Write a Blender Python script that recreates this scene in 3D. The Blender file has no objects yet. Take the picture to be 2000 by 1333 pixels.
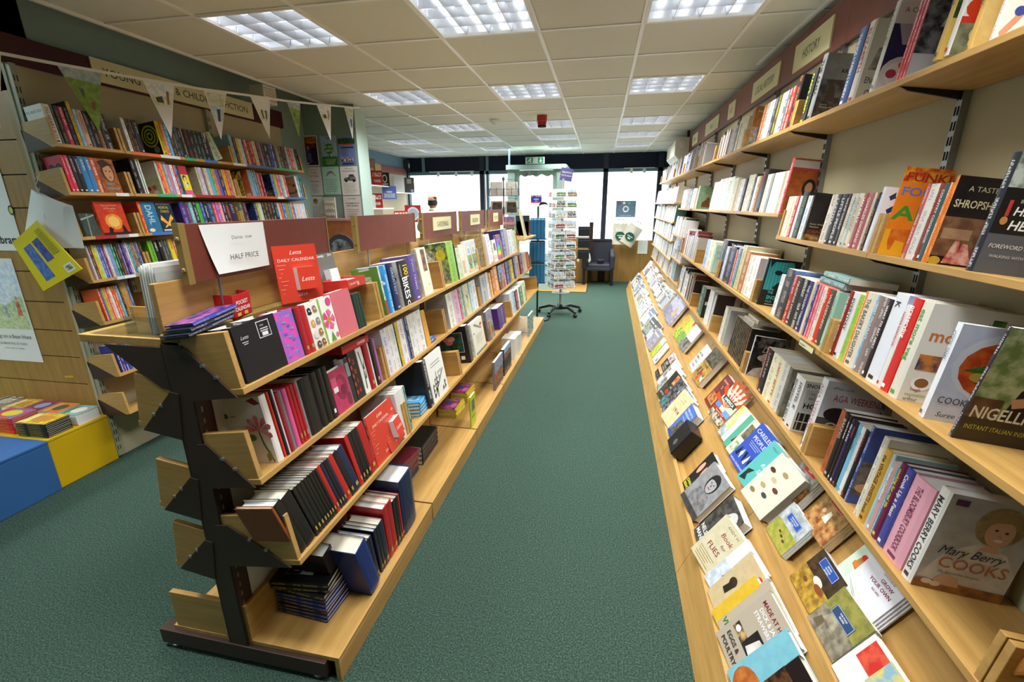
import bpy, math, random
from mathutils import Matrix, Vector
C = bpy.context.scene.collection
SC = bpy.context.scene
random.seed(7)
PI = math.pi
T = Matrix.Translation
def RX(a): return Matrix.Rotation(a, 4, 'X')
def RY(a): return Matrix.Rotation(a, 4, 'Y')
def RZ(a): return Matrix.Rotation(a, 4, 'Z')

# ------------------------------------------------------------------ camera, world, exposure
cam = bpy.data.objects.new('camera', bpy.data.cameras.new('camera'))
C.objects.link(cam)
cam.data.sensor_width = 36.0
cam.data.lens = 893.84 / 2000 * 36.0
cam.data.clip_start = 0.02
cam.data.clip_end = 200
cam.matrix_world = T((0, 0, 1.6)) @ RZ(0.187715) @ RX(PI / 2 - 0.289175) @ RZ(-0.0063514)
SC.camera = cam
SC.view_settings.view_transform = 'Standard'
SC.view_settings.look = 'None'
SC.view_settings.gamma = 1.0
SC.view_settings.use_curve_mapping = False
SC.view_settings.exposure = 0.0
w = bpy.data.worlds.new('overcast_sky'); SC.world = w; w.use_nodes = True
w.node_tree.nodes['Background'].inputs[0].default_value = (0.86, 0.93, 1.0, 1)
w.node_tree.nodes['Background'].inputs[1].default_value = 11.0
LAMP_W = 23.0          # watts of each ceiling luminaire
TUBE_E = 4.5

# ------------------------------------------------------------------ colours and materials
def lin(c): return c / 12.92 if c <= .04045 else ((c + .055) / 1.055) ** 2.4
_hc = {}
def hexc(s):
    if s not in _hc:
        q = s
        if len(q) == 3: q = ''.join(ch * 2 for ch in q)
        _hc[s] = tuple(lin(int(q[i:i + 2], 16) / 255) for i in (0, 2, 4)) + (1.0,)
    return _hc[s]

class NT:
    def __init__(s, name):
        s.m = bpy.data.materials.new(name); s.m.use_nodes = True
        s.t = s.m.node_tree; s.b = s.t.nodes['Principled BSDF']
    def n(s, typ, **kw):
        x = s.t.nodes.new(typ)
        for k, v in kw.items():
            if k.startswith('i'): x.inputs[int(k[1:])].default_value = v
            else: setattr(x, k, v)
        return x
    def l(s, a, b, o=0, i=0):
        s.t.links.new(a.outputs[o], b.inputs[i] if isinstance(i, int) else b.inputs[i])
        return b
    def math(s, op, a, b=None):
        x = s.n('ShaderNodeMath', operation=op)
        for i, v in enumerate((a, b)):
            if v is None: continue
            if isinstance(v, (int, float)): x.inputs[i].default_value = v
            else: s.t.links.new(v, x.inputs[i])
        return x.outputs[0]
    def mix(s, fac, a, b):
        x = s.n('ShaderNodeMix', data_type='RGBA')
        for i, v in ((0, fac), (6, a), (7, b)):
            if isinstance(v, (int, float, tuple)): x.inputs[i].default_value = v
            else: s.t.links.new(v, x.inputs[i])
        return x.outputs[2]
    def out(s, col, rough=.5, spec=.5, metal=0.0):
        if isinstance(col, tuple): s.b.inputs['Base Color'].default_value = col
        else: s.t.links.new(col, s.b.inputs['Base Color'])
        s.b.inputs['Roughness'].default_value = rough
        s.b.inputs['Specular IOR Level'].default_value = spec
        s.b.inputs['Metallic'].default_value = metal
        return s.m
    def noise(s, scale, vec=None, detail=3.0, stretch=None, coord='Object'):
        x = s.n('ShaderNodeTexNoise'); x.inputs['Scale'].default_value = scale; x.inputs['Detail'].default_value = detail
        if vec is None:
            tc = s.n('ShaderNodeTexCoord'); vec = tc.outputs[coord]
        if stretch:
            mp = s.n('ShaderNodeMapping'); mp.inputs['Scale'].default_value = stretch
            s.t.links.new(vec, mp.inputs[0]); vec = mp.outputs[0]
        s.t.links.new(vec, x.inputs['Vector'])
        return x.outputs['Fac']
    def ramp(s, fac, stops):
        x = s.n('ShaderNodeValToRGB')
        e = x.color_ramp.elements
        while len(e) < len(stops): e.new(.5)
        for el, (p, c) in zip(e, stops): el.position = p; el.color = c
        s.t.links.new(fac, x.inputs[0]); return x.outputs[0]
    def bump(s, h, strength=.3, dist=.002):
        x = s.n('ShaderNodeBump'); x.inputs['Strength'].default_value = strength; x.inputs['Distance'].default_value = dist
        s.t.links.new(h, x.inputs['Height']); s.t.links.new(x.outputs[0], s.b.inputs['Normal'])

def plain(name, hx, rough=.5, spec=.4, metal=0.0, var=.06, scale=8.0):
    k = NT(name); c = hexc(hx)
    d = tuple(x * (1 - var * 2.2) for x in c[:3]) + (1,)
    f = k.noise(scale, detail=4)
    return k.out(k.mix(f, d, c), rough, spec, metal)
def wood(name, ca, cb, stretch, rough=.38):
    k = NT(name)
    f = k.noise(1.0, stretch=stretch, detail=4)
    g = k.noise(5.0, stretch=stretch, detail=3)
    h = k.math('ADD', k.math('MULTIPLY', f, .75), k.math('MULTIPLY', g, .25))
    return k.out(k.ramp(h, [(.36, hexc(ca)), (.64, hexc(cb))]), rough, .45)
M = {}
M['wood'] = wood('beech_laminate', 'ad8446', 'c49a57', (30, 2.5, 30))        # grain along y
M['wood_x'] = wood('beech_laminate_across', 'ad8446', 'c49a57', (2.5, 30, 30))
M['wood_end'] = wood('beech_end_panel', 'ad8446', 'c49a57', (30, 2.5, 30))
M['slatwood'] = wood('slatwall_laminate', '987238', 'ae8546', (30, 30, 2.5), .45)
M['mahog'] = plain('mahogany_laminate', '7a3a2c', .42, .4, var=.16, scale=14)
M['mahog_dark'] = plain('dark_plum_fascia', '4a1e20', .5, .3, var=.08)
M['fascia'] = plain('mahogany_fascia', '83493c', .45, .35, var=.1)
M['brown_metal'] = plain('dark_brown_metal', '49352b', .42, .5, .25, var=.1)
M['gilt'] = plain('ochre_edge_strip', '8d743a', .5, .4, var=.08)
M['panel'] = plain('beige_back_panel', 'b5ab8a', .6, .3, var=.05, scale=3)
M['pale_panel'] = plain('pale_grey_panel', 'c2c3bd', .6, .3, var=.03)
M['steel'] = plain('galvanised_upright', '9a9c9c', .35, .5, .7, var=.06)
M['steel_green'] = plain('painted_upright', '9fa38c', .5, .4, .1, var=.05)
M['chrome'] = plain('chrome_rod', 'b9bcc0', .2, .5, .9, var=.02)
M['dark'] = plain('black_void', '101010', .8, .2, var=.02)
M['black'] = plain('black_plastic', '18181a', .35, .5, var=.05)
M['teal'] = plain('grey_green_paint', '8aa39b', .75, .2, var=.03, scale=2)
M['pale_teal'] = plain('pale_green_paint', 'b3c9bf', .65, .25, var=.02, scale=2)
M['doorgreen'] = plain('door_green_paint', 'a2bdb2', .5, .35, var=.03)
M['blind'] = plain('navy_blind', '23283a', .7, .2, var=.08)
M['bluegrey'] = plain('blue_grey_frame', '6d8796', .5, .35, var=.04)
M['mullion'] = plain('dark_mullion', '2c3242', .5, .35, var=.06)
M['white'] = plain('white_paint', 'e8e8e4', .5, .4, var=.02)
M['offwhite'] = plain('off_white_plastic', 'dcd8c8', .4, .4, var=.03)
M['tile'] = plain('ceiling_tile_board', 'dcdcd2', .9, .1, var=.03, scale=30)
M['tbar'] = plain('ceiling_grid_white', 'eae9e6', .4, .4, var=.01)
M['sign'] = plain('cream_sign_plate', 'e3deae', .5, .35, var=.02)
M['blue_box'] = plain('blue_painted_board', '35669f', .5, .35, var=.08, scale=5)
M['yellow_box'] = plain('yellow_painted_board', 'd9b010', .45, .35, var=.08, scale=6)
M['mat'] = plain('coir_mat', 'b58a4e', .95, .1, var=.15, scale=60)
M['chair'] = plain('dark_grey_leather', '33353f', .55, .35, var=.12)
M['wire'] = plain('white_coated_wire', 'dcdcda', .35, .5, .2, var=.02)
M['wire_blue'] = plain('blue_coated_wire', '39406e', .4, .5, .2, var=.05)
M['wire_dark'] = plain('dark_green_wire', '1f3a3a', .4, .5, .2, var=.05)
M['pole'] = plain('grey_pole', 'b8b8b2', .35, .5, .5, var=.04)
M['red_plastic'] = plain('red_plastic', 'b01c1c', .35, .5, var=.06)
M['shirt'] = plain('cream_shirt', 'efe6d0', .8, .2, var=.05)
M['trousers'] = plain('navy_trousers', '2a2c36', .8, .2, var=.08)
M['skin'] = plain('skin', 'c79a80', .55, .35, var=.08)
M['hair'] = plain('dark_hair', '2c241f', .6, .3, var=.2, scale=60)
M['canvas'] = plain('canvas_bag', 'e6e0cc', .9, .1, var=.06, scale=20)
M['brownpost'] = plain('dark_brown_post', '3a211b', .5, .35, var=.1)
M['orange_cloth'] = plain('orange_pink_cloth', 'dd8f62', .9, .1, var=.2, scale=24)
M['facade'] = plain('pale_facade', 'd9d6d0', .9, .1, var=.05)
M['facade_b'] = plain('brick_facade', 'c9b3a4', .9, .1, var=.08)
M['road'] = plain('street_asphalt', '8f9095', .9, .1, var=.06)
M['brass'] = plain('brass_stand', 'a58a4a', .3, .5, .8, var=.05)
def carpet():
    k = NT('green_carpet')
    tc = k.n('ShaderNodeTexCoord').outputs['Object']
    a = k.noise(420.0, tc, 3); b = k.noise(150.0, tc, 2); c = k.noise(2.2, tc, 4); d = k.noise(700.0, tc, 1)
    col = k.ramp(k.math('ADD', k.math('MULTIPLY', a, .6), k.math('MULTIPLY', b, .4)), [(.34, hexc('101913')), (.5, hexc('31473b')), (.68, hexc('6f867a'))])
    col = k.mix(k.math('MULTIPLY', c, .35), col, hexc('354b3f'))
    col = k.mix(k.math('GREATER_THAN', d, .735), col, hexc('a9a78e'))
    k.bump(k.math('ADD', a, b), .7, .004)
    return k.out(col, .95, .12)
M['carpet'] = carpet()
def glassy(name, col, rough=.02, mixf=.88):
    m = bpy.data.materials.new(name); m.use_nodes = True
    t = m.node_tree; t.nodes.clear()
    o = t.nodes.new('ShaderNodeOutputMaterial'); mx = t.nodes.new('ShaderNodeMixShader')
    tr = t.nodes.new('ShaderNodeBsdfTransparent'); gl = t.nodes.new('ShaderNodeBsdfGlossy')
    tr.inputs[0].default_value = col; gl.inputs['Roughness'].default_value = rough
    fr = t.nodes.new('ShaderNodeLayerWeight'); fr.inputs[0].default_value = .25
    fm = t.nodes.new('ShaderNodeMath'); fm.operation = 'MULTIPLY'; fm.inputs[1].default_value = .35
    t.links.new(fr.outputs['Fresnel'], fm.inputs[0]); t.links.new(fm.outputs[0], mx.inputs[0]); t.links.new(tr.outputs[0], mx.inputs[1]); t.links.new(gl.outputs[0], mx.inputs[2])
    t.links.new(mx.outputs[0], o.inputs[0]); return m
M['glass'] = glassy('window_glass', (.97, .99, .98, 1))
M['acrylic'] = glassy('clear_acrylic', (.9, .93, .93, 1), .05)
def emit(name, col, e):
    k = NT(name); k.out(col, .4)
    k.b.inputs['Emission Color'].default_value = col; k.b.inputs['Emission Strength'].default_value = e
    return k.m
M['tube'] = emit('fluorescent_tube', (.93, .97, 1, 1), TUBE_E)
M['exit_lit'] = emit('lit_exit_panel', hexc('2aa874'), .35)
k = NT('louvre_aluminium'); M['louvre'] = k.out(hexc('d8dade'), .28, .5, .75)
k = NT('paper_block'); f = k.noise(900.0, stretch=(1, .02, .02)); M['pages'] = k.out(k.mix(f, hexc('cdc4a9'), hexc('efe9d8')), .9, .1)
k = NT('white_paper_block'); f = k.noise(900.0, stretch=(1, .02, .02)); M['pages_w'] = k.out(k.mix(f, hexc('cfcfca'), hexc('f2f2ee')), .9, .1)
def printed(name, rough):
    k = NT(name)
    col = k.n('ShaderNodeAttribute', attribute_name='Col').outputs['Color']
    ink = k.n('ShaderNodeAttribute', attribute_name='Ink').outputs['Color']
    mode = k.n('ShaderNodeAttribute', attribute_name='Mode').outputs['Fac']
    uv = k.n('ShaderNodeUVMap'); uv.uv_map = 'UVMap'
    sp = k.n('ShaderNodeSeparateXYZ'); k.l(uv, sp)
    u, v = sp.outputs[0], sp.outputs[1]
    cb = k.n('ShaderNodeCombineXYZ'); k.t.links.new(k.math('MULTIPLY', u, 1.6), cb.inputs[0]); k.t.links.new(k.math('MULTIPLY', v, 420.0), cb.inputs[1])
    letters = k.noise(1.0, cb.outputs[0], 1.0)
    cw = k.n('ShaderNodeCombineXYZ'); k.t.links.new(k.math('MULTIPLY', v, 26.0), cw.inputs[1])
    words = k.noise(1.0, cw.outputs[0], 0.0)
    band = k.math('LESS_THAN', k.math('ABSOLUTE', u), .2)
    m1 = k.math('MULTIPLY', k.math('MULTIPLY', k.math('GREATER_THAN', letters, .5), k.math('GREATER_THAN', words, .44)), band)
    m1 = k.math('MULTIPLY', k.math('MULTIPLY', m1, .75), k.math('COMPARE', mode, 1.0))
    pic = k.noise(34.0, uv.outputs[0], 6.0)
    x = k.n('ShaderNodeMapRange'); x.inputs[1].default_value = .4; x.inputs[2].default_value = .6
    k.t.links.new(pic, x.inputs[0])
    m2 = k.math('MULTIPLY', x.outputs[0], k.math('COMPARE', mode, 2.0))
    res = k.mix(k.math('MAXIMUM', m1, m2), col, ink)
    return k.out(res, rough, .45)
M['print'] = printed('printed_cover', .34)
M['cloth'] = printed('matt_cloth_cover', .6)

# ------------------------------------------------------------------ mesh builder
class MB:
    def __init__(s): s.v = []; s.f = []
    def box(s, x0, x1, y0, y1, z0, z1, mt=None):
        b = len(s.v)
        p = [(x, y, z) for z in (z0, z1) for y in (y0, y1) for x in (x0, x1)]
        s.v += [tuple(mt @ Vector(q)) for q in p] if mt is not None else p
        s.f += [tuple(b + i for i in q) for q in ((0, 2, 3, 1), (4, 5, 7, 6), (0, 1, 5, 4), (2, 6, 7, 3), (0, 4, 6, 2), (1, 3, 7, 5))]
        return s
    def prism(s, pts, a0, a1, axis='y', mt=None):
        b = len(s.v); n = len(pts)
        for a in (a0, a1):
            for (p, q) in pts:
                r = (p, a, q) if axis == 'y' else ((a, p, q) if axis == 'x' else (p, q, a))
                s.v.append(tuple(mt @ Vector(r)) if mt is not None else r)
        s.f.append(tuple(b + i for i in range(n))); s.f.append(tuple(b + n + i for i in reversed(range(n))))
        for i in range(n):
            j = (i + 1) % n
            s.f.append((b + i, b + n + i, b + n + j, b + j))
        return s
    def tube(s, path, r, n=8, closed=False, r2=None):
        path = [Vector(p) for p in path]; b = len(s.v); m = len(path)
        for i, p in enumerate(path):
            if closed: d = path[(i + 1) % m] - path[i - 1]
            else: d = path[min(i + 1, m - 1)] - path[max(i - 1, 0)]
            d.normalize()
            up = Vector((0, 0, 1)) if abs(d.z) < .9 else Vector((1, 0, 0))
            e1 = d.cross(up).normalized(); e2 = d.cross(e1)
            rr = r if r2 is None else r + (r2 - r) * i / max(1, m - 1)
            for j in range(n):
                a = 2 * PI * j / n
                s.v.append(tuple(p + e1 * math.cos(a) * rr + e2 * math.sin(a) * rr))
        for i in range(m if closed else m - 1):
            for j in range(n):
                k2 = (j + 1) % n; i2 = (i + 1) % m
                s.f.append((b + i * n + j, b + i2 * n + j, b + i2 * n + k2, b + i * n + k2))
        if not closed:
            s.f.append(tuple(b + j for j in range(n))); s.f.append(tuple(b + (m - 1) * n + j for j in reversed(range(n))))
        return s
    def lathe(s, prof, n=20, mt=None):
        b = len(s.v)
        for (r, z) in prof:
            for j in range(n):
                a = 2 * PI * j / n; p = (r * math.cos(a), r * math.sin(a), z)
                s.v.append(tuple(mt @ Vector(p)) if mt is not None else p)
        for i in range(len(prof) - 1):
            for j in range(n):
                k2 = (j + 1) % n
                s.f.append((b + i * n + j, b + i * n + k2, b + (i + 1) * n + k2, b + (i + 1) * n + j))
        s.f.append(tuple(b + j for j in reversed(range(n)))); s.f.append(tuple(b + (len(prof) - 1) * n + j for j in range(n)))
        return s
    def grid(s, fn, nu, nv):
        b = len(s.v)
        for j in range(nv + 1):
            for i in range(nu + 1): s.v.append(tuple(fn(i / nu, j / nv)))
        for j in range(nv):
            for i in range(nu):
                q = b + j * (nu + 1) + i
                s.f.append((q, q + 1, q + nu + 2, q + nu + 1))
        return s
    def mesh(s, name, mat, smooth=False, bevel=0):
        me = bpy.data.meshes.new(name); me.from_pydata(s.v, [], s.f)
        me.materials.append(mat)
        if smooth: me.shade_smooth()
        me.update(); return me
    def build(s, name, mat, parent=None, mt=None, smooth=False, bevel=0.0):
        o = bpy.data.objects.new(name, s.mesh(name, mat, smooth))
        C.objects.link(o)
        if parent is not None: o.parent = parent
        if mt is not None: o.matrix_local = mt
        if bevel:
            md = o.modifiers.new('soft_edges', 'BEVEL'); md.width = bevel; md.segments = 2; md.limit_method = 'ANGLE'
        return o
def tag(o, label=None, cat=None, group=None, kind=None):
    if label: o['label'] = label
    if cat: o['category'] = cat
    if group: o['group'] = group
    if kind: o['kind'] = kind
    return o
def thing(name, label, cat, mt=None, group=None):
    o = bpy.data.objects.new(name, None); C.objects.link(o); o.empty_display_size = .05
    if mt is not None: o.matrix_world = mt
    return tag(o, label, cat, group)
def struct(name, label=None, mt=None):
    o = bpy.data.objects.new(name, None); C.objects.link(o); o.empty_display_size = .05
    if mt is not None: o.matrix_world = mt
    o['kind'] = 'structure'
    if label: o['label'] = label
    return o
def inst(o, parent, mt):
    c = o.copy(); C.objects.link(c); c.parent = parent; c.matrix_local = mt; return c
def clone(root, mt, label, group=None):
    r = root.copy(); C.objects.link(r); r.matrix_world = mt; r['label'] = label
    if group: r['group'] = group
    for ch in root.children:
        c = ch.copy(); C.objects.link(c); c.parent = r
        for g in ch.children:
            d = g.copy(); C.objects.link(d); d.parent = c
    return r

# ------------------------------------------------------------------ flat print: lettering and pictures as thin printed shapes
_gl = {}
def glyph(ch, bold):
    key = (ch, bold)
    if key not in _gl:
        def wid(txt):
            cu = bpy.data.curves.new('g', 'FONT'); cu.body = txt; cu.resolution_u = 2; cu.offset = .018 if bold else 0.0
            ob = bpy.data.objects.new('g', cu)
            me = bpy.data.meshes.new_from_object(ob)
            vs = [(v.co.x, v.co.y) for v in me.vertices]; fs = [tuple(p.vertices) for p in me.polygons]
            bpy.data.objects.remove(ob); bpy.data.curves.remove(cu); bpy.data.meshes.remove(me)
            return vs, fs
        vs, fs = wid(ch)
        a, _ = wid('H' + ch + 'H'); h2, _ = wid('HH')
        adv = (max(v[0] for v in a) - min(v[0] for v in a)) - (max(v[0] for v in h2) - min(v[0] for v in h2))
        _gl[key] = (vs, fs, adv)
    return _gl[key]
class Print:
    """a canvas u (right) x v (up), in metres, at origin o with unit axes eu, ev; shapes collect into one printed mesh"""
    def __init__(s): s.v = []; s.f = []; s.c = []; s.i = []; s.md = []; s.uv = []; s.lay = 0
    def frame(s, o, eu, ev, W, H):
        s.o = Vector(o); s.eu = Vector(eu); s.ev = Vector(ev); s.W = W; s.H = H; s.en = s.eu.cross(s.ev); s.lay = 0
        return s
    def pt(s, u, v): return tuple(s.o + s.eu * u + s.ev * v + s.en * (.00035 + .00016 * s.lay))
    def face(s, pts, col, ink=None, mode=0):
        b = len(s.v)
        s.v += [s.pt(u, v) for u, v in pts]; s.f.append(tuple(range(b, b + len(pts))))
        s.c.append(hexc(col)); s.i.append(hexc(ink or col)); s.md.append(mode); s.uv.append([(u + s.o.x * 3 + s.o.z, v + s.o.y * 5) for u, v in pts])
    def items(s, items):
        W, H = s.W, s.H
        for it in items:
            t = it[0]; s.lay += 1
            if t == 'r':
                u0, v0, u1, v1, col = it[1:6]; ink = it[6] if len(it) > 6 else None
                s.face([(u0 * W, v0 * H), (u1 * W, v0 * H), (u1 * W, v1 * H), (u0 * W, v1 * H)], col, ink, 2 if ink else 0)
            elif t == 'e':
                u, v, ru, rv, col = it[1:6]; ink = it[6] if len(it) > 6 else None
                s.face([(u * W + ru * W * math.cos(a * PI / 8), v * H + rv * H * math.sin(a * PI / 8)) for a in range(16)], col, ink, 2 if ink else 0)
            elif t == 'p':
                ink = it[3] if len(it) > 3 else None
                s.face([(u * W, v * H) for u, v in it[1]], it[2], ink, 2 if ink else 0)
            elif t == 't':
                txt, u, v, size, col = it[1:6]; op = it[6] if len(it) > 6 else {}
                s.text(txt, u * W, v * H, size * H, col, **op)
        return s
    def text(s, txt, u, v, size, col, a='l', sx=1.0, rot=0.0, b=0, sh=0.0, fit=None):
        gs = [glyph(ch, b) for ch in txt]
        adv = [g[2] if ch != ' ' else .3 for g, ch in zip(gs, txt)]
        L = sum(adv) * size * sx
        if fit and L > fit: sx *= fit / L; L = fit
        x = {'l': 0, 'c': -L / 2, 'r': -L}[a]
        cr, sr = math.cos(rot), math.sin(rot)
        for (vs, fs, _), ad in zip(gs, adv):
            base = len(s.v)
            for (gx, gy) in vs:
                p = x + gx * size * sx + gy * sh * size; q = gy * size
                s.v.append(s.pt(u + p * cr - q * sr, v + p * sr + q * cr))
            for f in fs:
                s.f.append(tuple(base + i for i in f)); s.c.append(hexc(col)); s.i.append(hexc(col)); s.md.append(0); s.uv.append([(0, 0)] * len(f))
            x += ad * size * sx
    def build(s, name, parent=None, mt=None, mat='print'):
        if not s.f: return None
        o = bpy.data.objects.new(name, colmesh(name, s.v, s.f, s.c, s.i, s.md, s.uv, M[mat])); C.objects.link(o)
        if parent is not None: o.parent = parent
        if mt is not None: o.matrix_local = mt
        return o
def colmesh(name, v, f, c, i, md, uv, mat):
    me = bpy.data.meshes.new(name); me.from_pydata(v, [], f)
    n = len(me.loops)
    ca = []; cb = []; cd = []; cu = []
    for k, fc in enumerate(f):
        for j in range(len(fc)):
            ca += c[k]; cb += i[k]; cd.append(float(md[k])); cu += uv[k][j]
    for an, ty, key, vals in (('Col', 'FLOAT_COLOR', 'color', ca), ('Ink', 'FLOAT_COLOR', 'color', cb), ('Mode', 'FLOAT', 'value', cd)):
        me.attributes.new(an, ty, 'CORNER'); me.attributes[an].data.foreach_set(key, vals)
    me.uv_layers.new(name='UVMap'); me.uv_layers['UVMap'].data.foreach_set('uv', cu)
    me.materials.append(mat); me.update(); return me
# ------------------------------------------------------------------ frames of the furniture runs
MR = T((1.046, 0, 0)) @ RZ(-0.0185)            # right wall: x = 0 on the wall panel, room on -x
MI = T((-1.2314, 0, 0)) @ RZ(-0.02)            # island: x = 0 on its centre line
ML = T((-3.1, 0, 0))                           # left wall unit: x = 0 on its panel, room on +x
CZ = 2.5916
def SF(MU, side, d, z, tilt):                  # shelf frame: X viewer's right, Y inwards, Z up, origin on the front top edge
    return MU @ T((side * d, 0, z)) @ RZ(side * PI / 2) @ RX(-tilt)
RMAT = {}
def unit(name, label, cat, mw, group=None):
    o = thing(name, label, cat, mw, group); RMAT[o.name] = mw; return o
def part(mb, name, mat, root, mw, sub=None, **k):
    return mb.build(name, M[mat] if isinstance(mat, str) else mat, root, RMAT[root.name].inverted() @ mw, **k)
TILT = math.radians(7)

# ------------------------------------------------------------------ room shell
fl = MB().box(-5.6, 1.6, -3.0, 10.1, -.05, 0).build('floor', M['carpet']); tag(fl, 'dark green flecked carpet', kind='structure')
wl = MB().box(-3.3, -3.12, 2.2, 4.75, 0, 2.95).box(-5.6, -3.12, 2.2, 2.32, 0, 2.95).box(-3.3, -3.12, .6, 2.2, 2.48, 2.95).build('wall_left', M['teal']); tag(wl, 'grey-green painted wall above the childrens shelves', kind='structure')
MB().box(1.12, 1.4, -3.0, 10.3, 0, 2.95).build('wall_right', M['teal'], mt=RZ(-.0185)); bpy.data.objects['wall_right']['kind'] = 'structure'
o = MB().box(-5.6, 1.5, -3.15, -3.0, 0, 2.95).box(-5.6, -5.45, -3.0, 2.2, 0, 2.95).build('wall_rear', M['teal']); o['kind'] = 'structure'
o = MB().box(-3.2, -2.53, 4.75, 4.98, 0, 2.95).build('wall_notice', M['teal']); tag(o, 'grey-green wall stub carrying posters', kind='structure')
o = MB().box(-2.545, -2.525, 4.752, 4.985, 0, 2.9).build('trim_1', M['pale_teal']); o['kind'] = 'structure'
o = MB().box(-4.4, -4.25, 4.98, 10.1, 0, 2.95).box(-4.3, -3.2, 4.9, 4.98, 0, 2.95).build('wall_left_far', M['bluegrey']); o['kind'] = 'structure'

ceil = struct('ceiling', 'suspended ceiling of beige tiles in a white grid'); ceil.location = (0, 0, CZ)
LIGHTS = [(c, r) for c in (0, -2, -4) for r in (-4, -1, 2, 5, 7, 9)] + [(-6, 7), (-6, 9)]
tile_me = MB().box(.012, .588, .012, .588, .003, .018).mesh('tile', M['tile'])
for c in range(-8, 2):
    for r in range(-10, 12):
        if (c, r) in LIGHTS: continue
        x, y = .184 + .6 * c, 3.109 + .6 * r
        if c == 1 and y > 4.2: wdt = .6
        if x + .6 < -2.8 and 1.0 < y < 4.7: continue
        if x > 1.0 : continue
        t = bpy.data.objects.new('tile', tile_me); C.objects.link(t); t.parent = ceil; t.location = (x, y, 0)
mb = MB()
for c in range(-8, 3):
    x = .184 + .6 * c
    if x < -3 : mb.box(x - .012, x + .012, 4.7, 10.1, -.004, .004)
    else: mb.box(x - .012, x + .012, -2.95, 10.1, -.004, .004)
for r in range(-10, 12):
    y = 3.109 + .6 * r
    mb.box(-2.8 if y < 4.7 else -4.4, 1.25, y - .012, y + .012, -.003, .004)
mb.build('grid_bar', M['tbar'], ceil)
MB().box(-4.6, 1.45, -2.95, 10.1, .36, .4).build('roof_slab', M['white'], ceil)
o = MB().box(-2.815, -2.795, -2.9, 4.76, CZ - .012, CZ + .05).build('trim_2', M['tbar']); o['kind'] = 'structure'
o = MB().box(1.078, 1.098, -2.9, 4.1, CZ - .014, CZ + .03).build('trim_3', M['tbar']); o['kind'] = 'structure'

def luminaire(mt, label):
    t = thing('ceiling_light', label, 'light', mt, 'recessed ceiling lights')
    mb = MB()
    for s in (-1, 1):
        mb.box(-.298, .298, s * .289 - .009, s * .289 + .009, -.006, .012); mb.box(s * .289 - .009, s * .289 + .009, -.28, .28, -.006, .012)
    mb.build('frame', M['white'], t)
    MB().box(-.285, .285, -.285, .285, .085, .09).box(-.287, -.284, -.285, .285, .0, .09).box(.284, .287, -.285, .285, .0, .09).box(-.285, .285, -.287, -.284, 0, .09).box(-.285, .285, .284, .287, 0, .09).build('reflector', M['louvre'], t)
    for k in range(3):
        q = -.14 + .14 * k
        MB().prism([(q - .013, .05), (q + .013, .05), (q + .002, 0), (q - .002, 0)], -.28, .28).build('louvre_blade', M['louvre'], t)
    for k in range(3):
        q = -.14 + .14 * k
        MB().prism([(q - .004, .045), (q + .004, .045), (q + .0015, 0), (q - .0015, 0)], -.28, .28, 'x').build('louvre_blade', M['louvre'], t)
    for k in range(4):
        q = -.21 + .14 * k
        MB().tube([(q, -.27, .055), (q, .27, .055)], .012, 8).build('tube', M['tube'], t)
    return t
L0 = None
rown = {-7: 'behind', -4: 'just above', -1: 'nearest', 2: 'second', 5: 'third', 7: 'fourth', 9: 'last'}
coln = {0: 'row beside the right wall shelves', -2: 'row over the aisle', -4: 'row over the island shelves', -6: 'row over the counter'}
for c, r in LIGHTS:
    mt = T((.484 + .6 * c, 3.409 + .6 * r, CZ))
    lab = 'square louvred ceiling light, %s in the %s' % (rown[r], coln[c])
    if L0 is None: L0 = luminaire(mt, lab)
    else: clone(L0, mt, lab)
    la = bpy.data.lights.new('lamp_glow', 'AREA'); la.shape = 'SQUARE'; la.size = .54; la.energy = LAMP_W * (.75 if r == -4 else 1.0); la.color = (.95, .98, 1.0); la.spread = math.radians(124)
    lo = bpy.data.objects.new('lamp_glow', la); C.objects.link(lo); lo.location = (.484 + .6 * c, 3.409 + .6 * r, CZ - .008)

# ------------------------------------------------------------------ shopfront
ys = 10.12
bw = struct('wall_front', 'shopfront of dark mullions and pale frames')
MB().box(-4.4, 1.3, ys, ys + .12, 2.3, 2.62).build('blind_panel', M['blind'], bw)
MB().box(-4.4, -1.75, ys - .03, ys + .1, 2.235, 2.3).box(-.69, 1.3, ys - .03, ys + .1, 2.235, 2.3).build('blind_rail', M['bluegrey'], bw)
for x in (-4.27, -3.86, -2.55, -2.43, .05, 1.12):
    thin = x in (-3.86, -2.43)
    MB().box(x - (.03 if thin else .05), x + (.03 if thin else .05), ys - .03, ys + .1, 2.3 if x == -3.86 else 0.0, 2.6).build('mullion', M['bluegrey' if thin else 'mullion'], bw)
for x in (-3.5, -3.1, -2.75, .55, .8): MB().lathe([(.0, .0), (.03, .0), (.035, .05), (.015, .09), (0, .09)], 10).build('spotlight', M['white'], bw, T((x, ys - .1, 2.2)))
MB().box(-3.7, -2.7, ys - .11, ys - .09, 2.285, 2.3).box(.4, 1.0, ys - .11, ys - .09, 2.285, 2.3).build('spotlight_track', M['white'], bw)
MB().box(.13, 1.1, ys - .04, ys + .05, 0, .875).build('low_panel', M['slatwood'], bw)
MB().box(-.02, .13, ys - .05, ys + .06, 0, .875).build('low_post', M['brownpost'], bw)
MB().box(-.6, -.02, ys - .04, ys + .05, 0, .5).build('low_panel', M['slatwood'], bw)
MB().box(-4.3, -1.75, ys - .04, ys + .05, 0, .6).build('low_panel', M['slatwood'], bw)
for i, (a, b, z) in enumerate(((-4.25, -2.6, .6), (-2.48, -1.73, .6), (-.69, .0, .5), (.1, 1.1, .87))):
    o = MB().box(a, b, ys + .02, ys + .03, z, 2.3).build('window_%d' % (i + 1), M['glass']); o['kind'] = 'structure'
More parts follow.
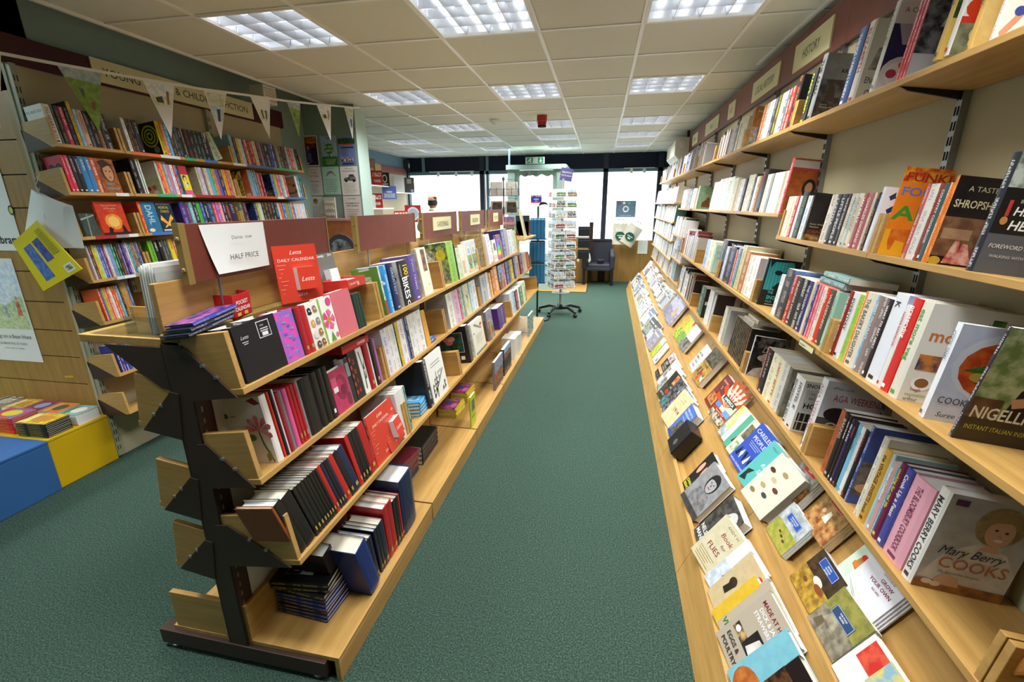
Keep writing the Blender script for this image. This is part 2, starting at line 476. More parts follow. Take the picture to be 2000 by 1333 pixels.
# lobby side, door
yd = 8.85
dr = struct('door_1', 'pale green glazed shop door with a scalloped glass top')
fr = MB().box(-1.74, -1.60, yd - .05, yd + .05, 0, 2.29).box(-.83, -.69, yd - .05, yd + .05, 0, 2.29).box(-1.76, -.67, yd - .08, yd + .06, 2.22, 2.3).build('door_frame', M['doorgreen'], dr)
pts = [(-1.6, .0), (-.83, .0), (-.83, 2.2), (-1.6, 2.2)]
mb = MB().box(-1.6, -1.52, yd - .02, yd + .02, 0, 2.22).box(-.9, -.83, yd - .02, yd + .02, 0, 2.22).box(-1.52, -.9, yd - .02, yd + .02, 0, .7)
top = [(-1.52, 2.2)] + [(-1.52 + .62 * k / 24, 2.115 + .02 * math.cos(k / 24 * 6 * PI) - (.03 if k in (0, 24) else 0)) for k in range(25)] + [(-.9, 2.2)]
mb.prism(top, yd - .02, yd + .02).build('door_leaf', M['doorgreen'], dr)
MB().box(-1.5, -.92, yd - .045, yd - .02, .32, .36).box(-1.5, -.92, yd - .045, yd - .02, .5, .54).build('door_moulding', M['pale_teal'], dr)
MB().box(-1.52, -.9, yd - .003, yd + .003, .7, 2.13).build('door_pane', M['glass'], dr)
MB().box(-1.42, -1.2, yd - .08, yd - .02, 2.14, 2.18).box(-1.36, -1.28, yd - .09, yd - .02, 2.11, 2.2).build('door_closer', M['chrome'], dr)
MB().box(-1.585, -1.57, yd - .04, yd - .02, 1.8, 2.0).build('door_bolt', M['steel'], dr)
MB().tube([(-1.7, yd - .05, 2.3), (-1.7, yd - .05, 2.62)], .018, 8).build('door_pipe', M['bluegrey'], dr)
MB().box(-1.76, -1.72, yd, ys, 0, .6).box(-.70, -.66, yd, ys, 0, .5).build('lobby_side', M['pale_teal'], dr)
MB().box(-1.745, -1.735, yd, ys, .6, 2.25).box(-.685, -.675, yd, ys, .5, 2.25).build('lobby_pane', M['glass'], dr)
MB().box(-1.75, -.66, yd + .06, ys, 2.27, 2.3).build('lobby_head', M['pale_teal'], dr)
ex = thing('exit_sign', 'green lit running-man exit sign above the shop door', 'sign', T((-1.225, yd - .06, 2.37)))
MB().box(-.17, .17, -.02, .02, -.055, .055).build('sign_box', M['white'], ex)
P = Print().frame((-.17, -.021, -.055), (1, 0, 0), (0, 0, 1), .34, .11)
P.items([('r', .06, .08, .4, .92, '1f9d6c'), ('r', .66, .08, .95, .92, '1f9d6c'), ('r', .78, .35, .84, .85, 'ffffff'), ('p', [(.71, .45), (.81, .12), (.91, .45)], 'ffffff'),
         ('e', .27, .8, .025, .08, 'ffffff'), ('p', [(.2, .7), (.27, .72), (.24, .42), (.17, .45)], 'ffffff'), ('p', [(.24, .45), (.3, .42), (.29, .15), (.26, .15)], 'ffffff'), ('p', [(.17, .48), (.2, .42), (.12, .22), (.09, .26)], 'ffffff'), ('p', [(.25, .7), (.33, .56), (.31, .52), (.23, .62)], 'ffffff')])
P.build('exit_symbol', ex)
op = thing('open_sign', 'purple OPEN card hanging inside the door glass', 'sign', T((-1.2, yd - .03, 1.7)))
MB().box(-.1, .1, -.003, .003, -.07, .07).build('card', plain('open_card_blue', '3c3590'), op)
P = Print().frame((-.1, -.0031, -.07), (1, 0, 0), (0, 0, 1), .2, .14)
P.items([('r', 0, .78, 1, 1, 'c8c4e0', '3c3590'), ('r', 0, 0, 1, .14, 'd0547a'), ('t', 'OPEN', .5, .4, .26, 'ffffff', {'a': 'c', 'b': 1}), ('r', .4, .22, .6, .27, 'ffffff')]); P.build('lettering', op)

# ------------------------------------------------------------------ street outside
st = tag(MB().box(-40, 40, 10.25, 19, -.2, -.12).build('street', M['road']), 'pale street outside the shop', kind='structure')
def house(x0, x1, h, mat, label):
    b = thing('house', label, 'building', T(((x0 + x1) / 2, 19, -.2)))
    w2 = (x1 - x0) / 2
    MB().box(-w2, w2, 0, 4, 0, h).build('wall', M[mat], b)
    MB().prism([(-w2, h), (w2, h), (w2 - .4, h + 1.6), (-w2 + .4, h + 1.6)], 0, 4).build('roof', M['bluegrey'], b)
    n = max(2, int((x1 - x0) / 2.2))
    for i in range(n):
        xx = -w2 + (i + .5) * (2 * w2 / n)
        for z in (2.7, 5.2):
            f = MB().box(xx - .45, xx + .45, -.06, 0, z, z + 1.3).build('window', M['white'], b)
            for a in (-1, 1):
                for q in (0, 1): MB().box(xx + a * .21 - .18, xx + a * .21 + .18, -.07, -.06, z + .08 + q * .62, z + .62 + q * .62).build('pane', plain('street_pane', 'a9bccd', .2) if 'street_pane' not in bpy.data.materials else bpy.data.materials['street_pane'], f)
    MB().box(-w2 + .6, -w2 + 1.5, -.08, 0, .05, 2.1).build('door', M['white'], b)
    return b
house(-14, -7, 6.6, 'facade', 'pale house across the street seen past the till window')
house(-7, -1.5, 7.4, 'facade_b', 'pinkish brick house across the street behind the shop door')
house(-1.5, 4.5, 6.8, 'facade', 'white house across the street behind the right-hand window')
house(4.5, 12, 7.0, 'facade_b', 'brick house across the street at the far right')

# ------------------------------------------------------------------ right wall shelving
YB = [-.07, .85, 1.774, 2.70, 3.62, 4.55, 5.47, 6.40, 7.32, 8.25, 9.17]
ORD = ['nearest', 'second', 'third', 'fourth', 'fifth', 'sixth', 'seventh', 'eighth', 'ninth', 'last']
# per bay: list of (shelf z, depth, end panel height)
RS = {}
for i in range(10):
    sh = [(1.965, .195, .12)]
    if i < 3: sh += [(1.438, .18, .13), (1.078, .265, .125), (.663, .265, .125)]
    elif i < 5: sh += [(1.55, .183, .0), (1.076, .265, .125), (.663, .265, .125)]
    elif i == 5: sh += [(1.55, .183, 0), (1.076, .265, .125), (.663, .265, .125)]
    elif i == 6: sh += [(1.55, .2, 0), (1.24, .25, 0), (.955, .25, 0), (.68, .25, .12)]
    else: sh += [(1.62, .25, 0), (1.375, .25, 0), (1.135, .25, 0), (.89, .25, 0), (.66, .25, .1)]
    RS[i] = sh
# the bay between YB[5] and YB[6] keeps the same heights as its neighbours
slot_me = None
for i in range(10):
    y0, y1 = YB[i], YB[i + 1]
    u = unit('wall_shelving', 'beech and beige wall shelving bay, %s along the right wall' % ORD[i], 'shelving', MR @ T((0, (y0 + y1) / 2, 0)), 'right wall shelving bays')
    part(MB().box(0, .02, y0 + .003, y1 - .003, .0, 2.31), 'back_panel', 'panel', u, MR)
    fa = part(MB().box(-.012, .02, y0 + .001, y1 - .001, 2.31, 2.535), 'fascia', 'fascia', u, MR)
    MB().box(-.015, -.008, y0, y1, 2.305, 2.315).build('fascia_lip', M['brownpost'], fa)
    up = part(MB().box(-.022, 0, y1 - .014, y1 + .014, .3, 2.31), 'upright', 'steel', u, MR)
    sl = MB()
    for k in range(46):
        z = .35 + k * .043
        for s in (-.0065, .0065): sl.box(-.0235, -.0215, y1 + s - .002, y1 + s + .002, z, z + .026)
    o = sl.build('slot', M['dark'], up); o['kind'] = 'stuff'
    for (z, d, eh) in RS[i]:
        F = SF(MR, -1, d, z, TILT)
        b = part(MB().box(-y1 + .002, -y0 - .002, 0, d / math.cos(TILT) - .002, -.02, 0), 'shelf', 'wood_x', u, F, bevel=.0015)
        if z > 1.3 and i < 6:
            MB().prism([(.005, -.02), (d, -.02), (d, -.045), (.03, -.03)], -y1 - .004, -y1 + .004, 'x').build('shelf_bracket', M['black'], b)
        if eh:
            for a in (-y1 + .002, -y0 - .02):
                if z > 1.9 and -a < 2.0: continue
                part(MB().box(a, a + .018, .004, d - .01, 0.0, eh), 'end_panel', 'wood_end', u, F, bevel=.0015)
# sign plates on the fascia
def plate(txt, y0, y1, z0, z1, label, size=.5):
    t = thing('section_sign', label, 'sign', MR @ T((-.012, (y0 + y1) / 2, (z0 + z1) / 2)))
    W, H = y1 - y0, z1 - z0
    MB().box(-.008, 0, -W / 2, W / 2, -H / 2, H / 2).build('plate', M['sign'], t)
    Print().frame((-.0081, W / 2, -H / 2), (0, -1, 0), (0, 0, 1), W, H).items([('t', txt, .5, .3, size, '2a3326', {'a': 'c', 'fit': W * .86, 'sx': .8})]).build('lettering', t)
plate('HISTORY', 2.86, 3.36, 2.345, 2.49, 'cream HISTORY sign on the right wall fascia')
plate('LOCAL HISTORY', 3.62, 4.22, 2.345, 2.485, 'cream LOCAL HISTORY sign beyond the HISTORY sign')
plate('ART', 4.75, 5.0, 2.345, 2.48, 'small square cream ART sign on the right wall fascia')
plate('MUSIC', 5.4, 6.1, 2.345, 2.475, 'cream sign next after the small ART sign')
plate('DRAMA', 6.6, 7.0, 2.345, 2.475, 'farthest cream sign near the air conditioner')
# display base units
SL_A = ((.55, .137), (.40, .365)); SL_B = ((.345, .35), (.165, .63))
for i in range(10):
    y0, y1 = YB[i] , YB[i + 1]
    u = unit('display_stepped_unit', 'beech stepped display unit for face-out books, %s along the right wall' % ORD[i], 'display unit', MR @ T((-.34, (y0 + y1) / 2, 0)), 'right wall display units')
    a, b = y0 + .0015, y1 - .0015
    part(MB().prism([(-.672, 0), (-.61, .157), (-.59, .157), (-.652, 0)], a, b), 'front_board', 'wood', u, MR, bevel=.001)
    part(MB().box(-.591, -.535, a, b, .122, .137), 'tray', 'wood', u, MR)
    part(MB().prism([(-.55, .137), (-.40, .365), (-.385, .355), (-.535, .127)], a, b), 'lower_slope', 'wood', u, MR)
    part(MB().prism([(-.40, .365), (-.395, .378), (-.335, .36), (-.34, .345)], a, b), 'ledge', 'wood', u, MR)
    part(MB().prism([(-.345, .35), (-.165, .63), (-.15, .62), (-.33, .34)], a, b), 'upper_slope', 'wood', u, MR)
    part(MB().box(-.62, -.6, a, b, 0, .02), 'plinth', 'dark', u, MR)
# air conditioner
u = unit('air_conditioner', 'white wall air conditioner high on the right wall near the window', 'air conditioner', MR @ T((0, 8.0, 2.35)))
part(MB().prism([(0, 2.22), (-.13, 2.19), (-.2, 2.27), (-.2, 2.45), (-.16, 2.5), (0, 2.5)], 7.3, 8.3), 'casing', 'offwhite', u, MR, bevel=.008)
for k in range(4): part(MB().box(-.003, .003, 7.36, 8.24, -.001, .001), 'vent_slat', 'dark', u, MR @ T((-.137 - .017 * k, 0, 2.199 + .018 * k)))
part(MB().lathe([(0, 0), (.05, 0), (.05, .004), (0, .004)], 20), 'side_badge', 'white', u, MR @ T((-.1, 7.3, 2.4)) @ RX(PI / 2))
part(MB().tube([(-.03, 7.35, 2.5), (-.03, 7.35, 2.6)], .02, 8), 'pipe', 'brownpost', u, MR)

# ------------------------------------------------------------------ island of back-to-back shelving
IB = [1.065, 1.945, 2.79, 3.64, 4.48, 5.32, 6.17]
IT = math.radians(8.5)
IS = [(1.096, .215, .17), (.795, .217, .16), (.508, .308, .165)]
LS = [(.955, .195, .165), (.66, .195, .165), (.42, .192, .165)]
IL = ['nearest island shelving bay with diaries and the half price notice', 'second island shelving bay with the cycling books', 'third island shelving bay with the GARDENING sign',
      'fourth island shelving bay with the RELIGION sign', 'fifth island shelving bay with the POETRY sign', 'last low island shelving bay beside the postcard spinner']
def post(u, y, hgt=1.215):
    p = part(MB().box(-.04, .036, y - .03, y - .026, .04, hgt).box(-.04, -.036, y - .03, y + .03, .04, hgt).box(.032, .036, y - .03, y + .03, .04, hgt).box(-.04, .036, y + .026, y + .03, .04, hgt), 'post', 'brown_metal', u, MI)
    sl = MB()
    for k in range(28): sl.box(.0355, .0368, y - .012, y - .006, .1 + .039 * k, .118 + .039 * k)
    o = sl.build('slot', M['steel'], p); o['kind'] = 'stuff'
def rbracket(u, F, a, d, hgt):
    part(MB().prism([(d * .13, -.026), (d, -.026), (d, hgt * .8), (d * .82, hgt * .8)], a - .003, a + .003, 'x'), 'bracket', 'brown_metal', u, F)
    for q in (.25, .62): part(MB().box(a - .0045, a + .0045, d * (.25 + q * .5) , d * (.25 + q * .5) + .012, .01 + hgt * q * .62, .018 + hgt * q * .62), 'bracket_rivet', 'steel', u, F)
for i in range(6):
    y0, y1 = IB[i], IB[i + 1]; low = i == 5
    u = unit('island_shelving', IL[i], 'shelving', MI @ T((0, (y0 + y1) / 2, 0)))
    post(u, y0 + .03)
    if low: post(u, y1 - .03)
    part(MB().box(.022, .03, y0 + .06, y1, .1, 1.2).box(-.034, -.026, y0 + .06, y1, .1, 1.2), 'back_panel', 'panel' if low else 'pale_panel', u, MI)
    part(MB().box(-.345, .345, y0 - .005, y0 + .045, .022, .085), 'foot', 'brown_metal', u, MI, bevel=.002)
    for x in (-.3, .3): part(MB().lathe([(0, 0), (.02, 0), (.022, .01), (.01, .022), (0, .022)], 10), 'foot_pad', 'steel', u, MI @ T((x, y0 + .02, 0)))
    for k, (z, d, eh) in enumerate(IS):
        if low and k == 0: continue
        F = SF(MI, 1, d, z, IT)
        part(MB().box(y0 + .002, y1 - .002, 0, d - .03, -.02, 0), 'shelf', 'wood_x', u, F, bevel=.0015)
        for a in (y0 + .004, y1 - .022): part(MB().box(a, a + .018, .006, d - .04, 0, eh), 'end_panel', 'wood_end', u, F, bevel=.0015)
        rbracket(u, F, y0, d - .03, eh)
    for k, (z, d, eh) in enumerate(LS):
        F = SF(MI, -1, d, z, IT)
        part(MB().box(-y1 + .002, -y0 - .002, 0, d - .03, -.02, 0), 'shelf', 'wood_x', u, F, bevel=.0015)
        for a in (-y0 - .02, -y1 + .004): part(MB().box(a, a + .018, .004, d - .04, 0, eh), 'end_panel', 'wood_end', u, F, bevel=.0015)
        rbracket(u, F, -y0, d - .03, eh)
    part(MB().box(.03, .392, y0 + .01, y1 - .002, .085, .103), 'base_shelf', 'wood', u, MI, bevel=.0015)
    part(MB().box(.374, .392, y0 + .01, y1 - .002, .0, .085), 'base_front', 'wood', u, MI, bevel=.001)
    part(MB().box(.03, .048, y0 + .01, y1 - .002, .103, .255), 'base_back', 'wood', u, MI, bevel=.001)
    part(MB().box(-.29, -.03, y0 + .01, y1 - .002, .085, .1), 'base_shelf', 'wood', u, MI)
    part(MB().box(-.275, -.05, y0 + .012, y0 + .03, .1, .255), 'base_end', 'wood_x', u, MI, bevel=.001)
    part(MB().box(-.055, -.036, y0 + .006, y1 - .002, .085, .262), 'base_back', 'wood', u, MI)
    part(MB().box(-.345, -.042, y0 + .005, y1 - .002, 1.206, 1.23), 'top_shelf', 'wood', u, MI, bevel=.0015)
    part(MB().prism([(-.25, 1.205), (-.04, 1.205), (-.04, 1.07), (-.07, 1.075)], y0, y0 + .006), 'top_bracket', 'brown_metal', u, MI)
    part(MB().box(-.036, .03, y0 + .0, y1 - .002, 1.222, 1.245), 'cap_rail', 'gilt', u, MI, bevel=.004)
    if low:
        part(MB().box(.03, .27, y0 + .01, y1 - .002, 1.2, 1.22), 'top_shelf', 'wood', u, MI, bevel=.0015)
        continue
    part(MB().box(-.038, -.02, y0 + .006, y1 - .004, 1.245, 1.392), 'top_board', 'wood', u, MI, bevel=.002)
    h0, h1 = ((1.17, 1.87), (2.13, 2.82), (2.96, 3.65), (3.78, 4.5), (4.68, 5.31))[i]
    hp = part(MB().box(.0, .018, h0, h1, 1.382, 1.553), 'header_board', 'mahog', u, MI, bevel=.001)
    MB().box(-.002, .02, h0 - .022, h0, 1.378, 1.556).box(-.002, .02, h1, h1 + .006, 1.378, 1.556).build('edge_strip', M['gilt'], hp)
    for z in (1.42, 1.51): MB().lathe([(0, 0), (.008, 0), (.006, .004), (0, .005)], 10, T((.009, h0 - .022, z)) @ RX(PI / 2)).build('screw_cap', M['gilt'], hp)
    for q in (.14, .84): part(MB().tube([(.008, h0 + (h1 - h0) * q, 1.24), (.008, h0 + (h1 - h0) * q, 1.385)], .005, 8), 'header_rod', 'steel', u, MI)
    word = ('', '', 'GARDENING', 'RELIGION', 'POETRY')[i]
    if word:
        a, b2 = ((0, 0), (0, 0), (3.13, 3.5), (4.02, 4.32), (4.86, 5.06))[i]
        pl_ = MB().box(.018, .024, a, b2, 1.43, 1.52).build('sign_plate', M['sign'], hp)
        P = Print().frame((.0241, a, 1.43), (0, 1, 0), (0, 0, 1), b2 - a, .09)
        P.items([('t', word, .5, .26, .58, '2f3a2a', {'a': 'c', 'fit': (b2 - a) * .86, 'sx': .8})])
        P.build('sign_lettering', hp)
# paper notice
t = thing('paper_notice', 'white paper notice reading Diaries now HALF PRICE taped on the island header', 'notice', MI @ T((.02, 1.35, 1.472)))
def nf(u, v): return (.002 + .012 * (1 - v) ** 2 * (1 - u) + .004 * math.sin(u * 3), -.135 + .27 * u + .03 * (1 - v) * (1 - u), -.076 + .152 * v)
MB().grid(nf, 8, 6).build('sheet', M['white'], t, smooth=True)
P = Print().frame((.017, -.125, -.076), (0, 1, 0), (0, 0, 1), .27, .152)
P.items([('t', 'Diaries  now', .5, .68, .11, '333333', {'a': 'c'}), ('t', 'HALF PRICE', .5, .26, .16, '222222', {'a': 'c'})]); P.build('lettering', t)

# ------------------------------------------------------------------ left wall childrens unit
LY = [2.16, 2.54, 3.44, 4.34]
LZ = [1.936, 1.685, 1.44, 1.193, .94, .61, .355]
LT = math.radians(8)
LN = ['narrow childrens shelving bay beside the slatwall', 'middle childrens shelving bay under the FICTION sign', 'far childrens shelving bay next to the notice wall']
for i in range(3):
    y0, y1 = LY[i], LY[i + 1]
    u = unit('childrens_shelving', LN[i], 'shelving', ML @ T((0, (y0 + y1) / 2, 0)))
    part(MB().box(-.02, 0, y0, y1, 0, 2.33), 'back_panel', 'panel', u, ML)
    fa = part(MB().box(-.02, .012, y0 - (.9 if i == 0 else 0), y1 + (.04 if i == 2 else 0), 2.33, 2.475), 'fascia', 'mahog_dark', u, ML)
    up = part(MB().box(0, .03, y0 - .015 + (.02 if i == 0 else 0), y0 + .015 + (.02 if i == 0 else 0), .02, 2.33), 'upright', 'steel_green', u, ML)
    sl = MB(); yy = y0 + (.02 if i == 0 else 0)
    for k in range(40):
        for s in (-.007, .007): sl.box(.0295, .0308, yy + s - .002, yy + s + .002, .06 + k * .056, .09 + k * .056)
    o = sl.build('slot', M['dark'], up); o['kind'] = 'stuff'
    for k, z in enumerate(LZ):
        d = .2 if k < 5 else .21
        F = SF(ML, 1, d, z, LT)
        part(MB().box(y0 + .002, y1 - .002, 0, d - .005, -.018, 0), 'shelf', 'wood_x', u, F, bevel=.001)
        for a in (y0 + .003, y1 - .019): part(MB().box(a, a + .016, .005, d - .01, 0, .13), 'end_panel', 'wood_end', u, F, bevel=.001)
        part(MB().prism([(.03, -.018), (d, -.018), (d, .1)], y0 + .0, y0 + .003, 'x'), 'bracket', 'brown_metal', u, F)
t = thing('section_sign', 'long cream sign YOUNG ADULT & CHILDRENS FICTION on the left wall', 'sign', ML @ T((.012, 3.29, 2.41)))
MB().box(0, .008, -.68, .68, -.066, .066).build('plate', M['sign'], t)
Print().frame((.0081, -.68, -.066), (0, 1, 0), (0, 0, 1), 1.36, .132).items([('t', "YOUNG ADULT & CHILDREN'S FICTION", .5, .3, .52, '2f3a2a', {'a': 'c', 'fit': 1.28})]).build('lettering', t)
# slatwall return and wooden side
u = unit('slatwall', 'beech slatwall panel with grooves facing the aisle, posters hung on it', 'panel', T((-4.2, 2.17, 0)))
zs = [0, .19, .345, .519, .698, .87, 1.05, 1.235, 1.42, 1.6, 1.78, 1.96, 2.2]
for a, b in zip(zs[:-1], zs[1:]): part(MB().box(-5.4, -3.16, 2.17, 2.19, a + .003, b - .003), 'slat', 'slatwood', u, Matrix.Identity(4), bevel=.001)
part(MB().box(-5.4, -3.15, 2.178, 2.2, 0, 2.2), 'groove_backing', 'dark', u, Matrix.Identity(4))
part(MB().box(-3.16, -3.125, 2.165, 2.2, 0, 2.2), 'edge_post', 'slatwood', u, Matrix.Identity(4))
# ------------------------------------------------------------------ posters and notices on the walls
def poster(name, label, mt, W, H, items, base='f4f3ee', cat='poster'):
    t = thing(name, label, cat, mt)
    MB().box(0, W, -.0012, 0, 0, H).build('sheet', plain('sheet_' + base, base, .55, .3, var=.02) if 'sheet_' + base not in bpy.data.materials else bpy.data.materials['sheet_' + base], t)
    Print().frame((0, -.0013, 0), (1, 0, 0), (0, 0, 1), W, H).items(items).build('print', t)
    return t
def lines(u0, u1, v0, v1, n, col, th=.25):
    r = []
    for k in range(n):
        v = v1 - (v1 - v0) * (k + .5) / n; h = (v1 - v0) / n * th / 2
        r.append(('r', u0 + .03 * ((k * 7) % 3), v - h, u1 - .05 * ((k * 5) % 4), v + h, col))
    return r
yn = 4.745
poster('dark_poster', 'dark poster with orange heading and a violet figure, top left of the notice wall', T((-3.156, yn, 2.012)), .178, .3,
       [('r', .04, .03, .96, .97, '17131c'), ('r', .08, .86, .92, .95, 'd98f1e', '7a2a12'), ('r', .08, .74, .92, .85, 'a3251a', 'd9821e'), ('r', .1, .6, .9, .73, '8a1f1a', '301018'),
        ('p', [(.15, .1), (.2, .45), (.3, .62), (.45, .6), (.55, .4), (.6, .1)], '6a5a9a', '2a2040'), ('e', .38, .6, .1, .06, '7f6fb0'), ('t', 'JAZZ NIGHT', .5, .88, .05, '2a0d08', {'a': 'c', 'b': 1}), ('r', .1, .06, .2, .1, 'e04030'), ('r', .22, .06, .35, .1, 'f0f0f0')])
poster('green_poster', 'AS YOU LIKE IT poster with a green tree, top centre of the notice wall', T((-2.937, yn, 2.009)), .18, .294,
       [('r', 0, .3, 1, 1, '8fb2d6', 'a9c6e2'), ('r', 0, 0, 1, .32, '3f8a2a', '2a6a20'), ('p', [(.46, .28), (.54, .28), (.52, .5), (.48, .5)], '6a4a2a'), ('e', .5, .58, .3, .17, '4f9a2e', '2f7a26'),
        ('t', 'AS YOU', .5, .6, .1, 'f4f6ee', {'a': 'c', 'b': 1}), ('t', 'LIKE IT', .5, .48, .1, 'f4f6ee', {'a': 'c', 'b': 1}), ('t', 'Ludlow', .5, .91, .07, '1d2333', {'a': 'c', 'b': 1})] + lines(.2, .9, .05, .24, 4, 'd8e8c8'))
poster('blue_poster', 'blue Ludlow festival poster with a row of portraits, top right of the notice wall', T((-2.738, yn, 2.009)), .19, .293,
       [('r', 0, 0, 1, 1, '7a94cc'), ('r', 0, .72, 1, .9, '44603a', '26422a'), ('t', 'Ludlow', .5, .86, .11, '1a2230', {'a': 'c', 'b': 1}), ('r', .12, .66, .85, .71, 'd8602c'), ('r', .15, .58, .9, .62, '2a3570')] + lines(.12, .6, .32, .55, 6, '3d57a0') +
       [('r', .12 + .15 * q, .14, .24 + .15 * q, .26, c, 'e8d0c0') for q, c in enumerate(('5a2a24', '80503a', '3a2a40', '90403a', '40302a'))] + [('r', .15, .04, .85, .09, '2d3a70')])
poster('creased_notice', 'creased white notice with red Songs of Praise heading on the notice wall', T((-3.142, yn, 1.711)), .172, .29,
       [('t', 'Songs', .5, .78, .1, 'b0413a', {'a': 'c'}), ('t', 'of Praise', .5, .66, .1, 'b0413a', {'a': 'c'}), ('t', 'Organ Sales', .5, .48, .08, 'b0413a', {'a': 'c', 'fit': .15}), ('t', 'Saturday next', .5, .9, .05, '444444', {'a': 'c'})] + lines(.25, .75, .08, .4, 6, '9a8f90'), 'dcdad6')
poster('mint_notice', 'mint green notice with a small rainbow in the middle of the notice wall', T((-2.96, yn, 1.72)), .2, .282,
       [('p', [(.2, .66), (.3, .8), (.5, .86), (.7, .8), (.8, .66), (.7, .66), (.6, .74), (.5, .77), (.4, .74), (.3, .66)], 'd9b83a', '4a80c0'), ('t', 'GARDEN FAYRE', .5, .92, .045, '3a6a5a', {'a': 'c'})] + lines(.12, .88, .08, .58, 8, '6f9f90', .18), 'b4ded0')
poster('vintage_car_notice', 'white notice with a black engraved car on the notice wall', T((-2.746, yn, 1.712)), .2, .291,
       [('t', 'The Friends of', .5, .9, .055, '333333', {'a': 'c'}), ('t', 'the motoring museum', .5, .82, .055, '333333', {'a': 'c', 'fit': .16}), ('p', [(.15, .5), (.2, .6), (.42, .62), (.5, .72), (.75, .72), (.85, .6), (.88, .5)], '3a3a3c', '8a8a8a'), ('e', .3, .5, .08, .05, '222222'), ('e', .75, .5, .08, .05, '222222')] + lines(.12, .88, .06, .42, 7, '9a9a9a', .16))
poster('basket_notice', 'grey notice with a small basket picture, lower left of the notice wall', T((-3.168, yn, 1.41)), .182, .292,
       [('e', .5, .82, .16, .1, '6a3a28', 'b89a50')] + lines(.15, .85, .1, .66, 8, '8f8f90', .18), 'dcdcd8')
poster('exhibition_notice', 'white AN EXHIBITION OF WW1 & WW2 notice, lower right of the notice wall', T((-2.747, yn, 1.41)), .205, .294,
       [('t', 'E J POYNER', .5, .88, .06, '444444', {'a': 'c'}), ('t', 'AN EXHIBITION OF', .5, .72, .062, '333333', {'a': 'c', 'b': 1, 'fit': .17}), ('t', 'WW1 & WW2', .5, .63, .07, '333333', {'a': 'c', 'b': 1})] + lines(.15, .85, .1, .56, 6, '888888', .2), 'e6e5e0')
t = thing('switch_panel', 'cream bank of light switches among the posters on the notice wall', 'switch', T((-2.905, yn, 1.58)))
MB().box(-.068, .068, -.02, 0, -.11, .11).build('plate', M['offwhite'], t, bevel=.002)
for r in range(3):
    for c in range(4): MB().box(-.05 + .027 * c, -.03 + .027 * c, -.026, -.02, .05 - .065 * r, .075 - .065 * r).build('rocker', M['white'], t)
poster('watercolour_poster', 'pale watercolour poster with a red figure reading Bear Hunt, low on the slatwall', T((-3.86, 2.168, .65)), .395, .66,
       [('r', .03, .33, .97, .97, 'c9dbe8', 'eef2ee'), ('r', .03, .33, .97, .52, 'b7c98a', 'dfe3b4'), ('p', [(.03, .5), (.3, .62), (.6, .56), (.97, .66), (.97, .5)], 'a9bd8c', 'd3d9a8'),
        ('p', [(.8, .46), (.9, .46), (.88, .6), (.82, .6)], 'b5543a', 'd88a6a'), ('e', .85, .63, .035, .02, 'd9a080'), ('p', [(.55, .44), (.62, .44), (.6, .56), (.57, .56)], '7f92a8', 'c3ccd4'),
        ('t', 'Going on a Bear Hunt', .5, .235, .055, '6a6458', {'a': 'c', 'fit': .36}), ('t', 'CELEBRATING 25 YEARS', .5, .17, .032, '8a8474', {'a': 'c'}), ('t', 'a story walk for families', .5, .125, .025, '8a8474', {'a': 'c'})], 'efece2')
poster('white_wall_poster', 'large white poster with a green outlined sketch and black lettering on the slatwall', T((-4.0, 2.168, 1.357)), .655, .70,
       [('p', [(.9, .74), (.985, .72), (.995, .86), (.92, .9)], '2a5a44'), ('p', [(.91, .755), (.975, .735), (.982, .85), (.925, .885)], 'f0efe8'), ('e', .99, .33, .03, .04, '222222'), ('e', .99, .33, .02, .027, 'c8d060'), ('t', 'Ludlow Library', .98, .06, .095, '24301f', {'a': 'r', 'b': 1})], 'f1f0ea')
for nm, x, z in (('yellow_tape', -3.93, .57), ('yellow_tape', -3.33, .555)):
    t = tag(MB().box(0, .07, -.001, 0, 0, .012).build(nm, plain('tape_yellow' , 'd8b818') if 'tape_yellow' not in bpy.data.materials else bpy.data.materials['tape_yellow'], mt=T((x, 2.168, z)) @ RY(-.1)), 'scrap of yellow tape %s on the slatwall' % ('left of centre' if x < -3.5 else 'near the edge post, right'), 'tape')

# ------------------------------------------------------------------ bunting
t = thing('bunting', 'string of white picture pennants hung across the childrens section', 'bunting', T((-3.0, 2.0, 2.35)))
ub = math.atan2(2.74, .48)
MBu = RZ(ub)                      # x along the string
strp = [(-.3, 0, 2.32), (.0, 0, 2.335), (.09, 0, 2.342), (.313, 0, 2.35), (.746, 0, 2.372), (1.154, 0, 2.396), (1.54, 0, 2.43), (1.908, 0, 2.458), (2.257, 0, 2.496), (2.636, 0, 2.54), (2.79, 0, 2.556), (2.88, 0, 2.575)]
mb = MB()
for a, b in zip(strp[:-1], strp[1:]): mb.prism([(a[0], a[2] - 2.358), (b[0], b[2] - 2.358), (b[0], b[2] - 2.342), (a[0], a[2] - 2.342)], -.001, .001)
mb.build('string', M['white'], t, MBu)
MB().tube([(2.86, 0, .22), (2.92, 0, .21), (2.95, .0, .1), (2.94, 0, .04)], .003, 6).build('string_tail', M['white'], t, MBu)
PN = [(-.16, .085, .0, 2.335, 2.34, 1.98), (.313, .52, .44, 2.343, 2.353, 2.021), (.746, .947, .859, 2.37, 2.377, 2.043), (1.154, 1.334, 1.226, 2.394, 2.403, 2.076), (1.54, 1.73, 1.672, 2.429, 2.435, 2.132),
      (1.908, 2.056, 1.995, 2.456, 2.462, 2.19), (2.257, 2.446, 2.394, 2.494, 2.509, 2.202), (2.636, 2.776, 2.721, 2.538, 2.552, 2.254)]
kinds = ['pale', 'green', 'walk', 'water', 'group', 'green', 'walk', 'water']
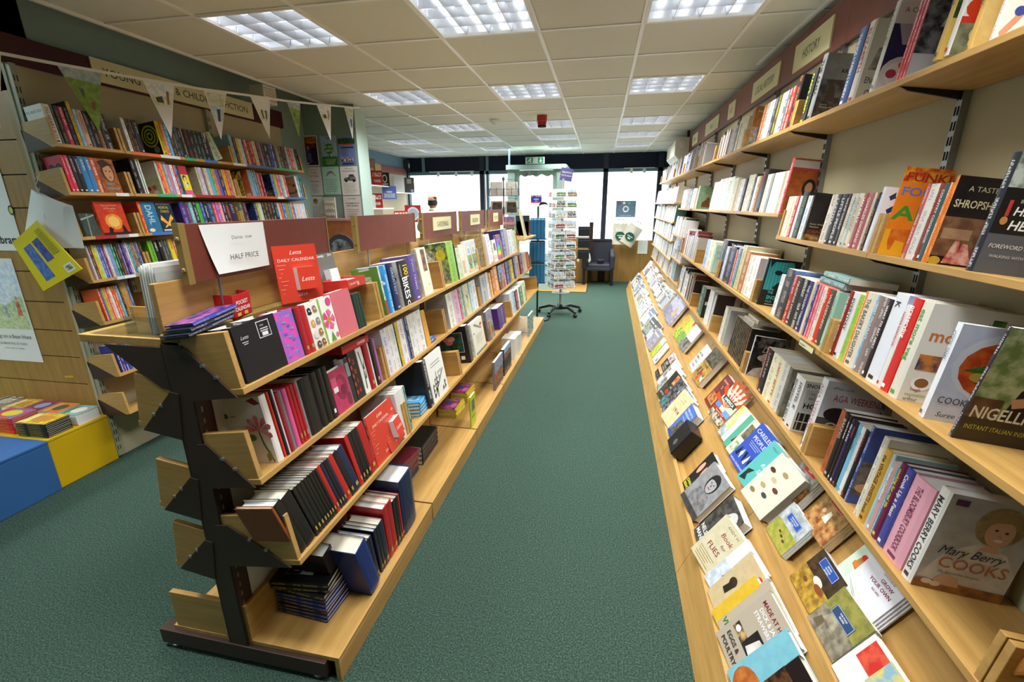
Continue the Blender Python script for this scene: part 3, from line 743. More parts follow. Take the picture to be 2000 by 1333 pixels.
for (a, b, c, za, zb, zc), kd in zip(PN, kinds):
    p = MB().prism([(a, za - 2.35), (b, zb - 2.35), (c, zc - 2.35)], -.0008, .0008).build('pennant', M['white'], t, MBu)
    P = Print().frame((0, -.0009, 0), (1, 0, 0), (0, 0, 1), 1, 1)
    def L(q, s): # point between the top edge (s=-1..1) and the tip (q=1)
        x = a + (b - a) * (s + 1) / 2; z = za + (zb - za) * (s + 1) / 2
        return (x + (c - x) * q, z - 2.35 + (zc - z) * q)
    if kd == 'green': its = [('p', [L(.0, -1), L(.0, 1), L(.2, 1), L(.15, -1)], '8fa6a8', 'b9c6c0'), ('p', [L(.15, -1), L(.2, 1), L(.97, 1), L(.97, -1)], '6f8f2e', '8aa83e'), ('p', [L(.3, -.5), L(.3, -.2), L(.45, -.3), L(.42, -.5)], '4a5a4a'), ('p', [L(.5, .1), L(.48, .5), L(.62, .4), L(.64, .1)], '8a4a2a')]
    elif kd == 'walk': its = [('p', [L(.04, -.9), L(.04, .9), L(.25, .9), L(.25, -.9)], 'cfdbe4', 'eef0ec'), ('p', [L(.25, -.9), L(.25, .9), L(.42, .9), L(.42, -.9)], 'c3cf9a', 'e3e4c4'), ('p', [L(.28, -.6), L(.24, .0), L(.36, .1), L(.36, -.6)], '4a4644'), ('p', [L(.14, .4), L(.14, .6), L(.38, .6), L(.38, .4)], '9a6a5a')]
    elif kd == 'water': its = [('p', [L(.04, -.9), L(.04, .9), L(.3, .9), L(.3, -.9)], 'd9dccb', 'b7c1a4'), ('p', [L(.3, -.9), L(.3, .9), L(.62, .9), L(.62, -.9)], 'a9c0d4', 'd6e2ea'), ('p', [L(.36, -.1), L(.36, .4), L(.62, .4), L(.62, -.1)], '3f4a5a')]
    else: its = [('p', [L(.3, -.8), L(.3, .8), L(.55, .8), L(.55, -.8)], 'c9cfae', 'e6e6d4'), ('p', [L(.3, -.4), L(.28, -.1), L(.5, -.1), L(.5, -.4)], '7a5a4a'), ('p', [L(.3, .2), L(.28, .5), L(.5, .5), L(.5, .2)], '5a6a7a')]
    for _ in its: pass
    P.items(its).build('pennant_print', p)
# ------------------------------------------------------------------ small things on ceiling and wall
t = thing('vent_box', 'small beige louvred box at the ceiling above the notice wall', 'vent', T((-3.12, 3.88, 2.51)))
MB().box(.17, .30, -.08, .08, -.07, .07).build('casing', M['offwhite'], t, bevel=.004)
for k in range(6): MB().box(.3, .303, -.065, .065, -.05 + .018 * k, -.042 + .018 * k).build('louvre_slat', M['panel'], t)
t = thing('smoke_detector', 'white round smoke detector on the ceiling tile', 'detector', T((-1.33, 5.95, CZ)))
MB().lathe([(0, -.05), (.03, -.05), (.045, -.03), (.055, -.02), (.055, 0), (0, 0)], 20).build('body', M['white'], t, smooth=False)
MB().lathe([(0, -.056), (.012, -.056), (.012, -.05), (0, -.05)], 12).build('sensor', M['offwhite'], t)
t = thing('alarm_sounder', 'red fire alarm sounder hanging from the ceiling', 'alarm', T((-.73, 5.8, CZ)))
MB().lathe([(0, -.12), (.045, -.12), (.055, -.06), (.06, -.055), (.06, 0), (0, 0)], 20).build('body', M['red_plastic'], t)
MB().lathe([(.046, -.122), (.049, -.122), (.05, -.11), (.047, -.11)], 20).build('rim', M['dark'], t)
t = thing('door_chime', 'small dark box with a cream dial high on the left front corner', 'box', T((-4.2, 9.98, 2.42)))
MB().box(-.03, .06, -.05, .05, -.1, .12).build('body', M['mullion'], t); MB().box(.06, .062, -.03, .03, -.04, .05).build('dial', M['sign'], t)

# ------------------------------------------------------------------ play cubes with book stacks
def cube(name, label, x0, x1, y0, y1, h, mat):
    t = thing(name, label, 'box', T(((x0 + x1) / 2, (y0 + y1) / 2, 0)))
    a, b = (x1 - x0) / 2, (y1 - y0) / 2
    MB().box(-a, a, -b, b, 0, h - .018).build('sides', M[mat], t, bevel=.004)
    MB().box(-a - .002, a + .002, -b - .002, b + .002, h - .018, h).build('lid', M[mat], t, bevel=.004)
    return t
cube('yellow_box', 'yellow painted wooden box beside the slatwall, books stacked on it', -3.95, -3.075, 1.822, 2.165, .318, 'yellow_box')
cube('blue_box', 'blue painted wooden box in front of the yellow one', -4.0, -3.06, .95, 1.815, .318, 'blue_box')
cube('green_box', 'green painted box at the left edge beyond the blue one', -4.9, -4.0, 1.3, 2.16, .318, 'yellow_box')
for ch in bpy.data.objects['green_box'].children: ch.data.materials[0] = plain('green_painted_board', '3f9a4a', .5) if 'green_painted_board' not in bpy.data.materials else bpy.data.materials['green_painted_board']

# ------------------------------------------------------------------ booklet hanging on string from the upright
t = thing('hanging_catalogue', 'yellow backed catalogue hanging by a string from the childrens shelves', 'booklet', T((-3.06, 2.13, 1.72)))
loop = [(.0, .03, .06), (.008, .0, .02), (.0, -.01, -.0), (-.006, -.012, -.03), (.03, -.02, -.1), (.03, -.03, -.18)]
MB().tube(loop, .0018, 6).build('string', M['white'], t)
MB().tube([(.0, -.005, .0), (.03, -.01, .025), (.035, -.01, .045), (.01, -.008, .03), (.0, -.005, .0), (.02, -.01, -.03), (.03, -.01, -.01)], .0016, 6).build('string_bow', M['white'], t)
def sheetfn(c, off, curl):
    (tlx, tlz), (trx, trz), (blx, blz), (brx, brz) = c
    return lambda u, v: ((blx + (brx - blx) * u) * (1 - v) + (tlx + (trx - tlx) * u) * v, off - curl * math.sin(PI * u) * (1 - .3 * v), (blz + (brz - blz) * u) * (1 - v) + (tlz + (trz - tlz) * u) * v)
for k in range(7):
    c = ((-.03 + .008 * k, -.02 - .004 * k), (.16 + .006 * k, -.11), (-.21 + .02 * k, -.33), (.08 + .02 * k, -.34))
    MB().grid(sheetfn(c, -.012 + .003 * k, .02), 6, 4).build('page', M['white'], t, smooth=True)
cy = ((-.004, -.19), (.02, -.195), (-.21, -.32), (.0, -.4))
yq = [(-.004, -.188), (.219, -.449), (-.102, -.584), (-.223, -.31)]
o = MB().prism(yq, -.05, -.046).build('back_cover', plain('catalogue_yellow', 'ecd913', .4), t)
P = Print().frame((-.004, -.0505, -.188), (.219 + .004, 0, -.449 + .188), (-.223 + .004, 0, -.31 + .188), 1, 1)
P.items([('r', .18, .12, .98, .22, 'ecd913')]); P = Print()
P.frame((0, -.0505, 0), (1, 0, 0), (0, 0, 1), 1, 1)
def Q(u, v):
    x = yq[0][0] + (yq[1][0] - yq[0][0]) * u; z = yq[0][1] + (yq[1][1] - yq[0][1]) * u
    x2 = yq[3][0] + (yq[2][0] - yq[3][0]) * u; z2 = yq[3][1] + (yq[2][1] - yq[3][1]) * u
    return (x + (x2 - x) * v, z + (z2 - z) * v)
P.items([('p', [Q(.2, .3), Q(.62, .3), Q(.62, .5), Q(.2, .5)], '3a4590', '5a66b0'), ('p', [Q(.2, .56), Q(.88, .56), Q(.88, .8), Q(.2, .8)], '3f5fb0', '6a86c8'), ('p', [Q(.8, .08), Q(.95, .08), Q(.95, .28), Q(.8, .28)], 'f0efe6'),
         ('p', [Q(.83, .11), Q(.92, .11), Q(.92, .25), Q(.83, .25)], '444444', 'f0efe6')] + [('p', [Q(.1 + .035 * k, .08), Q(.115 + .035 * k, .08), Q(.115 + .035 * k, .26), Q(.1 + .035 * k, .26)], 'a89c20') for k in range(14)])
P.build('back_print', t)

# ------------------------------------------------------------------ clear leaflet holder on the island's near end
ah = thing('leaflet_holder', 'clear acrylic leaflet holder standing on the near end of the island top', 'holder', MI @ T((-.09, 1.2, 1.23)))
MB().box(-.22, .08, -.12, .09, 0, .003).box(-.083, -.08, -.115, -.085, .003, .2).box(-.083, -.08, .03, .09, .003, .2).box(.06, .063, -.115, .09, .003, .19).box(-.083, .063, -.118, -.115, .003, .06).box(-.22, -.217, -.12, .09, .003, .03).build('acrylic_body', M['acrylic'], ah)
for k in range(7):
    lf = tag(MB().box(0, .0016, 0, .16, 0, .2 + .005 * (k % 3)).build('leaflet', M['white' if k % 3 else 'pale_panel'], mt=MI @ T((-.105 + .009 * k, 1.1, 1.2345)) @ RY(.04)), 'white printed leaflet upright in the clear holder, %s from the left' % ('first', 'second', 'third', 'fourth', 'fifth', 'sixth', 'seventh', 'eighth', 'ninth')[k], 'leaflet', 'leaflets in the clear holder')
t = thing('shelf_label', 'loose beech label block lettered SHIRE behind the leaflet holder', 'sign', MI @ T((-.26, 1.24, 1.231)))
MB().box(-.08, .08, -.004, .004, 0, .05).build('block', M['wood_x'], t)
Print().frame((.08, .0041, 0), (-1, 0, 0), (0, 0, 1), .16, .05).items([('t', 'SHIRE', .5, .3, .5, '8a6a30', {'a': 'c'})]).build('lettering', t)
t = thing('round_top_card', 'dark round-topped display card on the island between the first two headers', 'display card', MI @ T((-.25, 2.4, 1.23)))
MB().prism([(-.09, 0), (.09, 0), (.09, .12)] + [(.09 * math.cos(a * PI / 8), .13 + .09 * math.sin(a * PI / 8)) for a in range(9)] + [(-.09, .12)], -.004, .004).build('card', M['chair'], t)
Print().frame((-.09, -.0045, 0), (1, 0, 0), (0, 0, 1), .18, .22).items([('e', .5, .62, .36, .26, '6a7f8c', '2a2a30'), ('e', .5, .5, .26, .14, '9a6a4a', '3a3030')]).build('picture', t)
t = thing('orange_display_board', 'orange-pink mottled board with a pale top edge, below the notice wall', 'board', T((-2.7, 4.62, 0)))
MB().box(-.36, .42, -.015, .015, 0, 1.45).build('board', M['orange_cloth'], t)
MB().box(-.365, .425, -.02, .02, 1.45, 1.475).build('top_edge', plain('pale_pink_edge', 'e9b9b4'), t)

# ------------------------------------------------------------------ things near the window
t = thing('door_mat', 'tan coir mat in front of the shop door', 'mat', T((-1.0, 9.2, 0)))
MB().box(-.8, .78, -.53, .5, 0, .012).build('pile', M['mat'], t); MB().box(-.81, .79, -.54, .51, 0, .005).build('backing', M['black'], t)

ch = thing('tub_armchair', 'dark grey leather armchair with square legs by the front window', 'chair', T((-.02, 9.78, 0)) @ RZ(.02))
def sbox(nm, x0, x1, y0, y1, z0, z1, bv=.02): return MB().box(x0, x1, y0, y1, z0, z1).build(nm, M['chair'], ch, bevel=bv)
sbox('seat', -.25, .25, -.24, .2, .33, .43, .03)
bk = MB().grid(lambda u, v: (-.27 + .54 * u, .2 + .06 * v + .02 * math.sin(PI * u), .38 + .52 * v), 8, 6).grid(lambda u, v: (.27 - .54 * u, .27 + .06 * v + .02 * math.sin(PI * u), .38 + .52 * v), 8, 6).box(-.27, .27, .25, .33, .86, .9).build('backrest', M['chair'], ch)
for s in (-1, 1):
    x = s * .28
    MB().prism([(-.27, .33), (.26, .33), (.26, .72), (-.2, .64), (-.27, .6)], x - .045, x + .045, 'x').build('armrest', M['chair'], ch, bevel=.025)
    for y in (-.24, .24): MB().box(x - .03, x + .03, y - .03, y + .03, 0, .335).build('leg', M['black'], ch)
sbox('seat_rail', -.25, .25, -.26, -.22, .3, .36, .008)
t = thing('white_cloth', 'white cloth draped over the left arm of the dark armchair', 'cloth', T((-.31, 9.6, .62)))
MB().grid(lambda u, v: (.1 * math.cos(PI * (.05 + .9 * u)) * (1 + .3 * v) + .02 * math.sin(7 * v), -.14 + .24 * v, .07 * math.sin(PI * (.05 + .9 * u)) + .005 - (.16 * (abs(u - .5) * 2) ** 3)), 12, 6).build('fabric', M['white'], t, smooth=True)
t = thing('camera_bag', 'small black camera lying on the dark armchair seat', 'camera', T((.03, 9.68, .435)))
MB().box(-.07, .07, -.03, .05, 0, .075).build('body', M['black'], t, bevel=.01); MB().lathe([(0, 0), (.03, 0), (.03, .05), (0, .05)], 14, T((0, -.03, .035)) @ RX(PI / 2)).build('lens', M['black'], t)
def bag(label, mt, folded):
    t = thing('tote_bag', label, 'bag', mt, 'cotton tote bags')
    MB().grid(lambda u, v: (-.15 + .3 * u, -.03 * math.sin(PI * u) - .008 * math.sin(9 * u + 4 * v), -.42 * (1 - v)), 10, 8).grid(lambda u, v: (.15 - .3 * u, .012, -.42 * (1 - v)), 6, 6).build('body', M['canvas'], t, smooth=True)
    for s in (-.08, .08): MB().tube([(s - .03, -.01, 0), (s - .025, -.005, .06), (0, 0, .1), (s + .025, -.005, .06), (s + .03, -.01, 0)], .008, 6).build('handle', M['canvas'], t)
    P = Print().frame((-.15, -.045, -.42), (1, 0, 0), (0, 0, 1), .3, .42)
    P.items([('e', .5, .42, .33, .2, '2b5a4c'), ('r', .3, .42, .7, .46, 'd6e2da'), ('r', .4, .3, .6, .38, 'd6e2da'), ('r', .2, .62, .6, .78, 'e9e6da')]).build('emblem', t)
bag('cream tote bag with a round green emblem hanging upright at the window', T((.4, 9.93, 1.22)), 0)
bag('cream tote bag with a green emblem hanging askew beside the upright one', T((.72, 9.9, 1.17)) @ RY(.55), 1)
poster('window_notice', 'blue-grey notice with a white ring stuck on the front window', T((.29, 10.10, 1.34)), .4, .33, [('r', 0, 0, 1, 1, '5f7890', '7890a6'), ('e', .5, .5, .16, .2, 'eef2f4'), ('e', .5, .5, .09, .11, '6a8298'), ('e', .4, .86, .07, .08, 'f4f6f6'), ('e', .66, .86, .07, .08, '7fb0a0'), ('r', .08, .76, .22, .98, '8a5a70'), ('r', .2, .08, .8, .13, '9ab0c0')], '6a8298', 'notice')
poster('window_paper', 'white sheet pinned to the low wooden panel behind the bags', T((.78, 10.07, .6)), .2, .27, lines(.15, .85, .2, .8, 6, 'c8c8c8', .15))

# postcard spinner
SPX = T((-.549, 6.84, 0))
sp = thing('postcard_spinner', 'tall white wire postcard spinner on a castored star base', 'display stand', SPX)
MB().tube([(0, 0, .07), (0, 0, 1.95)], .018, 10).build('pole', M['pole'], sp)
MB().lathe([(.018, .07), (.05, .08), (.045, .13), (.022, .15), (.018, .15)], 14).build('hub', M['black'], sp)
for k in range(5):
    a = k * 2 * PI / 5 + .5; c, s = math.cos(a), math.sin(a)
    MB().tube([(.03 * c, .03 * s, .1), (.16 * c, .16 * s, .125), (.3 * c, .3 * s, .085), (.33 * c, .33 * s, .07)], .026, 8, r2=.02).build('leg', M['black'], sp)
    w_ = MB().lathe([(0, -.02), (.025, -.02), (.028, -.012), (.028, .012), (.025, .02), (0, .02)], 12, T((.33 * c, .33 * s, .028)) @ RZ(a) @ RX(PI / 2)).build('caster', M['black'], sp)
tiers = [1.70 - .143 * k for k in range(10)]
PCP = [[('r', 0, 0, 1, 1, 'f0ede4'), ('r', .05, .08, .95, .92, a, b), ('r', .05, .6, .95, .92, c2, d2)] for a, b, c2, d2 in (('6f8f4a', '3f5a30', '9fc0dc', 'd8e6f0'), ('9a7a50', '5a4a30', '7fa8d0', 'c0d4e4'), ('4a6a3a', '20301c', 'b8c8d0', 'e8e8e4'), ('b0503a', '6a3020', 'd0d8dc', 'a0b0b8'), ('d8d0b8', '8a8a70', '8ab4d8', 'e0e8ec'), ('3a3a36', '8a8a80', '6a6a64', 'c0c0b8'))]
pcm = []
for it in PCP:
    P = Print().frame((-.075, 0, 0), (1, 0, 0), (0, 0, 1), .15, .105); P.items(it)
    pcm.append(colmesh('postcard', P.v, P.f, P.c, P.i, P.md, P.uv, M['print']))
stack_me = MB().box(-.075, .075, .0, .016, 0, .105).mesh('postcard_stack', M['pages_w'])
for k, z in enumerate(tiers):
    for q in range(4):
        A = RZ(.42 + q * PI / 2)
        mb = MB()
        for s in (-.09, 0.0, .09): mb.tube([(s, -.17, z + .055), (s, -.172, z), (s, -.14, z - .005), (s, -.135, z + .06)], .0022, 5)
        mb.tube([(-.17, -.17, z + .03), (.17, -.17, z + .03)], .0022, 5).tube([(-.17, -.135, z + .055), (.17, -.135, z + .055)], .0022, 5).tube([(0, -.135, z + .05), (0, 0, z + .05)], .0025, 5)
        mb.build('wire_pocket', M['wire'], sp, A)
        for c in (-.083, .083):
            m = SPX @ A @ T((c, -.163, z + .002)) @ RX(-.12)
            o = bpy.data.objects.new('postcard', stack_me); C.objects.link(o); o.matrix_world = m
            tag(o, 'stack of picture postcards in the %s tier of the white spinner, pocket %s clockwise' % (('top', 'second', 'third', 'fourth', 'fifth', 'sixth', 'seventh', 'eighth', 'ninth', 'lowest')[k], ('one', 'two', 'three', 'four', 'five', 'six', 'seven', 'eight')[q * 2 + (c > 0)]), 'postcard', 'postcards in spinner tier %d' % (k + 1))
            f = bpy.data.objects.new('picture_side', pcm[(k * 5 + q * 3 + (c > 0)) % 6]); C.objects.link(f); f.parent = o; f.matrix_local = T((0, -.0004, 0))
MB().lathe([(.13, .33), (.135, .335), (.13, .34)], 24).build('base_ring', M['wire'], sp)
t = thing('spinner_sign', 'small navy card reading SALMON POSTCARDS clipped on top of the spinner', 'sign', SPX @ T((.03, 0, 1.92)) @ RY(.16) @ RZ(.2))
MB().box(-.085, .085, -.003, .003, 0, .17).build('card', plain('spinner_card', '4a4a7a'), t)
Print().frame((-.085, -.0035, 0), (1, 0, 0), (0, 0, 1), .17, .17).items([('t', 'SALMON', .5, .6, .2, 'e0d8c0', {'a': 'c', 'fit': .14}), ('t', 'POSTCARDS', .5, .36, .16, 'e0d8c0', {'a': 'c', 'fit': .14})]).build('lettering', t)

# black boxes and brown board right of the spinner
t = thing('low_display_wall', 'low beech display wall with a brown end post near the chair', 'partition', T((-.55, 9.9, 0)))
MB().box(-.38, .32, -.02, .02, 0, .95).build('board', M['slatwood'], t); MB().box(.32, .40, -.04, .04, 0, 1.25).build('end_post', M['brownpost'], t)
for k in range(3):
    t = thing('black_pouch', 'black pouch hanging beside the spinner, %s of three' % ('topmost', 'middle', 'lowest')[k], 'pouch', T((-.3, 9.3, 1.0 - .22 * k)))
    MB().box(-.13, .1, -.02, .02, 0, .19).build('body', M['black'], t, bevel=.01); MB().box(-.13, .1, -.024, -.02, .13, .15).build('flap', M['mullion'], t)
    MB().tube([(0, .02, .15), (0, .3, .17), (0, .58, .15)], .004, 6).build('hanger', M['wire_dark'], t)

# greeting card rack and blue book rack on the island end
cr = thing('card_rack', 'dark wire rack of white greeting cards beyond the POETRY header', 'display stand', T((-1.33, 6.45, 1.2)))
MB().tube([(0, 0, -1.2), (0, 0, .72)], .009, 8).lathe([(0, .72), (.016, .72), (.02, .75), (.008, .77), (0, .77)], 10).build('pole', M['wire_dark'], cr)
MB().lathe([(0, -1.2), (.2, -1.2), (.2, -1.18), (.03, -1.16), (0, -1.16)], 20).build('foot', M['wire_dark'], cr)
for k, z in enumerate((.28, .52)):
    mb = MB()
    for q in range(4):
        A = RZ(.25 + q * PI / 2)
        def W(*pts): mb.tube([A @ Vector(p) for p in pts], .003, 5)
        W((-.2, -.2, z), (.2, -.2, z)); W((-.2, -.19, z + .08), (.2, -.19, z + .08)); W((0, -.19, z + .2), (0, 0, z + .22))
        for s in (-.2, -.1, 0, .1, .2): W((s, -.2, z), (s, -.18, z + .1))
    mb.build('wire_tier', M['wire_blue'], cr)
    for q in range(4):
        for c in (-.1, .1):
            o = tag(MB().box(-.08, .08, 0, .012, 0, .17).build('greeting_card', M['white'], mt=T((-1.33, 6.45, 1.2)) @ RZ(.25 + q * PI / 2) @ T((c, -.185, z + .004)) @ RX(-.1)), 'white greeting card in the %s tier of the dark wire card rack, pocket %s' % (('lower', 'upper')[k], ('one', 'two', 'three', 'four', 'five', 'six', 'seven', 'eight')[q * 2 + (c > 0)]), 'card', 'greeting cards in rack tier %d' % (k + 1))
            if (q + k + (c > 0)) % 2 == 0 or (k == 0 and q == 0): Print().frame((-.08, -.0005, 0), (1, 0, 0), (0, 0, 1), .16, .17).items([('r', .08, .1, .92, .9, 'cfcdbd' if k else '6a6250', 'f0eee4' if k else '3a362c')]).build('picture', o)
t = thing('photo_card', 'sunset photograph card with purple sky at the island end', 'card', T((-1.2, 6.15, 1.33)) @ RZ(.1))
MB().box(-.075, .075, 0, .004, -.06, .12).build('card', M['white'], t)
Print().frame((-.075, -.0005, -.06), (1, 0, 0), (0, 0, 1), .15, .18).items([('r', 0, .6, 1, 1, '8a6aa8', 'b08ac0'), ('r', 0, .44, 1, .62, 'd09aa0', 'e0b0a0'), ('r', 0, 0, 1, .45, '6a6a6e', '8c8c90')]).build('picture', t)
MB().tube([(0, .03, .02), (0, .1, -.13)], .006, 6).build('prop', M['wire_dark'], t)
b = thing('blue_rack', 'blue wire rack of blue books with a hooked dark top behind the island', 'display stand', T((-.85, 6.45, 0)))
MB().tube([(0, 0, 0), (0, 0, 1.58)], .014, 8).build('pole', M['wire_dark'], b)
MB().lathe([(0, 0), (.18, 0), (.18, .02), (.03, .04), (0, .04)], 18).build('foot', M['wire_dark'], b)
MB().prism([(.0, 1.58), (.02, 1.62), (.06, 1.64), (.11, 1.63), (.14, 1.59), (.1, 1.605), (.05, 1.6)], -.01, .01).build('hook', M['wire_dark'], b)
mb = MB()
for z in (.55, .85, 1.15):
    for s in (-.1, -.05, 0, .05, .1): mb.tube([(s, -.1, z), (s, -.1, z + .28)], .0035, 5)
    mb.box(-.12, .12, -.1, .1, z - .01, z)
mb.build('wire_basket', M['wire_blue'], b)
for k, z in enumerate((.55, .85, 1.15)):
    for j in range(3):
        o = tag(MB().box(-.1, .1, -.085 + .05 * j, -.045 + .05 * j, z + .001, z + .255 + .02 * (j % 2)).build('guide_book', plain('guide_blue', '2f86b8', .35) if 'guide_blue' not in bpy.data.materials else bpy.data.materials['guide_blue'], mt=T((-.85, 6.45, 0))), 'blue guide book standing %s in the %s basket of the blue wire rack' % (('in front', 'in the middle', 'at the back')[j], ('lowest', 'middle', 'top')[k]), 'book', 'blue guides in the %s basket' % ('lowest', 'middle', 'top')[k])
        MB().box(-.094, .098, -.083 + .05 * j, -.047 + .05 * j, z + .003, z + .257 + .02 * (j % 2)).build('pages', M['pages_w'], o)
for lab, x, z0, z1, col in (('maroon slip-cased box standing at the island end', -.98, 1.205, 1.40, '6a2a28'), ('dark green file box behind the maroon one', -.99, 1.205, 1.47, '22383a')):
    t = thing('box_file', lab, 'box', T((x, 6.0 if 'maroon' in lab else 6.1, 0)))
    MB().box(-.085, .085, -.03, .03, z0, z1).build('case', plain('case_' + col, col), t, bevel=.003); MB().box(-.085, .085, -.031, -.029, z0 + .02, z0 + .05).build('label_strip', M['orange_cloth'] if 'maroon' in lab else M['mullion'], t)

# far left shelving beside the window
u = unit('stationery_shelving', 'white edged shelving with red and blue packs in the far left corner', 'shelving', T((-4.25, 8.9, 0)))
part(MB().box(0, .02, 7.3, 9.95, .3, 2.28), 'back_panel', 'panel', u, T((-4.25, 0, 0)))
part(MB().box(0, .04, 7.3, 8.55, 2.28, 2.44), 'fascia', 'fascia', u, T((-4.25, 0, 0)))
part(MB().box(0, .04, 8.75, 9.95, 2.22, 2.36), 'fascia', 'fascia', u, T((-4.25, 0, 0)))
part(MB().box(0, .05, 8.5, 8.75, 2.0, 2.36), 'board', 'wood', u, T((-4.25, 0, 0)))
for z, y0, y1 in ((1.96, 7.3, 8.75), (1.56, 7.3, 8.75), (1.2, 7.3, 9.9), (1.86, 8.8, 9.9)):
    part(MB().box(0, .25, y0, y1, z - .02, z), 'shelf', 'white', u, T((-4.25, 0, 0)))
def pack(nm, lab, x, y, z, w_, h, d, col, cat='pack', items=None, mt=None):
    t = thing(nm, lab, cat, T((x, y, z)) @ (mt or RZ(.5)))
    MB().box(-w_ / 2, w_ / 2, 0, d, 0, h).build('body', plain('pk_' + col, col, .45) if 'pk_' + col not in bpy.data.materials else bpy.data.materials['pk_' + col], t)
    Print().frame((-w_ / 2, -.0005, 0), (1, 0, 0), (0, 0, 1), w_, h).items(items or [('r', .12, .6, .88, .85, 'e8e0d8', col), ('r', .2, .2, .8, .4, 'd8ccc0', col)]).build('front_print', t)
pack('red_book', 'red book facing out on the upper far left shelf', -4.08, 8.3, 1.96, .2, .26, .03, 'c03024', 'book')
pack('black_book', 'black book with a white ring facing out on the upper far left shelf', -4.05, 8.55, 1.96, .17, .24, .03, '17181c', 'book', [('e', .5, .55, .25, .3, 'e8e4d8'), ('e', .5, .55, .18, .22, '17181c'), ('r', .2, .1, .8, .18, 'd0d0c8')])
pack('dark_red_book', 'dark red book facing out on the lower far left shelf', -4.07, 8.2, 1.56, .2, .26, .03, 'a82426', 'book')
pack('blue_map', 'blue and white map pack facing out above the dark red book', -4.0, 8.6, 1.72, .26, .24, .02, '5f78c8', 'map', [('r', .1, .1, .9, .45, 'c8d0d8', '8aa0d0'), ('r', .3, .5, .7, .62, 'e8e8f0')])
pack('white_pack', 'white wrapped pack leaning on the far left wall', -4.05, 9.2, 1.86, .2, .3, .04, 'eae8ea', 'pack')
pack('grey_folder', 'dark grey folder with a pale label on the far left shelf', -4.0, 9.6, 1.865, .2, .3, .03, '5a5a60', 'folder', [('r', .25, .6, .7, .9, 'd8b8a0'), ('r', .6, .05, .9, .2, 'c8c0c8')])
for k in range(4): pack('red_packet', 'red and yellow hanging packet, number %s from the pillar' % ('one', 'two', 'three', 'four')[k], -3.95, 8.75 + .14 * k, 1.3, .11, .2, .01, 'd8382c', 'packet', [('r', .1, .05, .9, .4, 'e0b040', 'd86a30'), ('r', .15, .7, .85, .85, 'f0e8e0')])
for k in range(5): pack('white_booklet', 'white booklet on the lower far left shelf, number %s' % ('one', 'two', 'three', 'four', 'five')[k], -4.08 + .02 * k, 7.62 + .08 * k, 1.56, .05, .22 + .01 * (k % 3), .12, 'e4e2e0', 'booklet')
pack('red_ring_sign', 'red and white round emblem board low in the far left corner', -4.0, 9.7, 1.25, .34, .36, .01, 'c8242c', 'sign', [('e', .5, .5, .4, .4, 'e8eaf0'), ('e', .5, .5, .3, .3, 'b8c4dc')])
o = bpy.data.objects['orange_display_board']

# ------------------------------------------------------------------ the man at the counter
pm = thing('person', 'man with thinning dark hair and a cream shirt seen from behind at the window', 'person', T((-2.79, 7.6, 0)))
def skin_body(name, pts, edges, mat, parent, sub=2):
    me = bpy.data.meshes.new(name); me.from_pydata([p[:3] for p in pts], edges, []); me.materials.append(M[mat])
    ob = bpy.data.objects.new(name, me); C.objects.link(ob); ob.parent = parent
    md = ob.modifiers.new('skin', 'SKIN'); md.use_smooth_shade = True
    for i, p in enumerate(pts):
        v = me.skin_vertices[0].data[i]; v.radius = (p[3], p[4] if len(p) > 4 else p[3]); v.use_root = i == 0
    sd = ob.modifiers.new('smooth', 'SUBSURF'); sd.levels = sub; sd.render_levels = sub
    return ob
body = [(0, 0, .92, .17, .12), (0, -.02, 1.12, .17, .12), (0, -.02, 1.34, .2, .12), (0, .0, 1.47, .12, .09), (0, .02, 1.53, .055), (0, .03, 1.58, .05),
        (-.17, -.01, 1.42, .075), (-.26, .02, 1.22, .052), (-.2, .22, 1.1, .042), (.17, -.01, 1.42, .075), (.26, .03, 1.22, .052), (.2, .23, 1.12, .042)]
skin_body('body', body, [(0, 1), (1, 2), (2, 3), (3, 4), (4, 5), (3, 6), (6, 7), (7, 8), (3, 9), (9, 10), (10, 11)], 'shirt', pm)
legs = [(0, 0, .93, .14, .11), (-.1, 0, .8, .09), (-.11, .0, .48, .065), (-.11, -.02, .1, .05), (-.12, .12, .05, .045), (.1, 0, .8, .09), (.11, .0, .48, .065), (.11, -.02, .1, .05), (.12, .12, .05, .045)]
skin_body('trousers', legs, [(0, 1), (1, 2), (2, 3), (3, 4), (0, 5), (5, 6), (6, 7), (7, 8)], 'trousers', pm)
hd = MB().lathe([(.02, 1.53), (.05, 1.56), (.066, 1.6), (.074, 1.65), (.076, 1.69), (.07, 1.73), (.054, 1.762), (.03, 1.782), (.004, 1.788)], 20, T((0, .03, 0)) @ Matrix.Diagonal((1, 1.18, 1, 1))).build('head', M['skin'], pm, smooth=True)
MB().grid(lambda u, v: (.081 * math.sin(2.4 * (u - .5) * 1.35) * (1 - .1 * v), .03 - .094 * math.cos(2.4 * (u - .5) * 1.35) * (1 - .16 * v * v), 1.6 + .135 * v), 14, 6).build('hair', M['hair'], pm, smooth=True)
for s in (-1, 1): MB().lathe([(0, -.004), (.018, -.004), (.02, 0), (.012, .006), (0, .006)], 12, T((s * .08, .04, 1.655)) @ RY(s * PI / 2) @ Matrix.Diagonal((1.5, 1, 1, 1))).build('ear', M['skin'], pm, smooth=True)
MB().prism([(-.015, 1.645), (.015, 1.645), (.006, 1.685), (-.006, 1.685)], .115, .135).build('nose', M['skin'], pm)
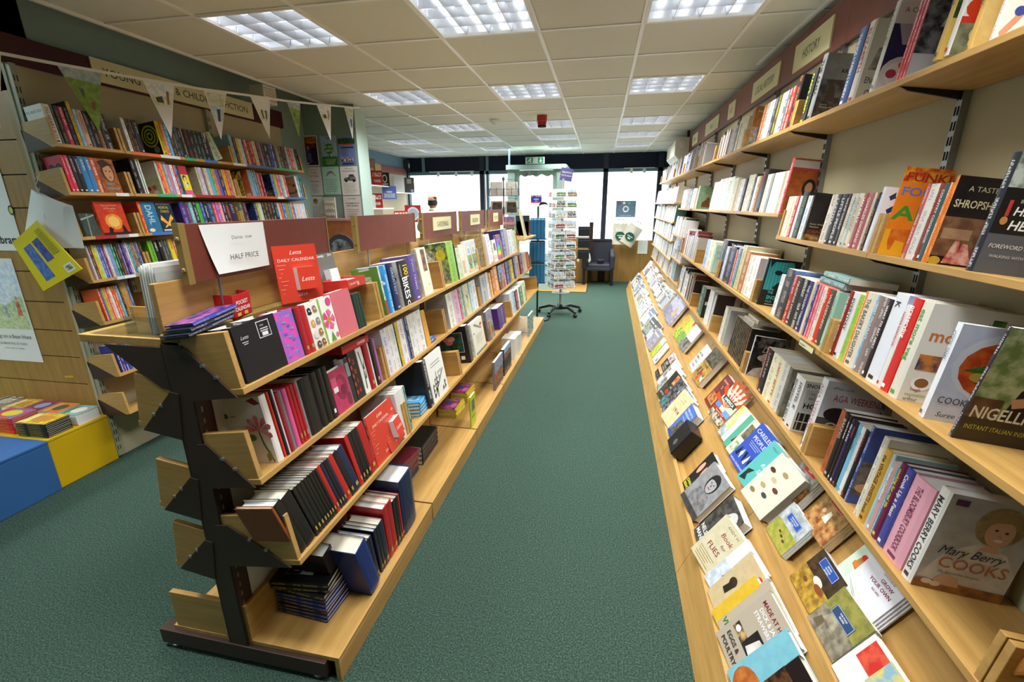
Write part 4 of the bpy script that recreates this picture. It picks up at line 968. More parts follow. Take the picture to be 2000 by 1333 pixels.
for s in (-1, 1):
    MB().lathe([(0, 0), (.009, 0), (.006, .004), (0, .005)], 10, T((s * .03, .112, 1.69)) @ RX(-PI / 2)).build('eye', M['white'], pm)
    hand = [(s * .2, .23, 1.11, .032), (s * .18, .3, 1.08, .036, .018)]
    pts = list(hand); eds = [(0, 1)]
    for f in range(4):
        b0 = len(pts); x = s * (.155 + .018 * f)
        pts += [(x, .34, 1.075, .009), (x, .375, 1.06, .008), (x, .395, 1.035, .007)]; eds += [(1, b0), (b0, b0 + 1), (b0 + 1, b0 + 2)]
    b0 = len(pts); pts += [(s * .145, .3, 1.07, .01), (s * .125, .33, 1.055, .009)]; eds += [(0, b0), (b0, b0 + 1)]
    skin_body('hand', pts, eds, 'skin', pm, 1)
MB().tube([(-.055, .01, 1.53), (-.03, -.045, 1.535), (.03, -.045, 1.535), (.055, .01, 1.53)], .016, 8).build('collar', M['shirt'], pm, smooth=True)
# ---- books on each shelf: distance along the shelf, thickness, height, cover, ink, options
ROWS = {
 'R1': ('R', 0.195, 1.965, 0.1222, 0.02, 'books on the top shelf of the right wall', [
  (6.573, 0.2871, 0.216, '23232e', '889'),
  (6.31, 0.2631, 0.216, 'ddd9c0', '555'),
  (6.107, 0.203, 0.216, '3438a0', 'eee'),
  (5.739, 0.3286, 0.234, '2a2a25', '887'),
  (5.509, 0.1967, 0.234, '36462e', 'cca'),
  (5.37, 0.1227, 0.234, 'e9e2d0', 'a07848', {'c': 'rembrandt', 'D': 0.19}),
  (4.034, 0.1004, 0.198, '8a8c8e', '333'),
  (3.923, 0.1107, 0.198, '66686c', 'ddd'),
  (3.848, 0.0752, 0.216, 'e8e4d0', 'a84'),
  (3.762, 0.0862, 0.216, 'f0ecd8', 'c93'),
  (3.68, 0.0821, 0.216, 'eee8c8', 'a63'),
  (3.539, 0.0754, 0.25, 'b07a3a', '357', {'c': 'atlas', 't': 'Atlas of'}),
  (3.289, 0.0642, 0.216, 'e08030', 'fff'),
  (3.218, 0.0716, 0.216, 'e8e0d0', '333'),
  (3.149, 0.0683, 0.216, 'eee', '822'),
  (3.084, 0.0652, 0.216, '444', 'ddd'),
  (3.031, 0.0535, 0.216, '5a5030', 'ee0'),
  (2.971, 0.0599, 0.216, 'd8d8b0', '363'),
  (2.913, 0.0574, 0.216, '687074', 'fff'),
  (2.874, 0.0395, 0.216, 'b33028', 'fff'),
  (2.828, 0.0459, 0.216, 'c44030', 'fff'),
  (2.755, 0.0655, 0.25, '222220', 'e87030'),
  (2.577, 0.0628, 0.234, '3a3a36', 'b8cc40', {'c': 'dkgreen', 't': "DAD'S ARMY"}),
  (2.506, 0.0529, 0.275, '8c8c8a', '222', {'c': 'army', 'k': 'h', 'D': 0.17, 't': 'THE ARMA'}),
  (2.178, 0.0559, 0.275, '4a6fae', 'fff', {'k': 'h', 't': 'THINGS I WISH I KNEW'}),
  (2.11, 0.056, 0.275, 'ddd5c8', 'c8502c', {'k': 'h', 'c': 'myself', 'D': 0.17, 't': 'ELIZABETH'}),
  (1.973, 0.0339, 0.275, 'e8e8e0', '888', {'up': 0.01, 'c': 'century', 'D': 0.19, 't': 'A CENTURY'}),
  (1.827, 0.0197, 0.275, 'c8404a', 'f4d0d0', {'up': 0.01}),
  (1.81, 0.0178, 0.275, 'c8404a', 'f4d0d0', {'up': 0.01}),
  (1.79, 0.0201, 0.275, 'c8404a', 'f4d0d0', {'up': 0.01, 'c': 'waterfall', 'D': 0.19}),
  (1.642, 0.0286, 0.25, 'd8b45a', '3a4a2a', {'up': 0.02, 'c': 'plainyel', 't': 'VEGETABLES'}),
  (1.6, 0.0247, 0.25, 'eceae4', 'b83020', {'up': 0.02, 'c': 'tomato', 'D': 0.18, 't': 'TOMATO'}),
  (1.513, 0.0252, 0.25, 'e0b860', '7a6a30', {'c': 'gold', 't': 'MEDITERRANEAN'}),
  (1.443, 0.0127, 0.25, 'f0ece4', 'd06040', {'c': 'redblue'}),
 ]),
 'R2': ('R', 0.18, 1.438, 0.1222, 0.012, 'books on the shelf at eye level, near right', [
  (2.652, 0.0543, 0.198, 'e8dfc8', 'a86'),
  (2.6, 0.0521, 0.198, 'e9dcc4', '964'),
  (2.557, 0.043, 0.198, 'b83a30', 'eed'),
  (2.526, 0.0278, 0.198, 'dfe6ee', '4a7ab8'),
  (2.456, 0.0699, 0.216, '1f2420', '4a8a60'),
  (2.402, 0.0537, 0.198, 'd4dce4', '58708a', {'c': 'josephine'}),
  (2.381, 0.0214, 0.198, '2a2420', 'c8a060', {'c': 'josephine', 'D': 0.15}),
  (2.162, 0.0507, 0.198, 'ded2c2', '555'),
  (2.118, 0.0435, 0.198, '36363a', 'd8d8d8', {'t': 'LAETITIA'}),
  (2.07, 0.0481, 0.198, '333338', 'd8d8d8', {'t': 'LITTLE PEOPLE'}),
  (2.044, 0.0262, 0.198, '3a3638', 'e8e0e0', {'t': 'WILKIE COLLINS'}),
  (2.015, 0.029, 0.198, 'ddd0b8', 'a85'),
  (1.987, 0.0285, 0.198, 'c8d4cc', '2a6a7a', {'t': 'HELLO AGAIN'}),
  (1.953, 0.0333, 0.198, 'e4d8c0', 'a86a3a', {'t': 'DAVID ESSEX'}),
  (1.922, 0.0313, 0.198, 'a85450', 'fff', {'t': 'IAN KELLY'}),
  (1.881, 0.0406, 0.198, 'b4696a', 'f0d0d0', {'t': 'CHARLES DICKENS'}),
  (1.867, 0.0146, 0.198, 'e0d4c0', '876'),
  (1.843, 0.0243, 0.198, '2a2622', 'e0802c'),
  (1.82, 0.0222, 0.216, 'e8ecf0', '3a5a9a', {'c': 'butterflies', 'D': 0.15, 't': 'THE NAGA'}),
  (1.743, 0.0047, 0.275, 'f08a20', 'c83020', {'c': 'funkie', 'D': 0.2}),
  (1.594, 0.0177, 0.216, 'b85860', 'f0d8d8'),
  (1.557, 0.0372, 0.216, 'dcd8cc', '8a8a8a'),
  (1.538, 0.0196, 0.216, '8c3a34', 'f0d8c8', {'t': 'GREAT HERBAL'}),
  (1.515, 0.0223, 0.216, '3a5a58', 'd8e0d8', {'t': 'COUNTRY COOKBOOK'}),
  (1.505, 0.0092, 0.216, 'e88030', 'fff'),
  (1.487, 0.0134, 0.234, 'e88a38', '402', {'c': 'shropshire', 'D': 0.2}),
  (1.314, 0.0242, 0.275, '2a2c34', 'ddd', {'c': 'heroes', 'D': 0.2, 'k': 'h'}),
 ]),
 'R2F': ('R', 0.183, 1.55, 0.1222, 0.012, 'books on the upper white-edged shelf of the right wall', [
  (7.072, 0.3561, 0.216, 'ece8e4', '888'),
  (6.749, 0.3229, 0.216, 'ded8ce', '654'),
  (6.564, 0.1845, 0.216, '7a2f34', 'ddd'),
  (6.229, 0.2729, 0.216, 'eeecea', '888'),
  (6.08, 0.1486, 0.216, 'd8e4e4', '48a'),
  (5.915, 0.1651, 0.216, '8a7a6a', 'ddc'),
  (5.748, 0.1673, 0.216, '3a56a8', 'fd8'),
  (5.657, 0.0541, 0.216, 'f0f0f0', '888'),
  (5.451, 0.2063, 0.216, 'e6e0c8', '2a3450'),
  (5.29, 0.079, 0.234, 'e8e2c8', '886', {'c': 'greenbear', 'D': 0.17}),
  (4.381, 0.2219, 0.234, 'ebe5da', '8a5a3a'),
  (4.124, 0.2574, 0.25, 'ece6dc', '7a4a32', {'c': 'beast'}),
  (3.896, 0.2186, 0.25, 'eeeee8', '4a9a3a'),
  (3.776, 0.12, 0.234, 'e4dfc4', '8a6'),
  (3.671, 0.0518, 0.216, 'e4d0b8', 'b43a30'),
  (3.592, 0.0785, 0.216, 'f0ece8', '888'),
  (3.524, 0.0684, 0.216, '2e2a36', 'c8c'),
  (3.432, 0.07, 0.234, 'e2ddc8', '887'),
  (3.374, 0.0586, 0.234, 'e4dcc4', 'a64'),
  (3.316, 0.0479, 0.234, '33302e', 'ddd'),
  (3.27, 0.0465, 0.216, 'eee', '668'),
  (3.208, 0.0618, 0.216, '9a6a44', 'edb'),
  (3.107, 0.0902, 0.25, '26241f', 'c03a28', {'t': 'IRAQ'}),
  (3.027, 0.075, 0.216, 'e6deca', '775'),
  (2.988, 0.0385, 0.216, 'a0a09c', '333'),
  (2.913, 0.0606, 0.216, 'f2f0ea', '888'),
  (2.866, 0.0477, 0.216, 'efede6', '998'),
  (2.819, 0.0461, 0.216, 'd8e8e4', '2a8a80'),
  (2.775, 0.0395, 0.216, 'c8b08a', '5a3a20'),
  (2.753, 0.0217, 0.216, 'f0eaf0', '6a3a70'),
  (2.718, 0.0354, 0.275, 'c8404a', 'f0d8d0', {'c': 'portrait', 'D': 0.2, 'k': 'h'}),
 ]),
 'R3': ('R', 0.265, 1.078, 0.1222, 0.022, 'cookbooks and lives on the middle shelf of the right wall', [
  (5.851, 0.2369, 0.25, 'b8c4d4', '345'),
  (5.653, 0.198, 0.25, '2a3a6a', 'dde'),
  (5.508, 0.145, 0.234, '6a4a3a', 'edc'),
  (5.258, 0.1514, 0.234, 'cfe0da', '888', {'c': 'pooh', 'D': 0.17}),
  (4.11, 0.1371, 0.234, 'a8c4e0', '3a4a7a'),
  (3.936, 0.1745, 0.234, 'ece4c8', 'a86'),
  (3.875, 0.0506, 0.216, 'b8dcc4', '4a8a6a', {'c': 'food', 'D': 0.15}),
  (3.557, 0.1456, 0.275, '2a2440', 'd8d0e0', {'c': 'history', 'D': 0.2, 't': 'The History of Art'}),
  (3.491, 0.0662, 0.234, 'd0dcea', '4a6aa0'),
  (3.44, 0.0512, 0.234, '28305a', 'e08a30'),
  (3.303, 0.1363, 0.25, '20283e', '9aa8c8'),
  (3.246, 0.0485, 0.234, 'c0543a', 'edc'),
  (3.191, 0.0552, 0.25, '6a90b8', 'dde'),
  (3.164, 0.0269, 0.234, '3a6a3a', 'cdc'),
  (3.067, 0.097, 0.275, 'c8bd90', '887', {'c': 'library', 'D': 0.2}),
  (2.969, 0.0983, 0.25, 'b06a34', 'f0d8b0'),
  (2.907, 0.0621, 0.234, 'ece4d4', 'b03030'),
  (2.847, 0.0596, 0.234, 'efe6dc', '6a2a30'),
  (2.778, 0.0696, 0.234, 'f0e8e4', 'c88a90'),
  (2.631, 0.0318, 0.25, '1d2322', '7ad', {'c': 'snowden', 'D': 0.16, 't': 'SNOWDEN'}),
  (2.366, 0.0472, 0.198, 'eceae6', 'a09a98'),
  (2.265, 0.0964, 0.234, '3a3a3c', 'b8b0a8', {'c': 'landscape', 'D': 0.16}),
  (2.215, 0.0448, 0.216, 'b8322a', 'f0e0d0'),
  (2.158, 0.0542, 0.216, '3c3a38', 'd8d0c0', {'t': 'FINDING HOME'}),
  (2.094, 0.0603, 0.216, '2c2c2a', 'f0f0e0', {'c': 'blackbio', 'D': 0.14}),
  (2.051, 0.043, 0.216, '3a3470', 'd8d8f0', {'t': 'THE GOLDEN THREAD'}),
  (2.026, 0.025, 0.216, 'e4d8b8', '6a5030', {'t': 'BEAR LUBIN'}),
  (2.002, 0.0244, 0.216, '34457a', 'dde'),
  (1.978, 0.0238, 0.216, 'd8505a', 'f8d8d8'),
  (1.955, 0.0232, 0.216, 'e4788a', 'f8e0e4'),
  (1.925, 0.0302, 0.216, 'eee4d0', '444'),
  (1.892, 0.0331, 0.216, 'dc3a26', 'f8e8d8', {'t': 'LENI'}),
  (1.853, 0.0384, 0.216, '524c46', 'd8d0c0', {'t': 'WILDERNESS'}),
  (1.826, 0.0271, 0.216, 'a4d8be', '8a3a30', {'t': 'LOVE, NINA'}),
  (1.737, 0.0245, 0.234, '9a2a26', 'f0e8dc', {'t': 'THE MEDIEVAL KITCHEN'}),
  (1.696, 0.0385, 0.234, 'eef0f0', '1a1a1a', {'t': 'EVERYDAY'}),
  (1.665, 0.0283, 0.234, 'a8cc4a', '6a9a2a'),
  (1.653, 0.0114, 0.25, 'f08a28', 'fff'),
  (1.598, 0.0555, 0.25, 'e8e0cc', '6a6058', {'k': 'h', 't': "THE BAKER'S DAUGHTER"}),
  (1.585, 0.0105, 0.25, '88b4d0', 'fff'),
  (1.563, 0.0222, 0.25, '9a8680', 'f0e8e0', {'t': 'HEART ON A PLATE'}),
  (1.534, 0.0289, 0.25, '857672', 'f0e8e0'),
  (1.511, 0.0233, 0.25, '2a2226', 'ffffff', {'t': 'WHAT TO EAT NEXT'}),
  (1.449, 0.0615, 0.275, 'eceef4', '2a3a30', {'k': 'h', 'c': 'plainblue', 'D': 0.21, 't': 'K'}),
  (1.428, 0.0208, 0.25, 'ecebe6', 'c03a30', {'t': 'NADIA SAWALHA'}),
  (1.392, 0.036, 0.275, 'd8302c', 'fff', {'t': 'preserving'}),
  (1.343, 0.0437, 0.275, 'e6e0d0', '5aa84a', {'k': 'h', 'c': 'eatveg', 'D': 0.21, 't': 'eat more veg'}),
  (1.226, 0.0216, 0.25, 'eef0f4', '6a6a72', {'c': 'cookthai', 'D': 0.2, 't': 'COOK THAI'}),
  (1.124, 0.012, 0.275, '35303a', 'ddd', {'c': 'nigel', 'D': 0.2, 'ln': 5.0}),
 ]),
 'R4': ('R', 0.265, 0.663, 0.1222, 0.022, 'cookbooks on the bottom shelf of the right wall', [
  (6.194, 0.286, 0.25, 'c8ccd0', '667'),
  (5.957, 0.2098, 0.25, '9fb0b8', '345'),
  (5.241, 0.2913, 0.275, 'dfe6e8', '333', {'c': 'porcelain', 'D': 0.2, 'k': 'h'}),
  (4.925, 0.2189, 0.234, 'ecebe6', '555', {'c': 'master', 'D': 0.17, 'k': 'h'}),
  (4.134, 0.1361, 0.25, '3a6a64', 'dcc'),
  (4.068, 0.0662, 0.25, '2a2620', 'bb8', {'c': 'spode', 'D': 0.18}),
  (3.787, 0.1527, 0.275, 'e6e6e4', 'bbb', {'k': 'h', 'c': 'blank', 'D': 0.21}),
  (3.324, 0.0666, 0.25, 'e8e6d8', '998'),
  (3.236, 0.0876, 0.25, 'b0b09a', '776', {'c': 'greyblock', 'D': 0.2}),
  (3.063, 0.0353, 0.25, '2c2622', 'b89a5a'),
  (3.028, 0.0345, 0.25, '2c2622', 'b89a5a'),
  (2.996, 0.0324, 0.25, '2e2824', 'a8905a'),
  (2.962, 0.0331, 0.25, '2a2420', 'b89a5a'),
  (2.93, 0.0324, 0.25, '302a24', 'c8a860'),
  (2.9, 0.0305, 0.25, '2a2420', 'b89a5a'),
  (2.87, 0.0299, 0.25, '2c2622', 'a8905a'),
  (2.84, 0.0293, 0.25, '2c2622', 'b89a5a'),
  (2.812, 0.0287, 0.25, '2a2420', 'b89a5a'),
  (2.784, 0.0282, 0.25, '2c2622', 'c8783a'),
  (2.749, 0.0345, 0.25, '2e2824', 'd8803a'),
  (2.653, 0.0214, 0.234, 'dfe0e0', '333', {'c': 'hatlady', 'D': 0.16}),
  (2.424, 0.0317, 0.234, '6a2a34', 'e0c8a0'),
  (2.358, 0.0653, 0.234, '1e1c1e', 'b0a8a8', {'t': 'LOVE LIFE'}),
  (2.276, 0.082, 0.234, 'ece8c8', 'b89a40'),
  (2.209, 0.0679, 0.234, 'efe4c0', 'c03028', {'t': 'LADY BETTY'}),
  (2.145, 0.0634, 0.234, 'd8d4cc', '888'),
  (2.107, 0.0384, 0.234, '6a685e', '998', {'c': 'greyhair', 'D': 0.16}),
  (2.015, 0.0451, 0.234, 'eceae8', '222', {'t': 'SNOWING IN BALI'}),
  (1.965, 0.0493, 0.234, 'e8e8e4', '1a1a1a', {'c': 'hotelk', 'D': 0.16, 't': 'HOTEL K'}),
  (1.836, 0.0133, 0.234, '4a3a30', 'b98', {'c': 'darkface', 'D': 0.13}),
  (1.797, 0.0469, 0.3, 'f0f2f4', 'c898a0', {'c': 'aga', 'D': 0.22, 'k': 'h', 't': 'AGA WEEKEND'}),
  (1.629, 0.0302, 0.25, 'b8623a', '4a2a1a'),
  (1.595, 0.0341, 0.25, '22201f', 'c8b8b0', {'k': 'h', 't': 'BAKING'}),
  (1.58, 0.0154, 0.25, '2a2426', 'f4f4f4', {'k': 'h', 't': 'HOW TO BAKE'}),
  (1.558, 0.0198, 0.25, '3a2a4c', 'f0e8f0', {'k': 'h', 't': 'PIES & PUDS'}),
  (1.541, 0.0174, 0.25, '1f1d22', 'd04a5a', {'t': 'PERFECT'}),
  (1.52, 0.0208, 0.25, '7cc0dc', '1a2a3a', {'t': 'JAMIE OLIVER'}),
  (1.5, 0.0203, 0.25, 'eef0ee', '6aa8b8', {'t': 'MARY McCARTNEY FOOD'}),
  (1.476, 0.0233, 0.25, '1c1a1a', 'c83a30', {'t': 'FOOD & LOVE'}),
  (1.459, 0.0175, 0.275, '3a4f90', 'dde', {'c': 'lobster', 'D': 0.21}),
  (1.383, 0.0255, 0.275, 'e8e4d4', '887', {'k': 'h'}),
  (1.348, 0.0353, 0.25, 'cfa040', '5a3a10', {'k': 'h', 't': 'the VINTAGE SWEETS book'}),
  (1.334, 0.0134, 0.25, 'a8d0d4', 'e8a0b0'),
  (1.311, 0.0232, 0.234, 'c8a0a0', 'f8f8f8', {'t': 'Student Cookbook'}),
  (1.304, 0.0071, 0.234, '3aa8c0', 'fff'),
  (1.278, 0.0263, 0.25, '6e2548', 'e0d040', {'k': 'h', 't': 'cooking for real life'}),
  (1.246, 0.0319, 0.25, '4a4f9c', 'f0f0f8', {'k': 'h', 'c': 'dots', 't': 'Cook Up a Feast'}),
  (1.163, 0.0817, 0.25, 'e8a8b8', '7a3a58', {'k': 'h', 't': 'THE BLOOMSBURY COOKBOOK'}),
  (1.116, 0.0396, 0.275, 'ece8e0', '3a3a44', {'k': 'h', 'c': 'maryb', 'D': 0.2, 't': 'MARY BERRY COOKS'}),
  (0.867, 0.0281, 0.2, 'b8783a', 'fff', {'c': 'siking', 'D': 0.2, 'ln': 35.0}),
 ]),
 'L1': ('L', 0.2, 1.936, 0.1396, 0.012, 'young adult books on the top childrens shelf', [
  (2.167, 0.0398, 0.198, 'e8e6e0', '2a2a2a', {'c': 'pig', 'D': 0.12, 't': 'PIG HEART BOY'}),
  (2.206, 0.0152, 0.198, '3a4040', '998'),
  (2.222, 0.0258, 0.198, '1c1c1e', 'a88040'),
  (2.247, 0.0236, 0.198, 'c8305a', 'fff'),
  (2.271, 0.0254, 0.198, '1a1a1c', '778'),
  (2.296, 0.0204, 0.234, 'd8b428', '2a2a2a', {'c': 'plainblack'}),
  (2.317, 0.0221, 0.198, '8ab8d8', 'fff'),
  (2.339, 0.0281, 0.198, 'd8b8a8', 'a03030', {'t': 'ROUNDSWISE'}),
  (2.367, 0.0258, 0.198, '3a3634', 'aaa'),
  (2.393, 0.0292, 0.198, '1e1c1e', 'a99'),
  (2.422, 0.0268, 0.198, '7a5a44', 'e0902c'),
  (2.453, 0.0398, 0.198, '201e20', 'ccc'),
  (2.591, 0.0217, 0.198, 'ecebe6', '222'),
  (2.612, 0.0199, 0.198, '1d1b1c', 'd88a30'),
  (2.632, 0.0302, 0.198, '1d1b1c', 'd88a30'),
  (2.663, 0.0273, 0.198, '22242a', 'e8e8f0', {'t': '23 GUNS'}),
  (2.822, 0.0301, 0.216, 'f0d828', '6a5a10', {'c': 'spiral', 'D': 0.13, 't': 'I AM NUMBER FOUR'}),
  (2.852, 0.0291, 0.216, 'f08a4a', 'fff', {'t': 'THE POWER OF SIX'}),
  (2.881, 0.028, 0.216, '3a9ad8', 'fff'),
  (2.909, 0.0244, 0.198, '333130', 'c8a860'),
  (2.933, 0.0268, 0.198, '3a3634', 'd8c880'),
  (2.96, 0.0218, 0.198, '34343c', 'a8b8e8'),
  (2.982, 0.0225, 0.198, '2a2a2a', 'eee', {'t': 'THE BIR'}),
  (3.009, 0.0194, 0.198, '6a5a48', 'cca'),
  (3.034, 0.0382, 0.198, '262426', 'c8402c'),
  (3.073, 0.0372, 0.198, '28262a', '9a9a9a'),
  (3.11, 0.0343, 0.198, '28262a', '8ac080'),
  (3.144, 0.0388, 0.198, '262628', '48b8c0'),
  (3.183, 0.0343, 0.198, '262426', 'e8d8d8'),
  (3.217, 0.034, 0.198, '2a2630', '8a4a8a'),
  (3.256, 0.0855, 0.198, 'b8cca8', '3a4a30', {'ln': -18.0}),
  (3.458, 0.0331, 0.216, '88b8cc', '357'),
  (3.491, 0.0365, 0.198, '24201e', 'e08030'),
  (3.528, 0.0297, 0.198, 'e8cc30', '333'),
  (3.558, 0.0365, 0.198, 'd8e0ec', '3a6aa8'),
  (3.594, 0.0188, 0.198, '2a3a5a', 'ccc'),
  (3.613, 0.0345, 0.198, 'e86428', 'fff'),
  (3.647, 0.0151, 0.198, '24242a', 'fff'),
  (3.663, 0.0459, 0.198, 'b82a28', 'f0d8d0'),
  (3.708, 0.0419, 0.198, 'e0d0a0', 'b02a28'),
  (3.75, 0.0305, 0.198, '2a3048', 'c88'),
  (3.781, 0.0336, 0.198, '8a6a78', 'e0607a'),
  (3.814, 0.0282, 0.198, '28262a', 'aaa'),
  (3.843, 0.0554, 0.198, '1c1a1e', 'ddd'),
  (3.898, 0.0355, 0.198, '2a3060', '8898d8'),
  (3.933, 0.0367, 0.198, '2f57b0', 'fff'),
  (3.97, 0.0296, 0.198, '3a2a34', 'd06080'),
  (4, 0.0357, 0.198, 'a8a07a', '333'),
  (4.035, 0.0399, 0.198, '3a4a38', 'ccb'),
  (4.075, 0.0556, 0.198, '3a302c', 'd8803a'),
  (4.131, 0.0424, 0.198, '8a9098', 'eee'),
  (4.173, 0.0207, 0.198, 'b8683a', 'fff'),
  (4.194, 0.0444, 0.198, 'd05060', 'fff'),
  (4.239, 0.0293, 0.198, 'b8c8b8', '464'),
  (4.268, 0.0507, 0.198, '1e1a18', 'b89a50'),
 ]),
 'L2': ('L', 0.2, 1.685, 0.1396, 0.012, 'childrens fiction on the second childrens shelf', [
  (2.191, 0.0159, 0.198, 'e83a58', 'fff', {'c': 'hearts', 'D': 0.12, 't': 'DANGEROUS IS EASY'}),
  (2.207, 0.0231, 0.198, 'e83a58', 'fff', {'t': 'DANGEROUS IS EASY'}),
  (2.23, 0.024, 0.198, '2a2c30', 'e8e8e8', {'t': 'ANTHONY'}),
  (2.254, 0.0267, 0.198, '26282c', 'e8e8e8', {'t': 'ANTHONY'}),
  (2.28, 0.0312, 0.198, '3a8ac8', 'fff', {'t': 'RAVEN'}),
  (2.312, 0.029, 0.198, '3a8ac8', 'fff', {'t': 'RAVEN'}),
  (2.341, 0.0296, 0.198, 'd8602c', 'fff'),
  (2.372, 0.1071, 0.198, 'b8683a', '4a2a1a', {'f': 'spirit', 't': 'Spirit Hunter'}),
  (2.589, 0.0226, 0.216, '222224', 'd8d8d8'),
  (2.627, 0.0117, 0.216, 'dfe8e0', '3a8a60'),
  (2.641, 0.0133, 0.216, 'e8ece8', '3a8a60', {'c': 'plaindk'}),
  (2.756, 0.0181, 0.216, 'cfe0b8', '3a8a3a', {'c': 'whitegreen', 'D': 0.14}),
  (2.774, 0.0164, 0.216, 'e8384a', 'fff'),
  (2.79, 0.0249, 0.216, 'f0782c', 'fd8'),
  (2.815, 0.0297, 0.216, '8a98b0', 'eee'),
  (2.845, 0.0187, 0.198, 'd890b0', '7a2a6a'),
  (2.867, 0.0248, 0.198, 'eee', '222'),
  (2.894, 0.013, 0.198, 'd8302c', 'fff'),
  (2.907, 0.0131, 0.198, '3a78c0', 'fd4'),
  (2.92, 0.014, 0.198, '1f1f24', '4ac'),
  (2.939, 0.0609, 0.198, 'f0dc30', 'e0508a', {'f': 'girl'}),
  (3.079, 0.0196, 0.198, 'd8ccb0', '3a3a30', {'c': 'beige'}),
  (3.103, 0.0298, 0.198, 'd8d4ea', '5a5ab0'),
  (3.138, 0.0192, 0.198, '9a7a5a', 'edc'),
  (3.157, 0.0243, 0.198, 'e4dcc8', 'a43'),
  (3.181, 0.0336, 0.198, '6ab4e0', '8ac83a'),
  (3.215, 0.016, 0.198, '4aa83a', 'fff'),
  (3.231, 0.0284, 0.198, 'f08a30', '3a5ab0'),
  (3.259, 0.0252, 0.198, '4a6ac8', 'e33'),
  (3.284, 0.0392, 0.198, '3a2f70', 'fc4'),
  (3.324, 0.0346, 0.198, 'f0b828', 'd33'),
  (3.358, 0.0227, 0.198, 'd83a30', 'fff'),
  (3.381, 0.0147, 0.198, 'a8a8b8', '333'),
  (3.396, 0.0198, 0.198, 'f0a030', 'fff'),
  (3.5, 0.0232, 0.198, '2a2824', 'e8d030', {'c': 'leopard'}),
  (3.601, 0.0491, 0.216, '78b8d8', 'e8783a', {'c': 'orangeplain', 'D': 0.14}),
  (3.65, 0.025, 0.216, '4a9aa8', 'fff'),
  (3.675, 0.0272, 0.216, '6a88a8', 'ddd'),
  (3.702, 0.0405, 0.198, 'b8502c', 'f0e0c0'),
  (3.75, 0.0242, 0.198, 'b82a5a', 'fff'),
  (3.877, 0.0446, 0.198, '4a7ac8', 'f0d030', {'c': 'darkblue', 'D': 0.13}),
  (3.921, 0.0355, 0.198, 'd8c850', '58a'),
  (3.957, 0.0434, 0.198, 'e85a88', 'fff'),
  (4, 0.0264, 0.198, '5ab0a8', 'fff'),
  (4.027, 0.0312, 0.198, 'e8ece8', 'a44'),
  (4.058, 0.0279, 0.198, 'd84a38', 'fff'),
  (4.222, 0.0323, 0.198, 'e8ece8', '686', {'c': 'fruits'}),
  (4.255, 0.0328, 0.198, '5aa0a8', 'fff'),
  (4.287, 0.0366, 0.198, '2a5a68', 'bdd'),
 ]),
 'L3': ('L', 0.2, 1.44, 0.1396, 0.012, 'childrens fiction on the third childrens shelf', [
  (2.204, 0.0804, 0.13, '4a5650', '9aa8a0', {'f': 'slate'}),
  (2.305, 0.1679, 0.198, 'd8401c', 'f8b080', {'f': 'mongolia', 't': 'The Last Sword of Mongolia'}),
  (2.57, 0.0215, 0.198, 'e8502c', 'f0e040'),
  (2.591, 0.1007, 0.198, '2f7aa0', 'a8d8e8', {'f': 'dahl', 't': 'DAHL'}),
  (2.692, 0.1237, 0.198, '1a2a38', 'f0d040', {'f': 'chaos', 't': 'MORTAL CHAOS'}),
  (2.883, 0.0436, 0.198, '4a3a8a', 'c8b0e0'),
  (2.927, 0.0312, 0.198, '5a3a58', 'd8a'),
  (2.958, 0.0317, 0.198, '6ab8c0', 'fff'),
  (2.99, 0.037, 0.198, '2f3038', 'e0e0e8'),
  (3.027, 0.0282, 0.198, '4ac83a', '222'),
  (3.055, 0.0335, 0.198, '2a4a9a', 'bcf'),
  (3.088, 0.0341, 0.198, '1f1d22', 'eee'),
  (3.122, 0.0498, 0.198, '2a4a78', '9bd'),
  (3.172, 0.0254, 0.198, 'e8403a', 'fff'),
  (3.198, 0.0362, 0.198, 'b060b0', 'fcf'),
  (3.234, 0.0316, 0.198, 'e8889a', 'fff'),
  (3.265, 0.0321, 0.198, '2a2830', 'eee'),
  (3.297, 0.0381, 0.198, '5a2a2e', 'd99'),
  (3.336, 0.0501, 0.198, '2f2838', 'd8c8f0', {'t': 'JASSY'}),
  (3.386, 0.0514, 0.198, '4a3a24', 'e8b840'),
  (3.437, 0.0468, 0.198, '3a5a3a', 'c8d8a0'),
  (3.484, 0.0418, 0.198, '4a2838', 'e8a'),
  (3.612, 0.0317, 0.198, '2a3a6a', 'eee'),
  (3.65, 0.0258, 0.198, 'd8d070', '668'),
  (3.676, 0.0327, 0.198, 'e0e8d8', '6a8'),
  (3.709, 0.0399, 0.198, '2a2c28', 'd8b060'),
  (3.748, 0.0406, 0.198, '2a2c28', 'd8b060'),
  (3.789, 0.0414, 0.198, '2c2826', 'e87820'),
  (3.83, 0.0422, 0.198, '2a2a2c', 'd8c8e0'),
  (3.873, 0.043, 0.198, '2a2c2c', '78d8d0'),
  (3.916, 0.0291, 0.198, 'e8e0e0', '8ad'),
  (3.945, 0.0369, 0.198, 'd8502c', 'fb5'),
  (3.982, 0.0451, 0.198, '4a78b8', 'fff'),
  (4.027, 0.0383, 0.198, 'a8a850', '345'),
  (4.065, 0.0389, 0.198, '4a88a0', 'de8'),
  (4.104, 0.0316, 0.198, 'e08a30', 'fff'),
  (4.136, 0.024, 0.198, '4a6ab8', 'fff'),
  (4.16, 0.0569, 0.198, 'e0dcd8', '88a'),
  (4.217, 0.0415, 0.198, 'e8d8d8', 'c7a'),
  (4.258, 0.0679, 0.198, 'dce4ea', '8ac'),
 ]),
 'L4': ('L', 0.2, 1.193, 0.1396, 0.012, 'childrens paperbacks on the fourth childrens shelf', [
  (2.198, 0.0117, 0.198, 'd8d0e4', '889'),
  (2.209, 0.0148, 0.198, '4a3f30', 'db8'),
